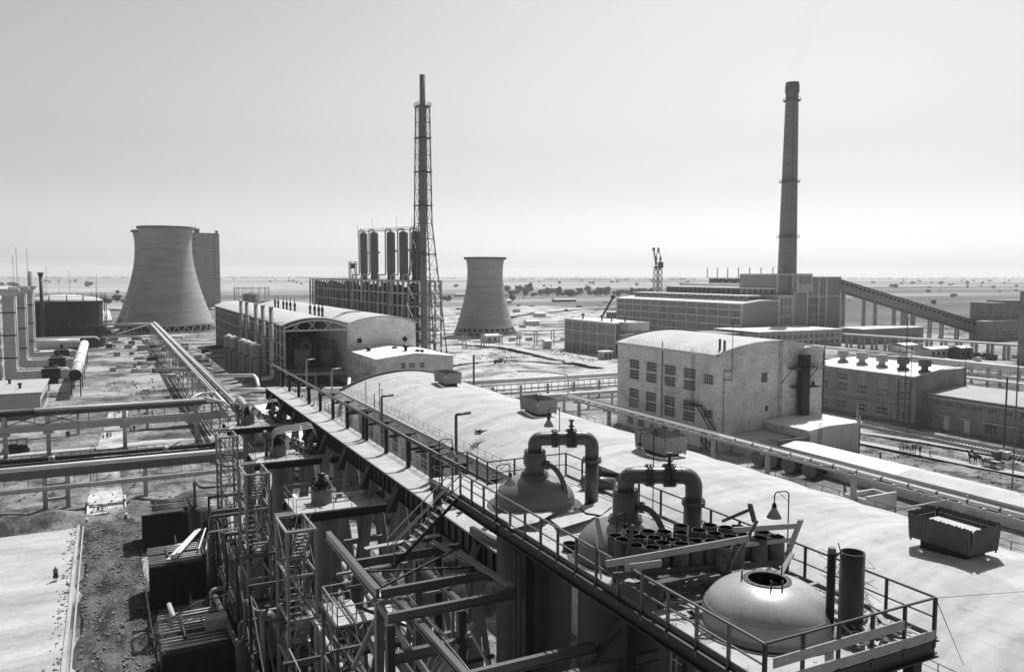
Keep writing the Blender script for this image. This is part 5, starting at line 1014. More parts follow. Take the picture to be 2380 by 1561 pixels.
# elevated concrete walkway on piers
t = root('pier_walkway', 'long flat concrete walkway raised on paired piers on the right', 'walkway', (325, 215, 0)); a, b = P(1960, 776, 6), P(2400, 804, 6); part(t, 'deck', MB().beam(a, b, 3.4, .7), M['concrete_light'])
for i in range(13):
    p = a+(b-a)*(i+.5)/13; e = (b-a).normalized(); part(t, 'pier', MB().box((p.x-1.9, p.y-.5, 0), (p.x-1.1, p.y+.5, 5.6)).box((p.x+.9, p.y-.5, 0), (p.x+1.7, p.y+.5, 5.6)), M['concrete'])
t = root('boiler_annex', 'low building with white roof under the sloping conveyor', 'building', P(2060, 790)); b = P(2005, 800); x, y = b.x, b.y
hh = [(2+i*5, 1.5, 5+i*5, 4.2) for i in range(8)]; mb = MB(); wall(mb, (x, y, 0), (1, 0, 0), (0, -1, 0), 44, 7, hh); mb.box((x, y+.4, 0), (x+44, y+14, 6.9)); part(t, 'wall', mb, M['panel_grey']); part(t, 'roof', MB().box((x-.5, y-.5, 7), (x+44.5, y+14.5, 7.4)), M['roof_white'])
for q in hh: window(t, (x, y, 0), (1, 0, 0), (0, -1, 0), q, 4, 2, .3, .1)
for i, (px, py, w_, d_, h_, dr) in enumerate(((2101, 823, 12, 7, 3.6, 0), (2163, 834, 13.5, 7, 3.7, 0), (2232, 834, 7, 5, 4.2, 1), (1130, 798, 8, 6, 3.5, 0), (1225, 758, 9, 5, 3, 0), (1150, 705, 22, 8, 3, 0), (1060, 690, 26, 8, 4, 0), (1268, 812, 3, 3, 3.5, 0), (1333, 765, 14, 6, 3.6, 1), (1245, 738, 9, 4, 3, 0), (1290, 702, 30, 8, 3, 1))):
    b = P(px, py); t = root('site_hut', ['white flat hut under the pier walkway on the right', 'long white hut with several small windows beside the parked truck', 'dark shed attached right of the long white hut', 'low pale pump house in front of the small cooling tower', 'low hut on the bright ground right of the small cooling tower', 'long low shed far behind on the bright site', 'long pale roof beyond the lattice stack', 'small square kiosk left of the three storey block', 'dark low shed left of the three storey block', 'pale rounded hut on the bright site', 'far dark shed near the tree belt'][i], 'hut', b)
    part(t, 'wall', MB().box((b.x, b.y, 0), (b.x+w_, b.y+d_, h_)), M['plaster'] if not dr else M['asbestos_dark']); part(t, 'roof', MB().exX([(b.y-.4, h_), (b.y+d_/2, h_+.7), (b.y+d_+.4, h_), (b.y+d_+.4, h_+.2), (b.y+d_/2, h_+.9), (b.y-.4, h_+.2)], b.x-.4, b.x+w_+.4), M['roof_white'])
    if h_ > 3.1:
        for k in range(int(w_/3.2)): part(t, 'window', MB().box((b.x+1+k*3.1, b.y-.06, 1.2), (b.x+2.3+k*3.1, b.y-.01, 2.7)), M['glass'])
# open frame structures on the site (posts with beams)
for i, (px, py, n_, dx) in enumerate(((1075, 812, 6, 9), )):
    b = P(px, py); t = root('post_row', 'row of pale paired posts with a thin beam right of the lattice stack', 'pipe rack', b)
    for k in range(n_): x = b.x+k*dx; part(t, 'post', MB().box((x, b.y, 0), (x+.4, b.y+.4, 7)).box((x+1.4, b.y, 0), (x+1.8, b.y+.4, 7)), M['concrete'])
    part(t, 'beam', MB().box((b.x-10, b.y, 7), (b.x+n_*dx+10, b.y+.5, 7.35)), M['concrete_dark'])
# half built gasholder frame left of centre
b = P(586, 735); t = root('tank_frame', 'pale half built tank frame far beyond the shed roof', 'tank', b); s = MB(); rr = 13
for k in range(14):
    a = 2*math.pi*k/14; p = b+V((rr*math.cos(a), rr*math.sin(a), 0)); q = b+V((rr*math.cos(a+.4488), rr*math.sin(a+.4488), 0)); part(t, 'post', MB().beam(p, p+zz*23, .4), M['concrete']); s.beam(p+zz*22, q+zz*22, .3).beam(p+zz*11, q+zz*11, .3).beam(p, q+zz*11, .2)
part(t, 'ring_rail', s, M['concrete']); part(t, 'inner_tank', MB().lathe(b.x, b.y, [(7, 0), (7, 17), (.1, 19)], 24), M['concrete_dark'])
b = P(612, 722); single('concrete_block_house', MB().box((b.x-14, b.y, 0), (b.x+18, b.y+20, 9)), M['concrete_dark'], 'blocky pale concrete house beyond the shed roof', 'building')
# construction clutter on the bright site and the left yard
cl = 0
spots = [(random.uniform(1060, 1420), random.uniform(688, 800)) for _ in range(60)]+[(random.uniform(240, 480), random.uniform(790, 870)) for _ in range(46)]+[(random.uniform(520, 720), random.uniform(690, 735)) for _ in range(16)]+[(random.uniform(2150, 2370), random.uniform(825, 850)) for _ in range(10)]
zone = lambda x, y: 'site behind the small cooling tower' if 1000 < x < 1500 else 'yard under the pipe bridge' if x < 500 else 'ground beyond the shed' if x < 800 else 'ground beside the site huts'
cnt = {}
kinds = [('crate', 'crate'), ('pallet_stack', 'stack'), ('pipe_bundle', 'pipes'), ('concrete_slab', 'slab')]
for x, y in spots:
    b = P(x, y); k = random.randrange(4); nm, cat = kinds[k]; zn = zone(x, y); cnt[(nm, zn)] = cnt.get((nm, zn), 0)+1; s = random.uniform(.7, 1.5)*(1.5 if y < 740 else 1); mb = MB(); dk = random.random() < .5
    b.z = .2 if x > 1000 and x < 1500 else 0
    if k == 0: mb.box((b.x, b.y, 0), (b.x+2.4*s, b.y+1.8*s, 1.6*s+b.z)).box((b.x-.1, b.y-.1, 1.6*s+b.z), (b.x+2.5*s, b.y+1.9*s, 1.7*s+b.z))
    elif k == 1:
        for q in range(4): mb.box((b.x+.2*q, b.y, .45*q+b.z), (b.x+3*s+.1*q, b.y+1.6*s, .45*q+.35+b.z))
    elif k == 2:
        for q in range(5): mb.cone((b.x, b.y+q*.55, .4+b.z+(q % 2)*.5), (b.x+5*s, b.y+q*.55+1, .4+b.z+(q % 2)*.5), .3, .3, 7)
    else: mb.box((b.x, b.y, b.z), (b.x+4*s, b.y+2.2*s, .3+b.z)).box((b.x+.5, b.y+.3, .3+b.z), (b.x+3*s, b.y+2*s, .62+b.z))
    single(nm, mb, M[['steel_dark', 'wood', 'pipe_light', 'concrete_light', 'wood_dark', 'concrete'][random.randrange(6)]], '%s %s counted among those lying on the %s' % (nth(cnt[(nm, zn)]-1), nm.replace('_', ' '), zn), cat, 'building clutter on the %s' % zn)
# ================================================================ FOREGROUND
# ---- walkway bridge
t = root('walkway_bridge', 'long straight elevated walkway with dark plate girders and a pipe on posts', 'footbridge', (17.8, 68, 19.5)); ZB, X0, X1, Y0, Y1 = 19.5, 16.7, 18.95, 34.5, 98.5
part(t, 'deck', MB().box((X0, Y0, ZB-.1), (X1, Y1, ZB)), M['deck_dust'])
g = MB().box((X0+.02, Y0, ZB-1.15), (X0+.06, Y1, ZB-.1)).box((X0-.12, Y0, ZB-1.2), (X0+.2, Y1, ZB-1.15)).box((X0-.12, Y0, ZB-.1), (X0-.001, Y1, ZB-.04)); part(t, 'girder', g, M['steel_black'])
g = MB().box((X1-.06, Y0, ZB-1.15), (X1-.02, Y1, ZB-.1)).box((X1-.2, Y0, ZB-1.2), (X1+.12, Y1, ZB-1.15)); part(t, 'girder', g, M['steel_black'])
s = MB(); bl = MB()
for i in range(66): y = Y0+.5+i*.97; s.box((X0-.1, y, ZB-1.14), (X0+.019, y+.03, ZB-.12))
for i in range(213): y = Y0+.1+i*.3; bl.box((X0-.10, y, ZB-.04), (X0-.02, y+.14, ZB+.012))
part(t, 'stiffeners', s, M['steel_dark']); part(t, 'edge_studs', bl, M['pipe_white'])
railing(t, [(X1-.06, Y0+2, ZB), (X1-.06, Y1, ZB)], 1.0, 1.55, M['steel_mid'], .022, mids=(.35, .68), pr_=.022)
mono_z = 22.05; part(t, 'overhead_pipe', MB().cone((17.75, 34, mono_z), (17.75, 99.5, mono_z), .13, .13, 10), M['steel_mid'])
for i, y in enumerate((39, 43.2, 47.6, 48.5, 53, 58, 63.2, 64, 69, 74, 79, 84, 89, 94, 98)):
    part(t, 'pipe_post', MB().box((18.45, y-.12, ZB), (18.72, y+.12, mono_z-.3)).box((17.2, y-.1, mono_z-.3), (18.8, y+.1, mono_z-.13)).beam((18.75, y, mono_z-.22), (19.2, y+.2, mono_z-.18), .1), M['steel_black'])
for i, y in enumerate((37, 43.4, 49.8, 56.2, 62.6, 69, 75.4, 81.8, 88.2, 94.6)):
    for dy in (-.95, .95):
        part(t, 'trestle_leg', MB().beam((X0+.1, y+dy*.4, ZB-1.2), (X0-2.3, y+dy*1.3, 0), .5, .38), M['concrete_leg'])
        part(t, 'trestle_leg', MB().beam((X1-.1, y+dy*.4, ZB-1.2), (X1+2.2, y+dy*1.3, 0), .5, .38), M['concrete_leg'])
    part(t, 'cross_tie', MB().beam((X0-.8, y, 11.5), (X1+.8, y, 11.5), .3, .4).beam((X0-1.6, y, 5.5), (X1+1.6, y, 5.5), .3, .4), M['concrete_leg'])
    part(t, 'knee_bracket', MB().add([(X0-.02, y-.5, ZB-.25), (X0-.02, y+.5, ZB-.25), (X0-.75, y+.2, ZB-2.0), (X0-.75, y-.2, ZB-2.0), (X0+.1, y-.5, ZB-2), (X0+.1, y+.5, ZB-2)], [(0, 1, 2, 3), (0, 3, 4), (1, 5, 2), (3, 2, 5, 4)]), M['steel_black'])
# gear lying on the deck
pipe('valve_assembly', [P(1010, 1110, 19.7)[:], P(1090, 1170, 19.7)[:], P(1145, 1225, 19.7)[:]], .07, M['steel_black'], 'dark thin pipe with joints lying on the walkway below the platform stairs', 6)
single('steel_joist', MB().beam(P(1096, 1230, 19.72), P(1160, 1262, 19.72), .25, .35), M['steel_mid'], 'grey steel joist lying on the walkway at the platform edge', 'joist')
for i, (x, y) in enumerate(((703, 918), (715, 926), (730, 940), (1072, 1190))): p = P(x*1, y*1, 19.55); single('loose_timber', MB().beam(p, p+V((-.4, -1.6+.4*i, .12)), .14, .1), M['wood_dark'], '%s dark timber lying on the walkway deck from its far end' % nth(i), 'timber')

# ---- process columns with service platforms
ZP = 17.
def flange(mb, c, axis, r, bolts=16, t_=.05, gap=.0, rb=.022):
    c = V(c); d = V(axis).normalized(); ref = zz if abs(d.z) < .9 else V((1, 0, 0)); a = d.cross(ref).normalized(); b = d.cross(a)
    mb.cone(c-d*(t_+gap), c-d*gap, r, r, 24); mb.cone(c+d*gap, c+d*(t_+gap), r, r, 24)
    for i in range(bolts):
        k = 2*math.pi*i/bolts; q = c+(a*math.cos(k)+b*math.sin(k))*(r*.9); mb.cone(q-d*(t_+gap+.07), q+d*(t_+gap+.07), rb, rb, 6)
    return mb
cn = ['farthest', 'middle', 'nearest']
for i, y in enumerate((88.9, 72.0, 55.7)):
    x = 13.2; c = root('process_column', '%s tall concrete column with square railed platform and bolted head left of the walkway' % cn[i], 'process tower', (x, y, 0), 'concrete columns with platforms')
    part(c, 'shaft', MB().lathe(x, y, [(.62, 0), (.62, ZP-.9)], 24), M['concrete_dark']); part(c, 'shaft_rings', MB().lathe(x, y, [(.63, 11), (.66, 11), (.66, 11.2), (.63, 11.2)], 24, False).lathe(x, y, [(.63, 6), (.66, 6), (.66, 6.2), (.63, 6.2)], 24, False), M['concrete_dark'])
    px0, px1, py0, py1 = 10.9, 17.2, y-2.1, y+2.0
    part(c, 'platform', MB().box((px0, py0, ZP-.12), (px1, py1, ZP)), M['deck_dust']); part(c, 'walkway', MB().box((9.6, py0, ZP-.12), (px0, py0+.9, ZP)), M['steel_mid'])
    for yy in (py0+.1, py1-.4): part(c, 'beam', MB().box((px0-.2, yy-.12, ZP-.67), (px1+1.0, yy+.12, ZP-.62)).box((px0-.2, yy-.12, ZP-.2), (px1+1.0, yy+.12, ZP-.13)).box((px0-.2, yy-.03, ZP-.62), (px1+1, yy+.03, ZP-.2)), M['steel_black'])
    for xx in (px0+.1, px1-.1): part(c, 'side_beam', MB().box((xx-.08, py0+.25, ZP-.55), (xx+.08, py1-.55, ZP-.13)), M['steel_black'])
    railing(c, [(px0, py0, ZP), (px1, py0, ZP), (px1, py1, ZP), (px0, py1, ZP), (px0, py0+1, ZP)], .95, 1.3, M['steel_mid'], .02, pr_=.02)
    part(c, 'head', MB().lathe(x-.1, y, [(.72, ZP+.01), (.72, ZP+.95)], 28).cone((x-.1, y, ZP+.9), (x-.1, y, ZP+.98), .74, .74, 28), M['concrete_dark'])
    bm = MB()
    for k in range(20): a = 2*math.pi*k/20; bm.cone((x-.1+.62*math.cos(a), y+.62*math.sin(a), ZP+.98), (x-.1+.62*math.cos(a), y+.62*math.sin(a), ZP+1.2), .055, .055, 6)
    part(c, 'bolts', bm, M['steel_dark'])
    part(c, 'nozzle', flange(flange(MB().lathe(x-.1, y, [(.2, ZP+.98), (.2, ZP+1.9), (.34, ZP+1.95), (.34, ZP+2.05), (.05, ZP+2.15)], 16), (x-.1, y, ZP+1.5), (0, 0, 1), .32, 10), (x-.1, y, ZP+1.15), (0, 0, 1), .36, 10), M['steel_dark'])
    v = MB()
    for k in range(4): a = k*1.6+.4; p = V((x-.1+.3*math.cos(a), y+.3*math.sin(a), ZP+1.2)); v.cone(p, p+V((.5*math.cos(a), .5*math.sin(a), .35)), .09, .06, 8).cone(p+V((.5*math.cos(a), .5*math.sin(a), .35)), p+V((.55*math.cos(a), .55*math.sin(a), .4)), .17, .17, 10)
    part(c, 'valves', v, M['steel_black'])
    if i == 2:
        part(c, 'striped_pipe', MB().tube([(x+.5, y+1.1, ZP), (x+.5, y+1.1, ZP+1.6)], .16, 10), M['asbestos']); part(c, 'toolbox', MB().box((x+1.1, y+.5, ZP+.01), (x+1.5, y+.75, ZP+.28)), M['steel_mid'])
        single('bench', MB().box((x+.6, y-.3, ZP+.22), (x+2.1, y-.15, ZP+.28)).box((x+.8, y-.28, ZP), (x+.9, y-.17, ZP+.22)).box((x+1.8, y-.28, ZP), (x+1.9, y-.17, ZP+.22)), M['steel_dark'], 'low bench on the nearest column platform', 'bench')
    else:
        k = 5 if i == 1 else 3
        for q in range(k):
            yy = y-.6+q*.35; part(c, 'bent_pipe', MB().tube(fillet([(x-.7+q*.05, yy, ZP+.3), (x-.6+q*.05, yy, ZP+2.0+.07*q), (x+3.2, yy+.3, ZP+2.3+.07*q), (x+3.4, yy+.3, ZP+1.0)], .5), .055, 7), M['pipe_light'])
        part(c, 'manifold', MB().box((x+2.6, y-.9, ZP+.01), (x+3.9, y+.9, ZP+.3)).box((x+2.5, y-1, ZP+1.0), (x+4.0, y+.5, ZP+1.1)), M['steel_dark']); vm = MB()
        for q in range(34):
            p = V((x+random.uniform(1.3, 4), y+random.uniform(-1.4, 1.5), ZP+random.uniform(.1, 1.3))); d = V((random.uniform(-1, 1), random.uniform(-1, 1), random.uniform(-.6, 1))).normalized()
            vm.cone(p, p+d*.35, .06, .06, 7).cone(p+d*.3, p+d*.38, .14, .14, 9)
        part(c, 'valves', vm, M['steel_dark']); vm = MB()
        for q in range(16):
            p = V((x+random.uniform(1.2, 4), y+random.uniform(-1.4, 1.5), ZP+random.uniform(.3, 1.2))); vm.cone(p, p+V((0, .02, .12)), .12, .12, 9)
        part(c, 'handwheels', vm, M['pipe_light'])
        part(c, 'downpipe', MB().tube(fillet([(x-1.3, y-.2, ZP+1.6), (x-1.3, y-.2, ZP+2.2), (x-1.0, y+.3, ZP+2.2), (x-1, y+.3, ZP-.0)], .3), .16, 10), M['paint_grey'])

# ---- stair towers
def stair_tower(x0, x1, y0, y1, zt, label, legm):
    t = root('stair_tower', label, 'stair tower', ((x0+x1)/2, (y0+y1)/2, 0), 'open steel stair towers'); c4 = [(x0, y0), (x1, y0), (x1, y1), (x0, y1)]; n = max(3, round(zt/2.9)); zs = [zt*i/n for i in range(n+1)]
    for x, y in c4: part(t, 'leg', MB().box((x-.09, y-.09, 0), (x+.09, y+.09, zt)), legm)
    for i, (a, b) in enumerate(zip(zs, zs[1:])):
        h = MB(); d = MB()
        for k in range(4):
            p, q = c4[k], c4[(k+1) % 4]; h.beam((*p, b), (*q, b), .13, .16)
            if k != 2: d.beam((*p, a), (*q, b), .06).beam((*q, a), (*p, b), .06)
        part(t, 'frame', h, legm); part(t, 'bracing', d, M['steel_mid'])
        s = MB(); up = i % 2 == 0; xa = x0+.2 if up else x1-.95; ns = 9; ya, yb = (y0+.7, y1-.5) if up else (y1-.7, y0+.5)
        for k in range(ns): f = (k+.5)/ns; yy = ya+(yb-ya)*f; s.box((xa, yy-.13, a+(b-a)*f-.02), (xa+.75, yy+.13, a+(b-a)*f+.02))
        part(t, 'treads', s, M['steel_light']); s = MB()
        for xx in (xa-.03, xa+.78): s.beam((xx, ya, a), (xx, yb, b), .04, .2).beam((xx, ya, a+.95), (xx, yb, b+.95), .045)
        part(t, 'stringers', s, M['steel_light'])
        yl = y1-.55 if up else y0+.02; part(t, 'landing', MB().box((x0+.1, yl, b-.06), (x1-.1, yl+.55, b-.01)), M['steel_mid'])
    return t
stair_tower(9.5, 11.1, 82.2, 85.4, ZP, 'farthest open steel stair tower beside the concrete columns', M['steel_light'])
stair_tower(9.5, 11.25, 65.8, 69.6, ZP, 'middle open steel stair tower beside the concrete columns', M['steel_light'])
stair_tower(9.55, 11.3, 49.8, 53.4, ZP, 'nearest complete open steel stair tower beside the concrete columns', M['steel_light'])
stair_tower(10.4, 11.95, 41.2, 44.3, 14.3, 'lowest stair tower rising under the bare steel beams at the bottom', M['steel_mid'])
# small roofed landing near the lowest stair
t = root('service_landing', 'small light service landing with railing under the bare steel beams', 'platform', (12, 42, 14.4)); part(t, 'floor', MB().box((10.4, 41.1, 14.31), (12.0, 44.3, 14.42)).box((12.0, 41.1, 14.31), (14.5, 42.6, 14.42)), M['deck_dust']); railing(t, [(14.5, 41.1, 14.42), (10.4, 41.1, 14.42), (10.4, 44.3, 14.42), (12.0, 44.3, 14.42)], 1., 1.1, M['steel_light'], .03, pr_=.03); part(t, 'post', MB().box((14.3, 41.1, 0), (14.5, 41.3, 14.3)), M['steel_mid'])

# ---- bare steel frame
t = root('beam_skeleton', 'bare steel frame of long beams beside the platform, under construction', 'steel frame', (11, 28, 0)); ZF = 20.8
def ibeam(p, q, w_=.24, h=.42):
    p, q = V(p), V(q); return MB().beam(p-zz*.02, q-zz*.02, w_, .04).beam(p-zz*(h-.02), q-zz*(h-.02), w_, .04).beam(p-zz*h/2, q-zz*h/2, w_*.6, h-.08)
for a, b in (((9.2, 33.1), (14.0, 33.1)), ((9.2, 29.5), (13.95, 29.5)), ((8.7, 27.2), (13.95, 27.2)), ((6, 22.0), (14.2, 22.0)), ((8, 20.6), (15.8, 20.6))): part(t, 'cross_beam', ibeam((*a, ZF), (*b, ZF), .19, .36), M['steel_beam'])
part(t, 'long_beam', ibeam((9.1, 29.62, ZF-.01), (9.1, 37.5, ZF-.01)), M['steel_beam']); part(t, 'long_beam', ibeam((9.9, 33, ZF-.46), (9.9, 15, ZF-.46), .22, .3), M['steel_beam'])
part(t, 'long_beam', ibeam((12.0, 32.9, ZF-.46), (12.0, 27.3, ZF-.46), .2, .3), M['steel_beam']); part(t, 'lower_beam', ibeam((8.8, 27.2, ZF-1.5), (12, 27.2, ZF-1.5)), M['steel_mid']); part(t, 'lower_beam', ibeam((9, 22, ZF-3.0), (13.6, 22, ZF-3.0)), M['steel_dark'])
part(t, 'lower_beam', ibeam((8.7, 15, ZF-2.2), (8.7, 27, ZF-2.2), .16, .26), M['steel_beam']); part(t, 'lower_beam', ibeam((8.95, 15, ZF-2.2), (8.95, 27, ZF-2.2), .09, .18), M['steel_beam'])
part(t, 'lower_beam', ibeam((11.2, 15, ZF-5), (11.2, 33, ZF-5), .2, .3), M['steel_mid']); part(t, 'lower_beam', ibeam((8.8, 30, ZF-6), (13.9, 30, ZF-6), .2, .3), M['steel_mid'])
for x, y in ((9.1, 29.5), (8.8, 27.2), (12.0, 33.1), (11.6, 27.2), (9.9, 22.0)): part(t, 'column', MB().box((x-.15, y-.15, 0), (x+.15, y+.15, ZF-.47)), M['steel_dark' if y < 28 else 'steel_mid'])
S_ = lambda p: (p[0]*.813, p[1]*.813, 33-(33-p[2])*.813)
br = (((11.1, 36.2, 17.4), (14, 33.5, 12.5)), ((14, 41, 17.3), (11.2, 41, 12)), ((11.2, 33.3, 12), (14, 33.3, 16)), ((10.9, 33.3, 9), (12.2, 27, 14.5)), ((12.3, 36, 9), (14.5, 33.3, 16.5)), ((11, 38, 6), (15, 38, 14)), ((15, 44, 7), (12, 41, 13.5)), ((9.6, 30, 10), (13.5, 27, 14)), ((13.9, 33.3, 7), (11, 33.3, 12)), ((12, 38, 10), (16.5, 37, 15)), ((10.8, 27, 5), (13.6, 27, 11)), ((12.2, 30, 4), (15.8, 33, 12)))
for a, b in br: part(t, 'brace', MB().beam(S_(a), S_(b), .16, .2), M['steel_light'])
part(t, 'brace', MB().beam((9.3, 29.8, 20.75), (13.2, 31.9, 20.95), .08), M['steel_dark']); part(t, 'brace', MB().beam((9.3, 31.8, 20.7), (13.7, 29.7, 20.9), .07), M['steel_dark'])
# timbers and conduits hung on the frame
pipe('frame_conduit', [(10.6, 36, 20.3), (10.6, 24, 19.6), (11.3, 20, 17.5)], .05, M['steel_mid'], 'thin conduit running below the bare steel beams', 6)
pipe('frame_conduit', [(12.8, 33, 19.9), (12.6, 27, 18.2), (12.6, 23, 15.5)], .07, M['pipe_light'], 'pale conduit slanting below the bare steel beams', 6)
for i, (a, b) in enumerate((((9.9, 34.1, 20.86), (13.5, 34.2, 20.95)), ((12.9, 33.6, 20.9), (13.6, 29.2, 20.86)), ((13.3, 31.6, 21.0), (13.75, 27.4, 20.9)))): single('timber_plank', MB().beam(a, b, .32, .06), M['wood'], '%s long pale plank laid across the bare steel beams' % nth(i), 'plank')
pipe('bent_riser', [P(855, 1318, 16.2)[:], P(873, 1345, 16.2)[:], (10.6, 33.6, 15), (10.6, 33.6, 2)], .13, M['paint_grey'], 'grey pipe bending down in front of the lowest stair tower', 10, .5)
pipe('ground_pipe', [(9.6, 29.3, 12.6), (15.2, 29.6, 12.6), (16, 29, 11)], .2, M['paint_grey'], 'thick grey pipe crossing low in front of the first vessel', 12, .7)
pipe('ground_pipe', [(9.0, 26.5, 11), (9.8, 28.6, 13), (11, 28.9, 13), (11.6, 28, 12.2)], .18, M['paint_grey'], 'curved grey pipe at the bottom edge below the steel frame', 12, .8)
pipe('ground_pipe', [(11.6, 27.3, 11.5), (12.2, 28.2, 13), (13, 28.2, 13), (13.2, 27.2, 11)], .14, M['steel_mid'], 'small curved pipe loop beside the larger one at the bottom edge', 12, .5)
# low equipment and pipes on the ground under the walkway
for k, (x, r, m, z) in enumerate(((13.6, .32, 'pipe_light', 3.6), (14.6, .22, 'pipe_dark', 3.4), (20.5, .3, 'pipe_light', 3.8), (22.4, .35, 'pipe_white', 2.2), (24.5, .25, 'pipe_light', 2.1))): pipe('pipeline', [(x, 30, z), (x, 112, z)], r, M[m], '%s long pipe from the left running along the ground beneath the walkway' % nth(k), 10, grp='pipes beneath the walkway')
for k in range(9):
    x, y = [(12.2, 62), (14.8, 61), (12.6, 78), (14.6, 80), (12.0, 95), (24, 60), (25, 75), (24, 90), (12.8, 45)][k]; c = root('pump_set', '%s dark pump set on a plinth near the feet of the concrete columns' % nth(k), 'pump', (x, y, 0), 'pump sets near the columns')
    part(c, 'plinth', MB().box((x-1, y-.6, 0), (x+1, y+.6, .5)), M['concrete']); part(c, 'casing', MB().cone((x-.8, y, 1.1), (x+.1, y, 1.1), .5, .5, 14).cone((x+.1, y, 1.1), (x+.8, y, 1.1), .35, .3, 12), M['steel_dark']); part(c, 'riser', MB().tube(fillet([(x-.4, y, 1.2), (x-.4, y, 2.8), (x-.4, y+2, 2.8)], .4), .13, 8), M['steel_mid'])
t = root('ring_of_sacks', 'circle of pale small caps around the foot of the nearest concrete column', 'fittings', (14.6, 52, 0))
for k in range(14): a = 2*math.pi*k/14; part(t, 'cap', MB().cone((14.6+1.3*math.cos(a), 52+1.0*math.sin(a), 0), (14.6+1.3*math.cos(a), 52+1.0*math.sin(a), .5), .2, .18, 8), M['pipe_light'])

# ---- cooler banks
bn = ['farthest', 'middle', 'nearest']
for i, (y0, y1, zt) in enumerate(((103.4, 108.6, 4.5), (84.6, 90.0, 4.5), (64.4, 72.2, 4.5))):
    x0, x1 = 2.95, 8.3; t = root('cooler_bank', '%s dark louvred cooler bank with rows of pipes on top beside the dirt track' % bn[i], 'cooler', ((x0+x1)/2, (y0+y1)/2, 0), 'cooler banks beside the dirt track')
    part(t, 'casing', MB().box((x0+.1, y0+.15, 0), (x1, y1, zt-.25)), M['steel_black']); lv_ = MB()
    for k in range(19): z = .25+k*.215; lv_.add([(x0, y0-.02, z), (x1, y0-.02, z), (x1, y0+.14, z+.13), (x0, y0+.14, z+.13)], [(0, 1, 2, 3)])
    part(t, 'louvres', lv_, M['steel_dark']); fr = MB()
    for x in (x0, (x0+x1)/2, x1): fr.box((x-.06, y0-.07, 0), (x+.06, y0-.021, zt-.2))
    part(t, 'frame', fr, M['steel_black'])
    if i == 0: part(t, 'cover', MB().box((x0, y0, zt-.24), (x0+4.6, y0+1.8, zt-.1)).box((x0, y0+2.0, zt-.24), (x0+3.6, y1, zt-.1)), M['paint_grey'])
    n = int((y1-y0)/.6)
    for k in range(n):
        y = y0+.25+k*.6; gap = (k % 5) == 4
        if gap: continue
        a = x0-.1+(1.2 if i == 0 else 0)+(k % 3)*.05; b = x1-.5+(k % 2)*.15; part(t, 'tube', MB().cone((a, y, zt+.05+(.25 if i == 0 else 0)), (b, y, zt+.05+(.25 if i == 0 else 0)), .1, .1, 7), M['pipe_light'] if i else M['steel_mid'])
    part(t, 'header', MB().cone((x1-.3, y0, zt+.05), (x1-.3, y1, zt+.05), .17, .17, 8).cone((x1+.3, y0, zt+.05), (x1+.3, y1, zt+.05), .17, .17, 8), M['steel_black'])
    part(t, 'header', MB().cone((x0+1.7, y0+1.2, zt+.25), (x0+1.7, y1-1.3, zt+.25), .12, .12, 8), M['steel_dark'])
    for k in range(8):
        y = y0+.3+k*(y1-y0-.6)/8; part(t, 'hairpin', MB().tube(fillet([(x1+.5, y, zt), (x1+2.3, y, zt), (x1+2.9, y+.6, zt-.1), (x1+4.6, y+.6, zt-.1)], .4), .075, 7), M['pipe_light'])
        part(t, 'hairpin', MB().tube(fillet([(x1+.5, y, zt-.8), (x1+2.6, y, zt-.8), (x1+2.6, y, zt-1.6), (x1+.5, y, zt-1.6)], .35), .07, 7), M['steel_mid'])
    for k in range(12): y = y0+.15+k*(y1-y0)/12; part(t, 'coil_pipe', MB().cone((x1+.4, y, zt-.35+(k % 3)*.12), (x1+4.4-(k % 4)*.3, y, zt-.35+(k % 3)*.12), .085, .085, 7), M['pipe_light'])
    part(t, 'rear_casing', MB().box((x1+.4, y0+.3, 0), (x1+4.4, y1, zt-1.9)), M['steel_black'])
    # separator pot on skirt in front
    px, py = x1+.2, y0-4.2+i*.3; c = root('separator_pot', '%s dark vertical pot vessel on a cone skirt before a cooler bank' % bn[i], 'vessel', (px, py, 0), 'pot vessels before the cooler banks')
    part(c, 'skirt', MB().lathe(px, py, [(1.7, 0), (1.6, .5), (.7, 2.2), (.5, 2.6)], 20), M['steel_dark']); part(c, 'body', MB().lathe(px, py, [(.3, 2.6), (.75, 2.9), (.78, 5.2), (.6, 5.7), (.2, 5.95)], 20), M['steel_dark']); fl = MB(); flange(fl, (px, py, 6.0), (0, 0, 1), .35, 10); part(c, 'flange', fl, M['flange_steel'])
    part(c, 'outlet_pipe', MB().tube(fillet([(px, py, 5.9), (px, py, 9.0), (px+.5, py-1.6, 8.4), (px+5.0, py-1.6, 8.4)], .5), .17, 10), M['paint_grey']); part(c, 'platform', MB().box((px-2.2, py-1.6, 1.2), (px-.6, py+1.4, 1.3)), M['deck_dust']); railing(c, [(px-2.2, py+1.4, 1.3), (px-2.2, py-1.6, 1.3), (px+2.4, py-1.6, 1.3)], 1.1, 1.3, M['steel_mid'], .03, pr_=.03)
for i, (a, b) in enumerate((((8.0, 92, 5.2), (4.6, 84.4, 4.9)), ((8.3, 92, 5.3), (5.2, 84.4, 5.0)), ((8.9, 92, 5.3), (7.6, 86, 5.0)), ((9.2, 91, 5.3), (8.2, 85, 5.0)))): single('timber_plank', MB().beam(a, b, .34 if i < 2 else .16, .08), M['concrete_light'], '%s bright plank from the left leaning across the middle cooler bank' % nth(i), 'plank')
b = P(502, 1440, 5.2); single('crate', MB().box((b.x-.8, b.y-.6, 4.6), (b.x+.8, b.y+.6, 5.5)).box((b.x-.85, b.y-.65, 5.5), (b.x+.85, b.y+.65, 5.56)), M['wood'], 'pale lidded crate on top of the nearest cooler bank', 'crate')
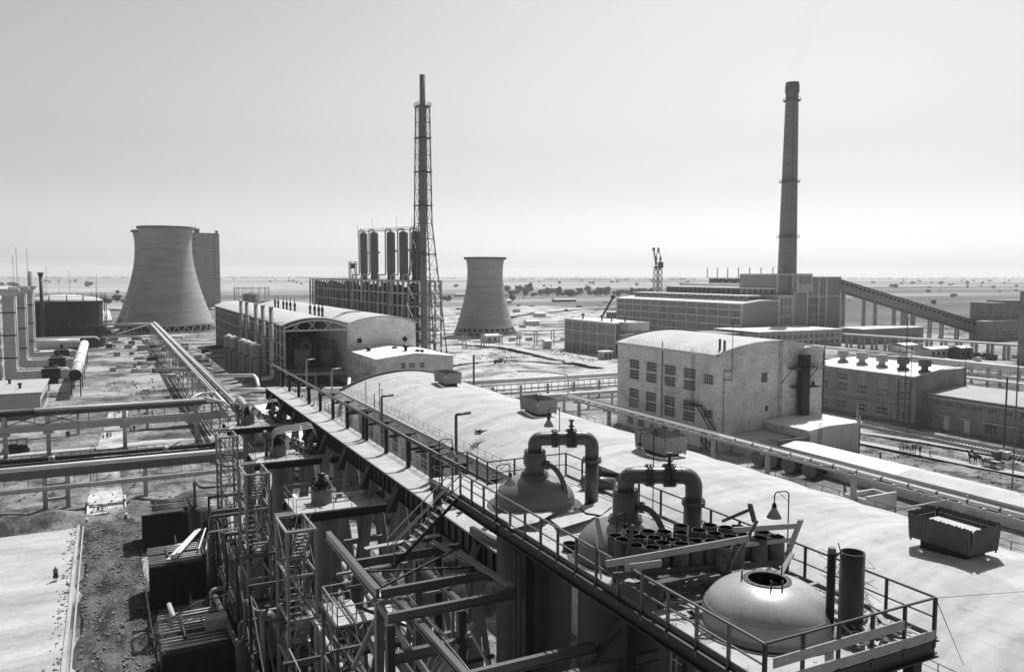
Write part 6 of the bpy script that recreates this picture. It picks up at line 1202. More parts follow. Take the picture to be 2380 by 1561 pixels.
b = P(570, 1432, 5.2); single('crate', MB().beam(b-V((.6, .5, 0)), b+V((.6, .4, 0)), .9, .5), M['wood'], 'tilted pale box beside the pipes right of the nearest cooler bank', 'crate')
pipe('long_lance', [P(400, 1435, 5.5)[:], P(455, 1400, 5.6)[:], P(530, 1380, 5.6)[:]], .06, M['steel_black'], 'thin dark pipe lying over the near corner of the cooler banks', 6)
pipe('short_pipe', [P(393, 1404, 5.2)[:], P(405, 1438, 5.2)[:]], .2, M['pipe_light'], 'short pale pipe stub standing over the nearest cooler bank', 8)
pipe('inclined_pipe', [P(500, 1385, 5.2)[:], P(555, 1505, 5.0)[:]], .22, M['paint_grey'], 'grey pipe slanting down right of the nearest cooler bank', 10)
pipe('lamp_pole_fallen', [(3.0, 62, 0), (2.2, 74, 6.1)], .08, M['steel_black'], 'slanting dark pole at the corner of the nearest cooler bank', 6)
for i, (x, y) in enumerate(((375, 1350), (388, 1330), (370, 1335), (382, 1362))): b = P(x*.92, y); single('timber_plank', MB().beam(b, b+V((.3, 1.2+.3*i, .2)), .25, .1), M['wood'], '%s short plank lying by the middle cooler bank' % nth(i), 'plank')

# ---- reactor platform
t = root('reactor_platform', 'high railed platform with dusty deck around the domed vessels', 'platform', (17.1, 25, 22.9)); ZD = 23.
out = [(14.05, 14.15), (20.25, 14.15), (20.25, 34.2), (15.95, 34.2), (15.95, 36.6), (14.05, 36.6)]
part(t, 'deck', MB().prism(out, ZD-.1, ZD), M['deck_dust'])
eb = MB(); pl = out+[out[0]]
for a, b in zip(pl, pl[1:]):
    d = (V((*b, 0))-V((*a, 0))).normalized(); n_ = V((d.y, -d.x, 0)); A = V((*a, 0))+n_*.06-d*.06; B = V((*b, 0))+n_*.06+d*.06
    eb.beam(A+zz*(ZD-.28), B+zz*(ZD-.28), .05, .5).beam(A+n_*.07+zz*(ZD-.51), B+n_*.07+zz*(ZD-.51), .18, .04).beam(A+n_*.07+zz*(ZD-.06), B+n_*.07+zz*(ZD-.06), .16, .035)
part(t, 'edge_channel', eb, M['steel_dark'])
part(t, 'toe_plate', MB().box((14.02, 14.2, ZD), (14.06, 33.0, ZD+.14)).box((20.2, 14.2, ZD), (20.24, 34.1, ZD+.12)), M['steel_mid'])
for y in (15.6, 19.9, 26.9, 33): part(t, 'joist', MB().box((14.2, y-.1, ZD-.5), (20.1, y+.1, ZD-.12)), M['steel_black'])
for x, y in ((14.25, 36.4), (14.25, 26.85), (14.25, 20.1), (14.25, 14.5), (20, 34), (20, 26.9), (20, 20.1), (20, 14.5)): part(t, 'column', MB().box((x-.17, y-.17, 0), (x+.17, y+.17, ZD-.52)), M['steel_black'])
part(t, 'brace', MB().beam((14.3, 20.2, 22.4), (14.3, 26.8, 15), .16, .2), M['steel_black']); part(t, 'ladder', MB().beam((14.2, 27.5, 5), (14.2, 27.5, 22), .05).beam((14.2, 27.9, 5), (14.2, 27.9, 22), .05), M['steel_mid'])
railing(t, [(14.0, 14.1, ZD-.3), (14.0, 32.9, ZD-.3)], 1.4, 1.22, M['steel_mid'], .03, mids=(.62,), pr_=.04)
railing(t, [(14.05, 33.95, ZD), (14.05, 36.6, ZD), (15.95, 36.6, ZD), (15.95, 34.2, ZD), (20.28, 34.2, ZD), (20.28, 14.1, ZD)], 1.12, 1.5, M['steel_dark'], .026, pr_=.035)
railing(t, [(20.28, 14.08, ZD-.3), (14.0, 14.08, ZD-.3)], 1.42, 1.25, M['steel_dark'], .026, mids=(), pr_=.04)
for nm, z in (('near', ZD+.12), ('upper', ZD+.62)):
    L0, L1 = ((14.6, 20.2) if nm == 'near' else (14.2, 18.9)); single('toe_board', MB().beam((L0, 14.0, z), (L1, 14.0-.0, z+(.0 if nm == 'near' else .03)), .04, .26), M['wood'], '%s wooden board fixed across the near end railing of the platform' % nm, 'board')
# stairs down
s = root('platform_stairs', 'steep steel stair leading down from the platform over the walkway', 'stairs', (11.8, 33.5, 18.2)); a, b = V((14.0, 33.45, 23)), V((10.9, 33.45, 20.3)); mb = MB()
for i in range(12): p = a+(b-a)*(i+.7)/12; mb.box((p.x-.11, 33.05, p.z-.015), (p.x+.11, 33.85, p.z+.01))
part(s, 'treads', mb, M['steel_light']); part(s, 'landing', MB().box((9.9, 32.95, 20.2), (11.0, 33.95, 20.28)), M['steel_mid'])

for y in (33.0, 33.9): part(s, 'stringer', MB().beam((a.x, y, a.z-.02), (b.x, y, b.z-.02), .04, .15), M['steel_dark']); part(s, 'handrail', MB().beam((a.x, y, a.z+.95), (b.x, y, b.z+.95), .045).beam((a.x, y, a.z+.5), (b.x, y, b.z+.5), .03).beam((12.5, y, 21.7), (12.5, y, 22.6), .045).beam((b.x, y, b.z), (b.x, y, b.z+.95), .05), M['steel_light'])

# vessels
def vessel(cx, cy, label, arch=None, m='dome_paint', neck=True, R_=1.76):
    v = root('domed_vessel', label, 'reactor vessel', (cx, cy, 0), 'domed vessels on the platform')
    prof = [(R_+.1, ZD+.0), (R_+.1, ZD+.09), (R_, ZD+.1)]+[(R_*math.cos(k*math.pi/2/20)**.78, ZD+.1+1.22*math.sin(k*math.pi/2/20)**.92) for k in range(1, 18)]
    part(v, 'dome', MB().lathe(cx, cy, prof, 64), M[m]); part(v, 'body', MB().lathe(cx, cy, [(R_-.1, 0), (R_-.1, ZD-.14)], 56), M['vessel_dark'])  # body colour holds dark paint plus painted-in shade below the deck
    sm__ = MB()
    for f_ in (.22,): k_ = R_*math.cos(f_*math.pi/2)**.78; z_ = ZD+.1+1.22*math.sin(f_*math.pi/2)**.92; sm__.lathe(cx, cy, [(k_+.012, z_-.018), (k_+.02, z_+.008), (k_-.01, z_+.03)], 64)
    part(v, 'weld_seam', sm__, M[m])
    part(v, 'deck_ring', MB().lathe(cx, cy, [(R_+.12, ZD+.004), (R_+.32, ZD+.004), (R_+.32, ZD+.03), (R_+.12, ZD+.03)], 56, False), M['steel_dark'])
    if not neck:
        r = .68; zc = ZD+1.22; part(v, 'manhole_ring', MB().lathe(cx, cy, [(r-.14, zc-.2), (r-.14, zc+.08), (r, zc+.08), (r, zc-.12), (r-.1, zc-.2)], 40, False), M['steel_dark']); bm = MB()
        for k in range(18): a = 2*math.pi*k/18+.1; bm.cone((cx+(r-.06)*math.cos(a), cy+(r-.06)*math.sin(a), zc+.05), (cx+(r-.06)*math.cos(a), cy+(r-.06)*math.sin(a), zc+.1), .018, .018, 6)
        for a in (-2.2, -1.75, .2, 2.6): bm.cone((cx+(r+.04)*math.cos(a), cy+(r+.04)*math.sin(a), zc-.15), (cx+(r+.04)*math.cos(a), cy+(r+.04)*math.sin(a), zc+.3), .025, .025, 6)
        part(v, 'bolts', bm, M['flange_steel']); part(v, 'opening', MB().lathe(cx, cy, [(r-.14, zc+.02), (r-.14, zc-.9), (.01, zc-.9)], 32, False), M['void_dark']); return v
    z0 = ZD+1.22; fl = flange(MB(), (cx, cy, z0+.1), (0, 0, 1), .62, 24, .07, 0, .03); part(v, 'flange', fl, M['dome_paint'])
    if arch[2]: nk = [(.56, z0+.16), (.42, z0+.34), (.42, z0+.5), (.5, z0+.62), (.5, z0+.95), (.42, z0+1.1)]
    else: nk = [(.5, z0+.16), (.46, z0+.3), (.46, z0+1.0), (.42, z0+1.05)]
    part(v, 'neck', MB().lathe(cx, cy, nk, 32), M['paint_grey']); fl = flange(MB(), (cx, cy, z0+1.1), (0, 0, 1), .47, 20, .05, 0, .025); part(v, 'flange', fl, M['paint_grey'])
    ax, ay = arch[0], arch[1]; zt = 25.92; r = .3; A = V((cx, cy, z0+1.1)); B = V((ax, ay, ZD)); pts = fillet([A, (cx, cy, zt), (ax, ay, zt), (ax, ay, 24.95)], .78, 10)
    part(v, 'arch_pipe', MB().tube(pts, r, 28), M['paint_grey']); wsm = MB()
    for q_ in (4, 8, 12, 15, 19): dd_ = (pts[q_+1]-pts[q_-1]).normalized(); wsm.cone(pts[q_]-dd_*.012, pts[q_]+dd_*.012, r+.009, r+.009, 28)
    part(v, 'weld_seam', wsm, M['paint_grey']); d = (V((ax, ay, 0))-V((cx, cy, 0))).normalized(); L = (V((ax, ay, 0))-V((cx, cy, 0))).length
    c1 = V((cx, cy, zt))+d*L*.345; c2 = V((cx, cy, zt))+d*L*.635; part(v, 'flange', flange(MB(), c1, d, .4, 16, .05, .03, .022), M['flange_steel']); part(v, 'valve', flange(flange(MB(), c2-d*.09, d, .42, 16, .045, .02, .024), c2+d*.09, d, .42, 16, .045, .02, .024).cone(c2+zz*.3, c2+zz*.75, .07, .06, 10).cone(c2+zz*.5, c2+zz*.56, .13, .13, 12).cone(c2+zz*.75, c2+zz*.82, .12, .12, 12), M['flange_steel'])
    part(v, 'flange', flange(MB(), (ax, ay, 24.95), (0, 0, 1), .42, 18, .055, 0, .024), M['paint_grey']); part(v, 'downpipe', MB().cone((ax, ay, ZD+.0), (ax, ay, 24.9), .295, .295, 28), M['paint_grey']); part(v, 'downpipe_below', MB().cone((ax, ay, 14), (ax, ay, ZD-.12), .295, .295, 20), M['paint_grey'])
    s_ = V((.55, -.83, 0)); p0 = V((cx, cy, z0+.62))+s_*.35; part(v, 'side_pipe', MB().tube(fillet([p0, p0+s_*.55, p0+s_*.95-zz*.45, p0+s_*1.15-zz*1.0, p0+s_*1.2-zz*1.75], .35, 6), .11, 12), M['paint_grey']); part(v, 'side_flange', flange(MB(), p0+s_*.25, s_, .2, 10, .035, 0, .014), M['steel_mid']); return v
vessel(16.4, 30.3, 'farthest domed vessel with a bulbous neck and big flanged arch pipe', (18.75, 29.4, True))
vessel(16.3, 23.3, 'middle domed vessel half hidden by rusty cans, with a big flanged arch pipe', (18.45, 22.2, False))
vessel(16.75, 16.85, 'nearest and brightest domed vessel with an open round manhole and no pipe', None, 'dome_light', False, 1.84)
# standpipes
v = root('standpipe', 'wide open dark pipe standing beside the nearest dome', 'pipe', (18.8, 15.65, 23)); part(v, 'pipe', MB().lathe(18.8, 15.65, [(.34, 23), (.34, 25.15), (.315, 25.15), (.315, 23.1)], 30), M['pipe_dark']); part(v, 'torn_lug', MB().beam((18.55, 15.85, 25.1), (18.5, 15.9, 25.38), .1, .03), M['steel_dark'])
v = root('standpipe', 'thin black capped pipe standing in front of the nearest dome', 'pipe', (17.62, 15.35, 23)); part(v, 'pipe', MB().cone((17.62, 15.35, 23), (17.62, 15.35, 25.4), .115, .115, 18), M['steel_black']); part(v, 'cap', MB().cone((17.62, 15.35, 25.4), (17.62, 15.35, 25.55), .12, .1, 14).cone((17.68, 15.3, 25.3), (17.8, 15.25, 25.42), .05, .04, 8), M['steel_mid'])
# rusty cans
cans = [(475, 315), (525, 355), (625, 280), (760, 280), (610, 385), (765, 410), (665, 370), (785, 340), (875, 310), (850, 375), (935, 345), (1000, 380), (1020, 300), (1070, 265), (1225, 275), (1320, 235), (1360, 295), (1150, 385), (1340, 365), (1430, 250), (1490, 325), (1620, 320), (1540, 250), (1560, 385), (1690, 330), (1760, 330), (1880, 330), (1430, 400)]
cans = sorted(cans); placed = []
for i, (x, y) in enumerate(cans):
    p = P(1309+.2569*x, 1160+.2569*y, 24.62)
    for it in range(30):
        for q in placed:
            dv = V((p.x-q.x, p.y-q.y, 0))
            if dv.length < .53: p += (dv.normalized() if dv.length > .01 else V((1, 0, 0)))*(.54-dv.length)*.6
    placed.append(p.copy()); hh_ = random.uniform(.72, .86); mb = MB(); n = 22; r = .25; rim = [random.uniform(-.03, .03) if random.random() < .4 else 0 for _ in range(n)]; vs = []; tz = random.uniform(-.04, .04), random.uniform(-.04, .04)
    for rr, z, k in ((r, 23.83, 0), (r*1.02, 24.1, 0), (r, 24.4, 0), (r*1.01, 23.83+hh_, 1), (r*.93, 23.83+hh_, 1), (r*.93, 23.95, 0)):
        for j in range(n): a = 2*math.pi*j/n; f = (z-23.83); w_ = 1+.025*math.sin(3*a+i); vs.append((p.x+tz[0]*f+rr*w_*math.cos(a), p.y+tz[1]*f+rr*w_*math.sin(a), z+k*rim[j]))
    mb.add(vs, [(q*n+j, q*n+(j+1) % n, (q+1)*n+(j+1) % n, (q+1)*n+j) for q in range(5) for j in range(n)], True); inn = MB(); inn.v = mb.v[4*n:]; inn.f = [(j, (j+1) % n, n+(j+1) % n, n+j) for j in range(n)]+[tuple(range(n, 2*n))]; inn.sm = [True]*n+[False]; mb.v = mb.v[:5*n]; mb.f = mb.f[:4*n]; mb.sm = mb.sm[:4*n]
    can_ = single('metal_can', mb, M['rust_drum'], '%s open rusty can from the left in the crowd on the plank stage' % nth(i), 'can', 'open rusty cans on the plank stage', org=(p.x, p.y, 23.83)); part(can_, 'inside', inn, M['steel_black'])  # black inside: shade within the can put into its colour
def plank(p, q, w_, h, label, m='wood', roll=0): return single('timber_plank', MB().beam(p, q, w_, h, roll), M[m], label, 'plank')
F6 = lambda x, y, z: P(1309+.2569*x, 1160+.2569*y, z)
st = root('plank_stage', 'raised plank stage carrying the rusty cans between the domes', 'staging', (16.8, 20.2, 23.5))
for k in range(7): y = 18.95+k*.36; part(st, 'board', MB().box((14.3, y, 23.76), (20.0, y+.3, 23.8)), M['wood_dark'])
for x in (14.6, 17.2, 19.7): part(st, 'bearer', MB().box((x-.08, 18.9, 23.55), (x+.08, 21.5, 23.76)), M['wood_dark'])
for x in (14.6, 17.2, 19.7):
    for y in (19.0, 21.4): part(st, 'post', MB().box((x-.07, y-.07, 23), (x+.07, y+.07, 23.55)), M['wood_dark'])
part(st, 'front_beam', MB().beam(F6(450, 690, 23.85), F6(2010, 565, 23.85), .1, .2), M['wood_dark'])
plank(F6(388, 583, 24.42), F6(1680, 352, 24.95), .06, .2, 'long pale rail board in front of the rusty cans'); plank(F6(560, 620, 24.15), F6(890, 575, 24.2), .05, .22, 'short board under the left end of the long rail board'); plank(F6(1545, 275, 24.95), F6(2115, 238, 25.0), .06, .17, 'upper rail board at the right end of the stage'); plank(F6(1640, 412, 24.5), F6(2065, 365, 24.6), .05, .12, 'thin middle rail board at the right end of the stage')
plank(F6(545, 715, 23.5), F6(630, 230, 25.35), .09, .09, 'dark upright post at the left front of the stage', 'wood_dark'); plank(F6(1500, 640, 23.9), F6(1755, 190, 25.5), .1, .08, 'dark slanting upright in the middle of the stage', 'wood_dark'); plank(F6(1990, 600, 23.3), F6(2150, 185, 25.2), .17, .06, 'round topped slanting plank at the right end of the stage')
plank(F6(1915, 765, 24.0), F6(2070, 490, 24.6), .14, .05, 'pale plank sticking out of the open manhole'); plank(F6(305, 330, 24.55), F6(342, 720, 23.05), .06, .05, 'bright white stick leaning on the left railing', 'pipe_white'); plank(F6(300, 160, 25.1), F6(355, 430, 24.0), .16, .05, 'grey plank standing against the middle dome', 'asbestos'); plank(F6(1200, 30, 24.9), F6(1245, 215, 24.1), .15, .05, 'grey plank leaning on the middle downpipe', 'asbestos')
plank(F6(1445, 195, 23.9), F6(1705, 85, 24.7), .13, .1, 'dark crossed beam rising behind the cans', 'wood_dark'); plank(F6(1690, 50, 24.9), F6(1730, 200, 24.0), .16, .1, 'dark leaning post crossing the beam behind the cans', 'wood_dark'); plank(F6(380, 490, 24.1), F6(530, 670, 23.2), .12, .06, 'short board sloping down at the left corner of the stage')
pipe('lying_flanged_pipe', [P(1352, 1118, 23.35)[:], P(1430, 1125, 23.35)[:]], .3, M['paint_grey'], 'dark flanged pipe length lying behind the farthest dome', 20); pipe('lying_flanged_pipe', [P(1385, 1093, 23.3)[:], P(1440, 1110, 23.3)[:]], .22, M['steel_dark'], 'smaller pipe length lying behind the farthest arch downpipe', 16)
# loose deck items
def ringitem(px, py, r, h, lab): p = P(px, py, 23.0); return single('steel_hoop', MB().lathe(p.x, p.y, [(r, 23.01), (r, 23.01+h), (r-.02, 23.01+h), (r-.02, 23.01)], 28), M['steel_dark'], lab, 'hoop')
ringitem(1219, 1216, .3, .12, 'thin steel hoop lying on the deck before the farthest dome'); ringitem(1325, 1278, .27, .26, 'deep dark steel hoop by the left railing before the middle dome')
def sheet_item(pts, lab): q = [P(x, y, z) for x, y, z in pts]; mb = MB(); mb.add(q+[v-zz*.02 for v in q], [tuple(range(len(q))), tuple(range(2*len(q)-1, len(q)-1, -1))]+[(i, (i+1) % len(q), len(q)+(i+1) % len(q), len(q)+i) for i in range(len(q))]); single('metal_sheet', mb, M['deck_dust'], lab, 'sheet')
sheet_item([(1160, 1200, 23.05), (1155, 1196, 23.05), (1205, 1175, 23.1), (1290, 1190, 23.25), (1250, 1212, 23.35), (1190, 1228, 23.1)], 'thin buckled sheet lying before the farthest dome'); sheet_item([(1276, 1204, 23.04), (1340, 1182, 23.06), (1385, 1198, 23.05), (1370, 1206, 23.4), (1305, 1226, 23.3)], 'lifted sheet casting a dark shadow between the two arches'); sheet_item([(1348, 1178, 23.05), (1395, 1164, 23.2), (1425, 1172, 23.1), (1398, 1196, 23.05), (1362, 1190, 23.3)], 'small bent sheet beside the middle dome')
bl = ['dark cable', 'thin rod']
dn = 0
for i in range(120):
    zone_ = i % 3
    if zone_ == 0: p = V((random.uniform(14.5, 19.6), random.uniform(18.3, 19.6), 23.02))
    elif zone_ == 1: p = V((random.uniform(17.3, 20.0), random.uniform(14.4, 15.2), 23.02))
    else: p = V((random.uniform(18.4, 20.1), random.uniform(15, 19.5), 23.02))
    if (V((p.x-16.75, p.y-16.85, 0))).length < 2.05 or (V((p.x-18.8, p.y-15.65, 0))).length < .45: continue
    a = random.uniform(0, 6.28); L = random.uniform(.3, 1.1); d = V((math.cos(a), math.sin(a), random.uniform(0, .15))); q = p+d*L
    if not (14.2 < q.x < 20.15 and 14.3 < q.y): continue
    p = p+zz*(.03+.0016*i); q = q+zz*(.03+.0016*i); where = ('under the plank stage', 'in the near right corner of the platform', 'along the right railing')[zone_]
    single('scrap_board', MB().beam(p, q, random.uniform(.06, .2), .025), M[['wood', 'wood', 'wood_dark', 'asbestos', 'steel_dark'][i % 5]], '%s scrap board counted in the litter %s' % (nth(dn), where), 'board', 'scrap boards littering the platform'); dn += 1
mb = MB()
for i in range(900):
    if i % 3: p = V((random.uniform(14.2, 20.1), random.uniform(17.8, 20), 23.0))
    else: p = V((random.uniform(14.3, 20.1), random.uniform(14.3, 34), 23.0))
    if any((V((p.x-c[0], p.y-c[1], 0))).length < 2.25 for c in ((16.4, 30.3), (16.3, 23.3), (16.75, 16.85))): continue
    if p.x < 15.95 or p.y < 34: s = random.uniform(.012, .045); a = V((s, s*random.uniform(.4, 1.6), s*.6)); mb.box(p-V((a.x, a.y, 0)), p+a)
single('rubble', mb, M['concrete'], kind='stuff')
p = F6(1940, 1290, 23.0); single('concrete_block', MB().box((p.x-.28, p.y-.15, 23.01), (p.x+.1, p.y+.25, 23.3)), M['concrete'], 'squared block lying at the near side of the brightest dome', 'block'); p = F6(1885, 1215, 23.2); single('concrete_block', MB().box((p.x-.15, p.y-.1, 23.01), (p.x+.15, p.y+.1, 23.22)), M['concrete_light'], 'smaller pale block behind the squared block', 'block')
mb = MB()
for k in range(3): c = F6(1290+k*8, 1215+k*10, 23.1); mb.tube([(c.x+.22*math.cos(a*.5)*(1+.1*k), c.y+.14*math.sin(a*.5), 23.05+.02*k) for a in range(13)], .012, 5)
single('wire_coil', mb, M['cable'], 'loose coil of black wire on the deck by the near left railing', 'wire')
pipe('guy_wire', [(20.3, 14.1, 24.1), P(2240, 1545, 14)[:]], .012, M['cable'], 'thin wire running down from the platform corner to the curved roof', 5, cat='wire'); pipe('guy_wire', [(20.3, 14.1, 24.1), P(2500, 1365, 15)[:]], .008, M['cable'], 'thin wire running right from the platform corner across the roof', 5, cat='wire')
mb = MB()
for k in range(26):
    p = V((20.25, 17.1+random.uniform(-.9, .9), 23.3+random.random()*.75)); mb.tube([p+V((random.uniform(-.05, .05), random.uniform(-.3, .3), random.uniform(-.2, .2)))*j for j in range(4)], .008, 4)
single('wire_tangle', mb, M['cable'], 'tangle of black wire hanging on the right railing behind the nearest dome', 'wire')
# lamps
def gooseneck(px, ztop, zb, hook, label, sz=1.):
    "px: base point; hook: vector to the shade"
    p = V(px); h = V(hook); t = root('gooseneck_lamp', label, 'lamp', (p.x, p.y, zb), 'gooseneck yard lamps'); top = V((p.x, p.y, ztop)); e = V((p.x, p.y, 0))+h
    part(t, 'pole', MB().tube(fillet([(p.x, p.y, zb), top, (e.x, e.y, ztop), (e.x, e.y, ztop-.5*sz)], .16*sz, 5), .022, 7).beam((p.x, p.y, ztop-.35*sz), (p.x+h.x*.7, p.y+h.y*.7, ztop-.02), .016), M['steel_black'])
    z = ztop-.5*sz; part(t, 'shade', MB().lathe(e.x, e.y, [(.05, z+.08), (.07, z+.02), (.09, z-.08), (.11, z-.1), (.25*sz, z-.38*sz), (.235*sz, z-.38*sz), (.1, z-.12)], 20), M['asbestos']); part(t, 'socket', MB().cone((e.x, e.y, z-.02), (e.x, e.y, z+.12), .085, .06, 10), M['steel_black']); return t
gooseneck((13.9, 35.2), 25.2, 19.5, (.62, -.1, 0), 'gooseneck lamp at the far left platform corner above the stairs')
gooseneck((13.93, 29.0), 25.3, 22.5, (.62, 0, 0), 'gooseneck lamp on the left railing before the farthest dome'); gooseneck((19.2, 33.0), 26.7, 23, (-.6, 0, 0), 'gooseneck lamp behind the farthest arch pipe'); gooseneck((19.9, 26.5), 26.6, 23, (-.62, .1, 0), 'gooseneck lamp behind the middle arch pipe')
b = PX(1834, 1141, 20.33); gooseneck((20.33, b.y), b.z, 22.6, (-.5, .15, 0), 'gooseneck lamp over the right railing beyond the cans'); b = PX(1467, 1172, 15.0); gooseneck((15.05, 22.0), 25.0, 23.0, (.4, .1, 0), 'gooseneck lamp on a thin leaning pole before the middle dome'); gooseneck((14.3, 29.5), 14.2, 0, (-.5, 0, 0), 'gooseneck lamp with bright glass low beside the first vessel body')
for i, (px, ty, by, X) in enumerate(((1060, 963, 1050, 34.5), (887, 921, 975, 34.5), (771, 858, 945, 36.2), (712, 836, 930, 36.2))):
    q = PX(px, ty, X); t = root('street_lamp', '%s bent tube lamp post from the right between walkway and curved hall' % nth(i), 'street lamp', (X, q.y, 0), 'bent tube lamp posts'); part(t, 'post', MB().tube(fillet([(X, q.y, 0), (X, q.y, q.z), (X+1.7, q.y-.2, q.z+.12)], .25, 4), .17 if i < 2 else .14, 10), M['steel_mid'] if i < 2 else M['steel_light'])
for i, (px, ty, X) in enumerate(((850, 886, 37.0), (870, 915, 37.0), (882, 890, 37.), (888, 903, 37.0))):
    q = PX(px, ty, X); single('roof_mast', MB().beam((X, q.y, 9.5), (X, q.y, q.z), .1).beam((X-.3, q.y, 10), (X+.5, q.y, 10), .1), M['steel_dark'], '%s thin mast from the left fixed to the wall of the curved hall' % nth(i), 'mast')
for i, (px, py, zt, X) in enumerate(((1101, 828, 0, 61.5), (1138, 893, 0, 0), )):
    if i: continue
    q = PX(px, py, X); single('flood_post', MB().beam((X, q.y, 0), (X, q.y, q.z), .3).cone((X, q.y, q.z), (X, q.y, q.z+.3), .25, .1, 8), M['steel_mid'], 'round topped post behind the farthest roof vent housing', 'post')
for i, (px, y0_, z) in enumerate(((2350, 1130, 22), (1911, 944, 20), (2100, 990, 24))):
    b = P(px, (1180, 1000, 990)[i]); q = b.copy()
    single('lightning_mast', MB().beam(b, b+zz*z, .14), M['steel_mid'], ('thin tall mast near the right edge in front of the long low building', 'thin mast left of the flat annex roof', 'thin mast before the dark brick workshop')[i], 'mast')
# ================================================================ DENSE PIPEWORK BELOW THE WALKWAY
rnd = random.Random(11)
t = root('equipment_floor', 'open steel floor of beams and posts filling the space between stair towers and walkway', 'steel frame', (12.5, 52, 0))
xs_, ys_ = (8.6, 11.6, 14.6), (40, 46, 52.5, 59, 65.5, 72, 78.5, 85)
for y in ys_:
    for x in xs_: part(t, 'post', MB().box((x-.11, y-.11, 0), (x+.11, y+.11, 10.6)), M['steel_dark'])
for z in (5.4, 10.5):
    for x in (xs_ if z < 6 else xs_[1:]): part(t, 'long_beam', MB().beam((x, 40, z), (x, 85, z), .16, .3), M['steel_dark'])
    for y in ys_: part(t, 'cross_beam', MB().beam((8.6, y, z-.01), (14.6, y, z-.01), .16, .28), M['steel_mid'])
for a, b in zip(ys_, ys_[1:]):
    part(t, 'brace', MB().beam((8.6, a, 5.6), (8.6, b, 10.2), .09).beam((8.6, a, .2), (8.6, b, 5.2), .09), M['steel_mid'])
    if rnd.random() < .7: part(t, 'grating', MB().box((8.8+rnd.choice((0, 3)), a+.2, 5.56), (11.5+rnd.choice((0, 2.8)), b-.3, 5.6)), M['steel_dark'])
for i in range(34):
    z = rnd.choice((2.2, 3.4, 4.6, 6.6, 7.6, 8.8, 9.7, 11.2)); r = rnd.choice((.07, .09, .12, .16, .2)); m = M[rnd.choice(('pipe_light', 'steel_mid', 'pipe_dark', 'paint_grey', 'steel_dark', 'pipe_light'))]
    if i % 2:
        x = rnd.uniform(8.2, 15.4); y0 = rnd.uniform(30, 62); y1 = y0+rnd.uniform(9, 26); pts = [(x, y0, rnd.uniform(.2, z)), (x, y0, z), (x, y1, z), (x+rnd.choice((-1.5, 1.5)), y1, z), (x+rnd.choice((-1.5, 1.5)), y1, max(.2, z-3))]
        if abs(pts[3][0]-pts[4][0]) > .1: pts[4] = (pts[3][0], y1, pts[4][2])
    else:
        y = rnd.uniform(32, 84); x0 = rnd.uniform(7.5, 10); x1 = rnd.uniform(12.5, 16); pts = [(x0, y, max(.2, z-rnd.uniform(1, 4))), (x0, y, z), (x1, y, z), (x1, y+1.5, z), (x1, y+1.5, .2)]
    pipe('pipeline', pts, r, m, '%s bent pipe from the walkway end in the tangle below the stair towers' % nth(i), 8, .35, grp='bent pipes tangled below the stair towers')
for i in range(16):
    x, y = rnd.uniform(8.5, 15.8), rnd.uniform(32, 82); z = rnd.choice((0, 5.6)); h = rnd.uniform(1.4, 3.2); r = rnd.uniform(.35, .75)
    c = root('small_vessel', '%s small upright vessel standing in the pipework below the stair towers' % nth(i), 'vessel', (x, y, z), 'small vessels in the pipework')
    part(c, 'shell', MB().lathe(x, y, [(r*.8, z), (r*.8, z+.25), (r, z+.4), (r, z+h), (r*.6, z+h+.25), (.05, z+h+.32)], 16), M[rnd.choice(('steel_mid', 'steel_dark', 'vessel_dark', 'pipe_light'))]); part(c, 'nozzle', MB().cone((x, y, z+h+.2), (x, y, z+h+.7), .1, .1, 8).cone((x, y, z+h+.6), (x, y, z+h+.68), .2, .2, 10), M['steel_dark'])
for i, (x, y0, z0, z1) in enumerate(((12.9, 45, 0, 10.5), (13.4, 58, 5.6, 13), (14.9, 39, 0, 12), (12.2, 31, 0, 14))):
    l = root('ladder', '%s upright steel ladder from the bottom edge in the pipework' % nth(i), 'ladder', (x, y0, z0), 'ladders in the pipework'); mb = MB().beam((x-.22, y0, z0), (x-.22, y0, z1), .045).beam((x+.22, y0, z0), (x+.22, y0, z1), .045); part(l, 'stiles', mb, M['steel_light']); part(l, 'rungs', (lambda q: [q.beam((x-.22, y0, z0+.3*k), (x+.22, y0, z0+.3*k), .03) for k in range(1, int((z1-z0)/.3))][-1])(MB()), M['steel_light'])
# heavy columns and truss between frame and vessels
for i, (x, y) in enumerate(((13.4, 38.5), (12.6, 31.2), (10.6, 24.6), (13.2, 24.4), (7.4, 31), (11.0, 47.5))):
    single('steel_column', (lambda q: (lattice(q, [[V((x+a*.3, y+b*.3, z)) for a, b in ((-1, -1), (1, -1), (1, 1), (-1, 1))] for z in (0, 2, 4, 6, 8, 10, 12)], .1, .06), q)[1])(MB()), M['steel_light' if i % 2 else 'steel_mid'], '%s slim latticed steel column in the dark space under the bare beams' % nth(i), 'column', 'latticed columns under the bare beams')
for i, (a, b, w_) in enumerate((((7.6, 38, 12.6), (14.6, 36.2, 12.8), .22), ((7.8, 33, 9.4), (14, 34.5, 9.2), .2), ((8, 26, 13), (13.8, 26, 13), .22), ((13, 24, 16), (13, 33, 13), .18), ((9.4, 38, 15.4), (12.6, 34, 10.4), .14), ((12.6, 25, 16.5), (9.6, 30, 11.4), .14), ((14.4, 36, 14.6), (10.8, 36, 9.6), .14), ((8.8, 24, 10), (13.6, 28, 15.2), .14), ((7, 34, 7), (15, 40, 7.2), .2), ((11.8, 34, 17.2), (14.2, 30, 12), .12), ((10, 36, 17.6), (14.5, 38.8, 14.2), .12))):
    single('steel_member', ibeam(a, b, w_, w_*1.4), M[('steel_light', 'steel_mid', 'steel_beam')[i % 3]], '%s loose looking beam crossing the dark space under the bare frame' % nth(i), 'beam', 'crossing beams under the bare frame')

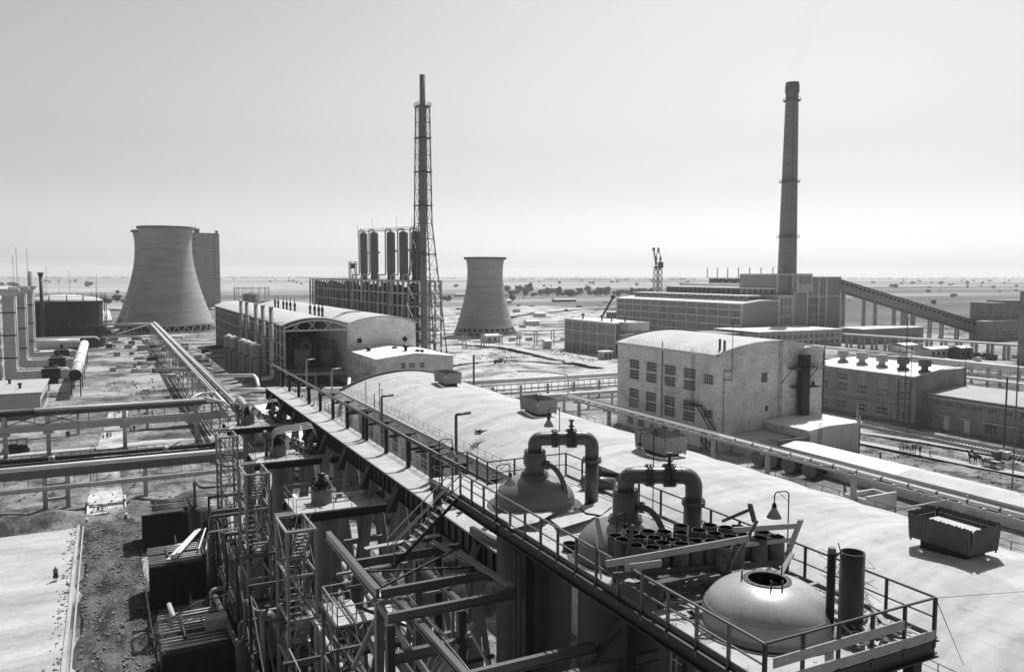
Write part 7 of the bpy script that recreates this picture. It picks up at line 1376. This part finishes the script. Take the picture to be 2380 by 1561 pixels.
for i in range(46):
    a = V((rnd.uniform(8.2, 13.8), rnd.uniform(21, 42), rnd.uniform(7, 18.4))); k = i % 4
    if k == 0: b = a+V((rnd.uniform(2, 4.5), 0, 0))
    elif k == 1: b = a+V((0, rnd.uniform(3, 7), 0))
    elif k == 2: b = a+V((rnd.uniform(-2.5, 2.5), rnd.uniform(-1, 1), -rnd.uniform(3, 5)))
    else: b = V((a.x, a.y, 0))
    if max(a.x, b.x) > 14.0: b.x = 13.9 if b.x > a.x else b.x
    if (a-b).length < 1: continue
    single('steel_member', MB().beam(a, b, rnd.choice((.07, .1, .13)), rnd.choice((.09, .13, .18))), M[rnd.choice(('steel_light', 'steel_mid', 'steel_dark', 'steel_light'))], '%s thin steel bar in the dark tangle under the bare frame' % nth(i), 'beam', 'thin bars tangled under the bare frame')
for i in range(14):
    x, z = rnd.uniform(8.4, 13.6), rnd.uniform(3, 15); y0 = rnd.uniform(20, 34); y1 = y0+rnd.uniform(4, 10); r = rnd.choice((.05, .08, .11))
    pipe('pipeline', [(x, y0, max(.2, z-4)), (x, y0, z), (x, y1, z), (x+rnd.choice((-1.2, 1.2)), y1, z-.6)], r, M[rnd.choice(('pipe_light', 'steel_mid', 'pipe_dark'))], '%s thin bent pipe among the bars under the bare frame' % nth(i), 7, .3, grp='thin bent pipes under the bare frame')
# ================================================================ TREES
def crown_mesh(seed, m, nleaf=420, shape=(1, 1, .8)):
    rnd = random.Random(seed); lobes = []
    for i in range(9): a = rnd.uniform(0, 6.28); r = rnd.uniform(.15, .62); lobes.append((r*math.cos(a), r*math.sin(a), rnd.uniform(-.4, .5), rnd.uniform(.3, .5)))
    mb = MB()
    for i in range(nleaf):
        l = lobes[rnd.randrange(9)]; v = V((rnd.gauss(0, 1), rnd.gauss(0, 1), rnd.gauss(0, 1))).normalized()*l[3]*rnd.uniform(.65, 1.08); c = V(l[:3])+v
        c = V((c.x*shape[0], c.y*shape[1], c.z*shape[2])); s = rnd.uniform(.09, .17)
        a = V((rnd.gauss(0, 1), rnd.gauss(0, 1), rnd.gauss(0, 1))).normalized(); b = a.cross(V((rnd.gauss(0, 1), rnd.gauss(0, 1), rnd.gauss(0, 1)))).normalized()
        mb.add([c+a*s, c+b*s, c-a*s, c-b*s], [(0, 1, 2, 3)])
    return mb.mesh('crown', m)
def trunk_mesh(seed, m):
    rnd = random.Random(seed); mb = MB().cone((0, 0, -.8), (0, 0, -.2), .07, .05, 7)
    for i in range(5): a = i*1.3+rnd.random(); mb.cone((0, 0, -.45+.05*i), (.42*math.cos(a), .42*math.sin(a), .1+.1*rnd.random()), .035, .012, 5)
    return mb.mesh('trunk', m)
mat('leaf_light', .09, .9, .3, .3, fine=.3)
CR = [crown_mesh(s, M['leaf'] if s % 2 else M['leaf_light'], 420, sh) for s, sh in ((1, (1, 1, .8)), (2, (1.15, 1, .7)), (3, (.8, .8, 1)), (4, (1, 1, .75)), (5, (1.25, 1.1, .62)))]; TRK = [trunk_mesh(s, M['bark']) for s in range(5)]
def tree(p, w_, label, grp):
    k = random.randrange(5); s = w_/2.1; t = root('broadleaf_tree', label, 'tree', (p.x, p.y, 0), grp); o = inst(t, 'trunk', TRK[k], (p.x, p.y, s*.72)); o.scale = (s, s, s); o.rotation_euler.z = random.random()*6
    o = inst(t, 'crown', CR[k], (p.x, p.y, s*.72)); o.scale = (s, s, s*random.uniform(.85, 1.1)); o.rotation_euler.z = random.random()*6
def wpx(x, y, wd): p = P(x, y); return p, wd*(p.y*math.cos(th)+p.x*math.sin(th))/F_
# belt beyond the bright site
belt = sorted([(1178+i*10.8+random.uniform(-4, 4), random.uniform(679, 691), random.uniform(15, 30)) for i in range(33)]+[(1030, 702, 26), (1043, 700, 20), (1170, 696, 20), (1190, 700, 22), (1060, 668, 12)])
for i, (x, y, wd) in enumerate(belt): p, w_ = wpx(x, y, wd); tree(p, w_, '%s bushy tree from the left in the belt beyond the building site' % nth(i), 'trees in the belt beyond the building site')
rt_ = sorted([(2080, 671, 18), (2071, 668, 11), (2030, 659, 10), (2095, 661, 9), (2121, 661, 12), (2137, 657, 10), (2166, 659, 8), (2187, 663, 17), (2210, 665, 12), (2216, 692, 17), (2169, 708, 17), (2160, 670, 9), (2184, 676, 6), (2157, 681, 13), (2248, 662, 13), (2283, 660, 10), (2280, 667, 8), (2308, 671, 12), (2324, 679, 6), (2334, 660, 7), (2361, 668, 11), (2362, 678, 9), (2100, 655, 8), (2300, 656, 12), (2345, 655, 9), (2249, 669, 10), (1973, 700, 6), (2235, 656, 8), (2262, 655, 9)])
for i, (x, y, wd) in enumerate(rt_): p, w_ = wpx(x, y, wd); tree(p, w_, '%s lone tree from the left on the plain behind the sloping conveyor' % nth(i), 'lone trees on the plain right of the chimney')
lt_ = sorted([(206, 668, 24), (272, 683, 13), (270, 703, 30), (176, 656, 11), (163, 656, 6), (201, 656, 6), (106, 655, 8), (115, 657, 8), (137, 655, 7), (3, 666, 16), (32, 670, 26), (268, 644, 6), (511, 650, 10), (543, 652, 7), (628, 656, 7), (672, 655, 8), (681, 656, 10), (689, 658, 8), (700, 662, 9), (639, 652, 6), (235, 699, 14), (250, 706, 20), (288, 706, 16)])
for i, (x, y, wd) in enumerate(lt_): p, w_ = wpx(x, y, wd); tree(p, w_, '%s lone tree from the left on the plain left of the lattice stack' % nth(i), 'lone trees on the plain on the left')
mt_ = sorted([(x, y, wd) for x, y, wd in [(random.uniform(1180, 1800), random.uniform(650, 668), random.uniform(6, 13)) for _ in range(26)]])
for i, (x, y, wd) in enumerate(mt_): p, w_ = wpx(x, y, wd); tree(p, w_, '%s far small tree from the left behind the tree belt' % nth(i), 'far small trees behind the belt')
# far woods and hedgerows as one mass
mb = MB(); rnd = random.Random(5)
for (xa, xb, ya, yb, n, wd) in ((1175, 1620, 650, 651.5, 260, 5), (700, 1060, 646, 649, 160, 4), (1950, 2380, 647, 650, 260, 4.5), (0, 300, 645, 648, 130, 4), (520, 720, 645, 647, 90, 4), (1180, 1800, 644, 646, 200, 3)):
    for i in range(n):
        p, w_ = wpx(rnd.uniform(xa, xb), rnd.uniform(ya, yb), wd*rnd.uniform(.5, 1.3)); r = w_/2
        for k in range(7): c = V((p.x+rnd.gauss(0, r*.5), p.y+rnd.gauss(0, r*.5), r*rnd.uniform(.2, 1.2))); a = V((rnd.gauss(0, 1), rnd.gauss(0, 1), rnd.gauss(0, 1))).normalized()*r*.5; b = a.cross(V((rnd.gauss(0, 1), rnd.gauss(0, 1), rnd.gauss(0, 1)))).normalized()*r*.5; mb.add([c+a, c+b, c-a, c-b], [(0, 1, 2, 3)])
single('distant_woods', mb, M['leaf'], kind='stuff')
# scrub on the building site and weeds in the yard
mb = MB()
for i in range(5200):
    if i < 2600: x, y = rnd.uniform(1040, 1500), rnd.choice((rnd.uniform(690, 770), rnd.uniform(790, 850)))
    elif i < 3600: x, y = rnd.uniform(240, 500), rnd.uniform(770, 1000)
    elif i < 4300: x, y = rnd.uniform(2160, 2380), rnd.uniform(720, 800)
    else: x, y = rnd.uniform(2010, 2390), rnd.uniform(1000, 1140)
    if hnoise(x, y*3, 40, 2) < -.05: continue
    p = P(x, y); s = rnd.uniform(.15, .6)*(1 if p.y > 200 else .5)
    for k in range(3): c = p+V((rnd.gauss(0, s), rnd.gauss(0, s), .3+s*.4)); a = V((rnd.gauss(0, 1), rnd.gauss(0, 1), rnd.gauss(0, .6))).normalized()*s*.6; b = a.cross(V((rnd.gauss(0, 1), rnd.gauss(0, 1), rnd.gauss(0, 1)))).normalized()*s*.5; mb.add([c+a, c+b, c-a, c-b], [(0, 1, 2, 3)])
single('scrub', mb, M['leaf_light'], kind='stuff')
# clods and stones
mb = MB(); 
for i in range(3800):
    if i < 2000: p = V((rnd.uniform(-3.3, 2.9), rnd.uniform(57, 118), .15))
    elif i < 3000: p = V((rnd.uniform(-28, 12), rnd.uniform(118, 150), .5))
    else: p = V((-4.4-abs(rnd.gauss(0, .5)), rnd.uniform(60, 118), .15))
    if i >= 3000 and rnd.random() < .75: continue
    s = abs(rnd.gauss(.0, .055))+.02; a = rnd.random()*3; mb.beam(p-V((s*math.cos(a), s*math.sin(a), 0)), p+V((s*math.cos(a), s*math.sin(a), s*.5)), s*1.4, s)
single('soil_clods', mb, M['concrete_dark'], kind='stuff')

# ================================================================ PEOPLE
def skin_mesh(name, verts, edges, mats_, pick, sub=1, head=None):
    me = bpy.data.meshes.new(name); me.from_pydata([v[0] for v in verts], edges, []); o = bpy.data.objects.new(name, me); COL.objects.link(o)
    sk = o.modifiers.new('s', 'SKIN')
    for i, v in enumerate(verts): me.skin_vertices[0].data[i].radius = (v[1], v[2] if len(v) > 2 else v[1])
    me.skin_vertices[0].data[0].use_root = True
    if sub: ss = o.modifiers.new('u', 'SUBSURF'); ss.levels = sub; ss.render_levels = sub
    dg = bpy.context.evaluated_depsgraph_get(); dg.update(); em = bpy.data.meshes.new_from_object(o.evaluated_get(dg)); bpy.data.objects.remove(o)
    for m in mats_: em.materials.append(m)
    for p in em.polygons: p.material_index = pick(p.center); p.use_smooth = True
    em.name = name; return em
def person_mesh(name, pose, shirt, legs, hat=None):
    s = {'stand': dict(lean=0, st=.06, a1=(.21, .02, 1.12), a2=(.22, .1, .86)), 'walk': dict(lean=.04, st=.24, a1=(.22, -.1, 1.12), a2=(.22, .06, .88)), 'hips': dict(lean=0, st=.05, a1=(.34, -.05, 1.18), a2=(.2, .08, 1.02)), 'bend': dict(lean=.6, st=.12, a1=(.2, .62, .75), a2=(.18, .66, .42))}[pose]
    bend = pose == 'bend'; ln = s['lean']; zc = 1.28 if not bend else 1.08; zn = 1.46 if not bend else 1.14; zh = 1.63 if not bend else 1.13; yh = ln*1.0+ (.0 if not bend else .18); yc = ln*.75; yn = ln*.95
    vs = [((0, 0, .95), .15, .11), ((0, yc*.5, (.95+zc)/2), .145, .10), ((0, yc, zc), .17, .11), ((0, yn, zn), .06, .06), ((0, yh+.01, zh-.06), .085, .09), ((0, yh+.02, zh+.05), .09, .1)]
    ed = [(0, 1), (1, 2), (2, 3), (3, 4), (4, 5)]
    for sg in (-1, 1):
        n = len(vs); fy = sg*s['st']; sh_ = (sg*.19, yc+.0, zc+.07 if not bend else zc); el = (sg*s['a1'][0], s['a1'][1]*(sg if pose == 'walk' else 1), s['a1'][2]); wr = (sg*s['a2'][0], s['a2'][1]*(sg if pose == 'walk' else 1), s['a2'][2]); hd = (wr[0], wr[1]+.02, wr[2]-.09)
        vs += [(sh_, .065), (el, .045), (wr, .032), (hd, .035, .02), ((sg*.1, fy*.2, .82), .095), ((sg*.1, fy*.6+.02, .48), .065), ((sg*.1, fy, .1), .045), ((sg*.11, fy+.16, .04), .045, .035)]
        ed += [(2, n), (n, n+1), (n+1, n+2), (n+2, n+3), (0, n+4), (n+4, n+5), (n+5, n+6), (n+6, n+7)]
    hz_ = zh-.1
    def pick(c):
        if c.z > hz_-.03 and abs(c.x) < .12 and (not bend or c.y > yh-.1): return 3 if c.z > zh+.03 else 2
        if c.z < .92 and abs(c.x) < .19 and not (bend and c.y > .3): return 1 if c.z > .09 else 3
        if abs(c.x) > .17 and c.z < (.95 if not bend else .6): return 2
        return 0
    return skin_mesh(name, vs, ed, [M[shirt], M[legs], M['skin'], M['cloth_dark'] if not hat else M[hat]], pick)
PM = {}
def person(p, pose, shirt, legs, rz, label, grp=None, hat=None, z=0, sc=1.):
    k = (pose, shirt, legs, hat)
    if k not in PM: PM[k] = person_mesh('person', *k)
    o = bpy.data.objects.new('person', PM[k]); COL.objects.link(o); o.location = (p.x, p.y, z); o.rotation_euler.z = rz; o.scale = (sc,)*3; return props(o, label, 'person', grp)
sA = 'people standing about the left yard'
person(P(240, 1023), 'stand', 'cloth_light', 'cloth_dark', 2, 'person in a pale shirt, leftmost of the three standing on the muddy path', sA)
person(P(250, 1022), 'stand', 'cloth_mid', 'cloth_dark', 3, 'person in grey, middle of the three standing on the muddy path', sA); person(P(257, 1020), 'hips', 'cloth_light', 'cloth_dark', 2.6, 'person in pale shirt with hands on hips, right of the three on the path', sA)
person(P(156, 1019), 'stand', 'cloth_dark', 'cloth_dark', .5, 'person in dark clothes, left one of the pair beyond the portal legs', sA); person(P(161, 1018), 'stand', 'cloth_mid', 'cloth_dark', 3.4, 'person in dark clothes, right one of the pair beyond the portal legs', sA)
person(P(221, 1049), 'bend', 'cloth_light', 'cloth_dark', 1.2, 'person in pale shirt stooping just behind the dark railed pipe', sA, None, .1); person(P(304, 1008), 'walk', 'cloth_dark', 'cloth_dark', 1.6, 'person in black walking right of the muddy path', sA); person(P(312, 1006), 'stand', 'cloth_dark', 'cloth_mid', .2, 'person in dark coat beside the one walking in black', sA)
person(P(322, 961), 'stand', 'cloth_dark', 'cloth_dark', 0, 'lone dark person beyond the deep girder of the yard rack', sA); person(P(354, 969), 'stand', 'cloth_dark', 'cloth_dark', 2, 'dark person near the girder right of the lone one', sA); person(P(264, 958), 'walk', 'cloth_dark', 'cloth_mid', 2, 'dark person left of the lone one beyond the girder', sA); person(P(278, 965), 'bend', 'cloth_dark', 'cloth_dark', 2, 'dark stooping person beyond the girder above the path', sA)
person(P(279, 916), 'bend', 'cloth_light', 'cloth_mid', 1, 'far pale stooping person on the weedy yard', sA, None, .3); person(P(348, 916), 'bend', 'cloth_dark', 'cloth_dark', 1, 'far dark crouching person near the end of the farther rack', sA, None, .3)
person(P(229, 1195), 'bend', 'cloth_light', 'cloth_dark', 1.8, 'stooping person in pale shirt digging at the top of the dirt track', sA, None, .2); person(P(238, 1192), 'bend', 'cloth_light', 'cloth_mid', -1.6, 'second stooping person beside the one digging at the dirt track', sA, None, .2)
# woman in a skirt on the yard
w_ = person(P(130, 1352), 'stand', 'cloth_mid', 'cloth_mid', 3.3, 'person in a skirt standing alone on the bright concrete yard', sA, None, .14, .95); q = w_.location
sk_ = MB().lathe(q.x, q.y, [(.15, q.z+.98), (.22, q.z+.8), (.31, q.z+.42), (.29, q.z+.42), (.2, q.z+.8)], 18); ORG[w_.name] = V((0, 0, 0)); so = bpy.data.objects.new('skirt', sk_.mesh('skirt', M['cloth_dark'], q)); COL.objects.link(so); so.parent = w_; so.rotation_euler.z = 0
sB = 'crowd by the cart track'
for i, (x, y, c1, c2, po) in enumerate(((2092, 1056, 'cloth_light', 'cloth_dark', 'stand'), (2098, 1057, 'cloth_dark', 'cloth_dark', 'stand'), (2104, 1055, 'cloth_light', 'cloth_dark', 'stand'), (2109, 1058, 'cloth_dark', 'cloth_mid', 'hips'), (2115, 1059, 'cloth_light', 'cloth_mid', 'stand'), (2121, 1057, 'cloth_mid', 'cloth_dark', 'stand'), (2127, 1058, 'cloth_dark', 'cloth_dark', 'stand'), (2138, 1062, 'cloth_dark', 'cloth_dark', 'stand'), (2161, 1064, 'cloth_light', 'cloth_dark', 'bend'))):
    person(P(x, y), po, c1, c2, i*1.1, '%s person from the left by the cart track%s' % (nth(i), ', stooping apart from the rest' if i == 8 else ''), sB, None, .45)
for i, (x, y) in enumerate(((1178, 846), (1169, 843), (1184, 851))): pass
for i, (x, y, lab) in enumerate(((1169, 843, 'person at the back of the small vehicle on the bright site'), (1178, 846, 'person standing right of the small vehicle on the bright site'), (1308, 853, 'left one of two people on the site road behind the hall'), (1312, 854, 'right one of two people on the site road behind the hall'))): person(P(x, y), 'stand', 'cloth_dark', 'cloth_dark', i, lab, 'people on the building site', None, .9)
person(P(660, 896, 19.5), 'hips', 'cloth_dark', 'cloth_dark', 2.6, 'person in dark clothes at the far end of the elevated walkway', None, None, 19.5)

# ================================================================ VEHICLES AND CART
def bulldozer(b, rz, label):
    t = root('bulldozer', label, 'bulldozer', (0, 0, 0))
    for s in (-1, 1): part(t, 'track', MB().exX([(-1.6, .1), (1.6, .1), (1.9, .45), (1.75, .85), (-1.5, .85), (-1.9, .45)], s*.95-.22, s*.95+.22), M['steel_black']); part(t, 'rollers', MB().cone((s*1.19, -1.4, .47), (s*1.2, -1.4, .47), .3, .3, 12).cone((s*1.19, 1.4, .47), (s*1.2, 1.4, .47), .3, .3, 12), M['steel_dark'])
    part(t, 'engine', MB().box((-.5, .2, .7), (.5, 1.9, 1.6)).cone((0, 1.0, 1.6), (0, 1.0, 2.2), .07, .07, 8), M['steel_dark']); part(t, 'cab', MB().box((-.7, -1.5, .7), (.7, .1, 1.3)).box((-.75, -1.5, 2.35), (.75, .15, 2.45)).box((-.7, -1.5, 1.3), (-.62, -1.42, 2.35)).box((.62, -1.5, 1.3), (.7, -1.42, 2.35)).box((-.7, .02, 1.3), (-.62, .1, 2.35)).box((.62, .02, 1.3), (.7, .1, 2.35)), M['steel_dark']); part(t, 'blade', MB().exX([(2.5, .1), (2.62, .1), (2.45, .5), (2.6, 1.05), (2.48, 1.05), (2.32, .5)], -1.5, 1.5), M['steel_mid']); part(t, 'push_arm', MB().beam((-1.3, 0, .45), (-1.3, 2.4, .4), .15).beam((1.3, 0, .45), (1.3, 2.4, .4), .15), M['steel_dark'])
    t.location = b; t.rotation_euler.z = rz; return t
bulldozer(P(42, 1050), R(100), 'dark bulldozer parked behind the left columns of the yard rack')
def truck(b, rz, label, m='steel_dark', s=1.):
    t = root('truck', label, 'truck', (0, 0, 0)); part(t, 'cab', MB().exY([(-1.05, .8), (1.05, .8), (1.05, 1.7), (.9, 2.5), (-.9, 2.5), (-1.05, 1.7)], 1.2, 2.6).box((-.8, 2.6, .8), (.8, 3.7, 1.6)), M[m]); part(t, 'bed', MB().box((-1.15, -3, 1.0), (1.15, 1.0, 1.12)).box((-1.15, -3, 1.12), (-1.08, 1, 1.8)).box((1.08, -3, 1.12), (1.15, 1, 1.8)).box((-1.08, -3, 1.12), (1.08, -2.93, 1.8)), M['wood_dark']); part(t, 'windscreen', MB().box((-.8, 2.61, 1.75), (.8, 2.64, 2.35)), M['glass'])
    for x in (-1, 1):
        for y in (-2, -1, 3.0): part(t, 'wheel', MB().cone((x-.15, y, .5), (x+.15, y, .5), .5, .5, 16), M['steel_black'])
    t.location = b; t.rotation_euler.z = rz; t.scale = (s, s, s); return t
truck(P(2266, 834), R(-75), 'dark truck parked right of the long white hut'); truck(P(1160, 851)+zz*1.0, R(-60), 'small pale work vehicle on the bright site behind the hall', 'pipe_light', .8); truck(P(2300, 836), R(-20), 'second dark truck near the pier walkway on the right')
# horse cart
def horse_mesh():
    vs = [((0, -.55, 1.25), .27, .28), ((0, 0, 1.22), .27, .3), ((0, .5, 1.28), .24, .3), ((0, .75, 1.5), .13, .2), ((0, 1.02, 1.85), .09, .14), ((0, 1.2, 1.95), .09, .12), ((0, 1.5, 1.68), .055, .07)]; ed = [(0, 1), (1, 2), (2, 3), (3, 4), (4, 5), (5, 6)]
    for sx_ in (-.16, .16):
        n = len(vs); f = .08 if sx_ > 0 else -.08; vs += [((sx_, .5, .95), .11), ((sx_, .52+f, .55), .065), ((sx_, .5+f, .12), .045), ((sx_, .54+f, .03), .06)]; ed += [(2, n), (n, n+1), (n+1, n+2), (n+2, n+3)]
        n = len(vs); vs += [((sx_, -.5, .95), .14), ((sx_, -.72-f, .6), .075), ((sx_, -.66-f, .15), .045), ((sx_, -.6-f, .03), .06)]; ed += [(0, n), (n, n+1), (n+1, n+2), (n+2, n+3)]
    n = len(vs); vs += [((0, -.85, 1.3), .06), ((0, -.98, .75), .05)]; ed += [(0, n), (n, n+1)]
    for sx_ in (-.06, .06): n = len(vs); vs += [((sx_, 1.12, 2.12), .025)]; ed += [(5, n)]
    return skin_mesh('horse', vs, ed, [M['horse_coat']], lambda c: 0)
HM = horse_mesh(); b = P(2283, 1086)+zz*.5; rz = math.atan2(-(P(2262, 1080).x-P(2330, 1098).x), (P(2262, 1080).y-P(2330, 1098).y)); dr = V((-math.sin(rz), math.cos(rz), 0)); sd = V((dr.y, -dr.x, 0))
for i, s in enumerate((-.55, .55)):
    o = bpy.data.objects.new('horse', HM); COL.objects.link(o); o.location = b+dr*1.6+sd*s; o.rotation_euler.z = rz; props(o, 'dark horse harnessed to the cart on the %s side' % ('far' if i else 'near'), 'horse', 'pair of cart horses')
t = root('horse_cart', 'flat wooden cart drawn by two dark horses on the right hand track', 'cart', (0, 0, 0)); part(t, 'bed', MB().box((-.8, -3.6, .75), (.8, -.4, .87)).beam((-.85, -3.6, 1.1), (-.85, -.4, 1.1), .05, .3).beam((.85, -3.6, 1.1), (.85, -.4, 1.1), .05, .3), M['wood_dark']); part(t, 'shaft', MB().beam((0, -.4, .8), (0, 1.9, .95), .08), M['wood_dark']); part(t, 'load', MB().box((-.6, -3.2, .87), (.6, -1.6, 1.15)), M['wood'])
for x in (-.95, .95):
    for y in (-3, -1): wm = MB(); wm.lathe(0, 0, [(.45, -.04), (.5, -.04), (.5, .04), (.45, .04), (.45, -.04)], 18); [wm.beam((0, 0, 0), (.47*math.cos(a*.785), .47*math.sin(a*.785), 0), .05) for a in range(8)]; wm.v = [(x+q[2], y+q[0], .5+q[1]) for q in wm.v]; part(t, 'wheel', wm, M['wood_dark'])
t.location = b; t.rotation_euler.z = rz
pp_ = b-dr*1.0; person(pp_, 'bend', 'cloth_dark', 'cloth_dark', rz, 'person in dark clothes seated hunched at the front of the horse cart', None, None, b.z+.35, .85)
for i, (x, y) in enumerate(((2234, 1055), (2252, 1052), (2262, 1056))): p = P(x*1.0+58*0, y); q = P((2679 if 0 else 1785+.25*(2125, 2170, 2215)[i]), 803+.25*(1060, 1055, 1065)[i]); single('crate', MB().box((q.x-.7, q.y-.5, .4), (q.x+.7, q.y+.6, 1.5)).box((q.x-.75, q.y-.55, 1.5), (q.x+.75, q.y+.65, 1.58)), M[('concrete_dark', 'concrete', 'concrete_light')[i]], '%s crate from the left on the stony ground behind the horse cart' % nth(i), 'crate', 'crates behind the horse cart')
b = P(1755, 955); 
# smoke from the chimney
# ================================================================ HAZE
mb = MB().box((-15800, -15800, -1), (15800, 15800, 142)); hz = single('haze', mb, None, kind='stuff')
hm_ = bpy.data.materials.new('haze'); hm_.use_nodes = True; n = hm_.node_tree; n.nodes.remove(n.nodes['Principled BSDF'])
vp = n.nodes.new('ShaderNodeVolumePrincipled'); vp.inputs['Color'].default_value = (1, 1, 1, 1); vp.inputs['Density'].default_value = .00009
vp.inputs['Anisotropy'].default_value = .35
n.links.new(vp.outputs[0], n.nodes['Material Output'].inputs['Volume']); hz.data.materials.append(hm_)

b = V((343.6, 336.5, 140)); mb = MB(); vs = []; n_ = 14; K = 14
for k in range(K):
    f = k/(K-1); c = b+V((10*f*f+3*f, -4*f, 46*f)); r = 2.2+7*f
    for j in range(n_): a = 2*math.pi*j/n_; q = 1+.22*math.sin(3*a+k*.9)+.12*math.sin(5*a-k); vs.append(c+V((r*q*math.cos(a), r*q*math.sin(a), .8*math.sin(2*a+k))))
mb.add(vs, [(k*n_+j, k*n_+(j+1) % n_, (k+1)*n_+(j+1) % n_, (k+1)*n_+j) for k in range(K-1) for j in range(n_)], True); mb.f += [tuple(range(n_-1, -1, -1)), tuple(range((K-1)*n_, K*n_))]; mb.sm += [True]*2
so_ = single('smoke', mb, None, kind='stuff'); sm_ = bpy.data.materials.new('smoke'); sm_.use_nodes = True; n = sm_.node_tree; n.nodes.remove(n.nodes['Principled BSDF']); vp = n.nodes.new('ShaderNodeVolumePrincipled'); vp.inputs['Color'].default_value = (1, 1, 1, 1); vp.inputs['Density'].default_value = .012
n.links.new(vp.outputs[0], n.nodes['Material Output'].inputs['Volume']); so_.data.materials.append(sm_)
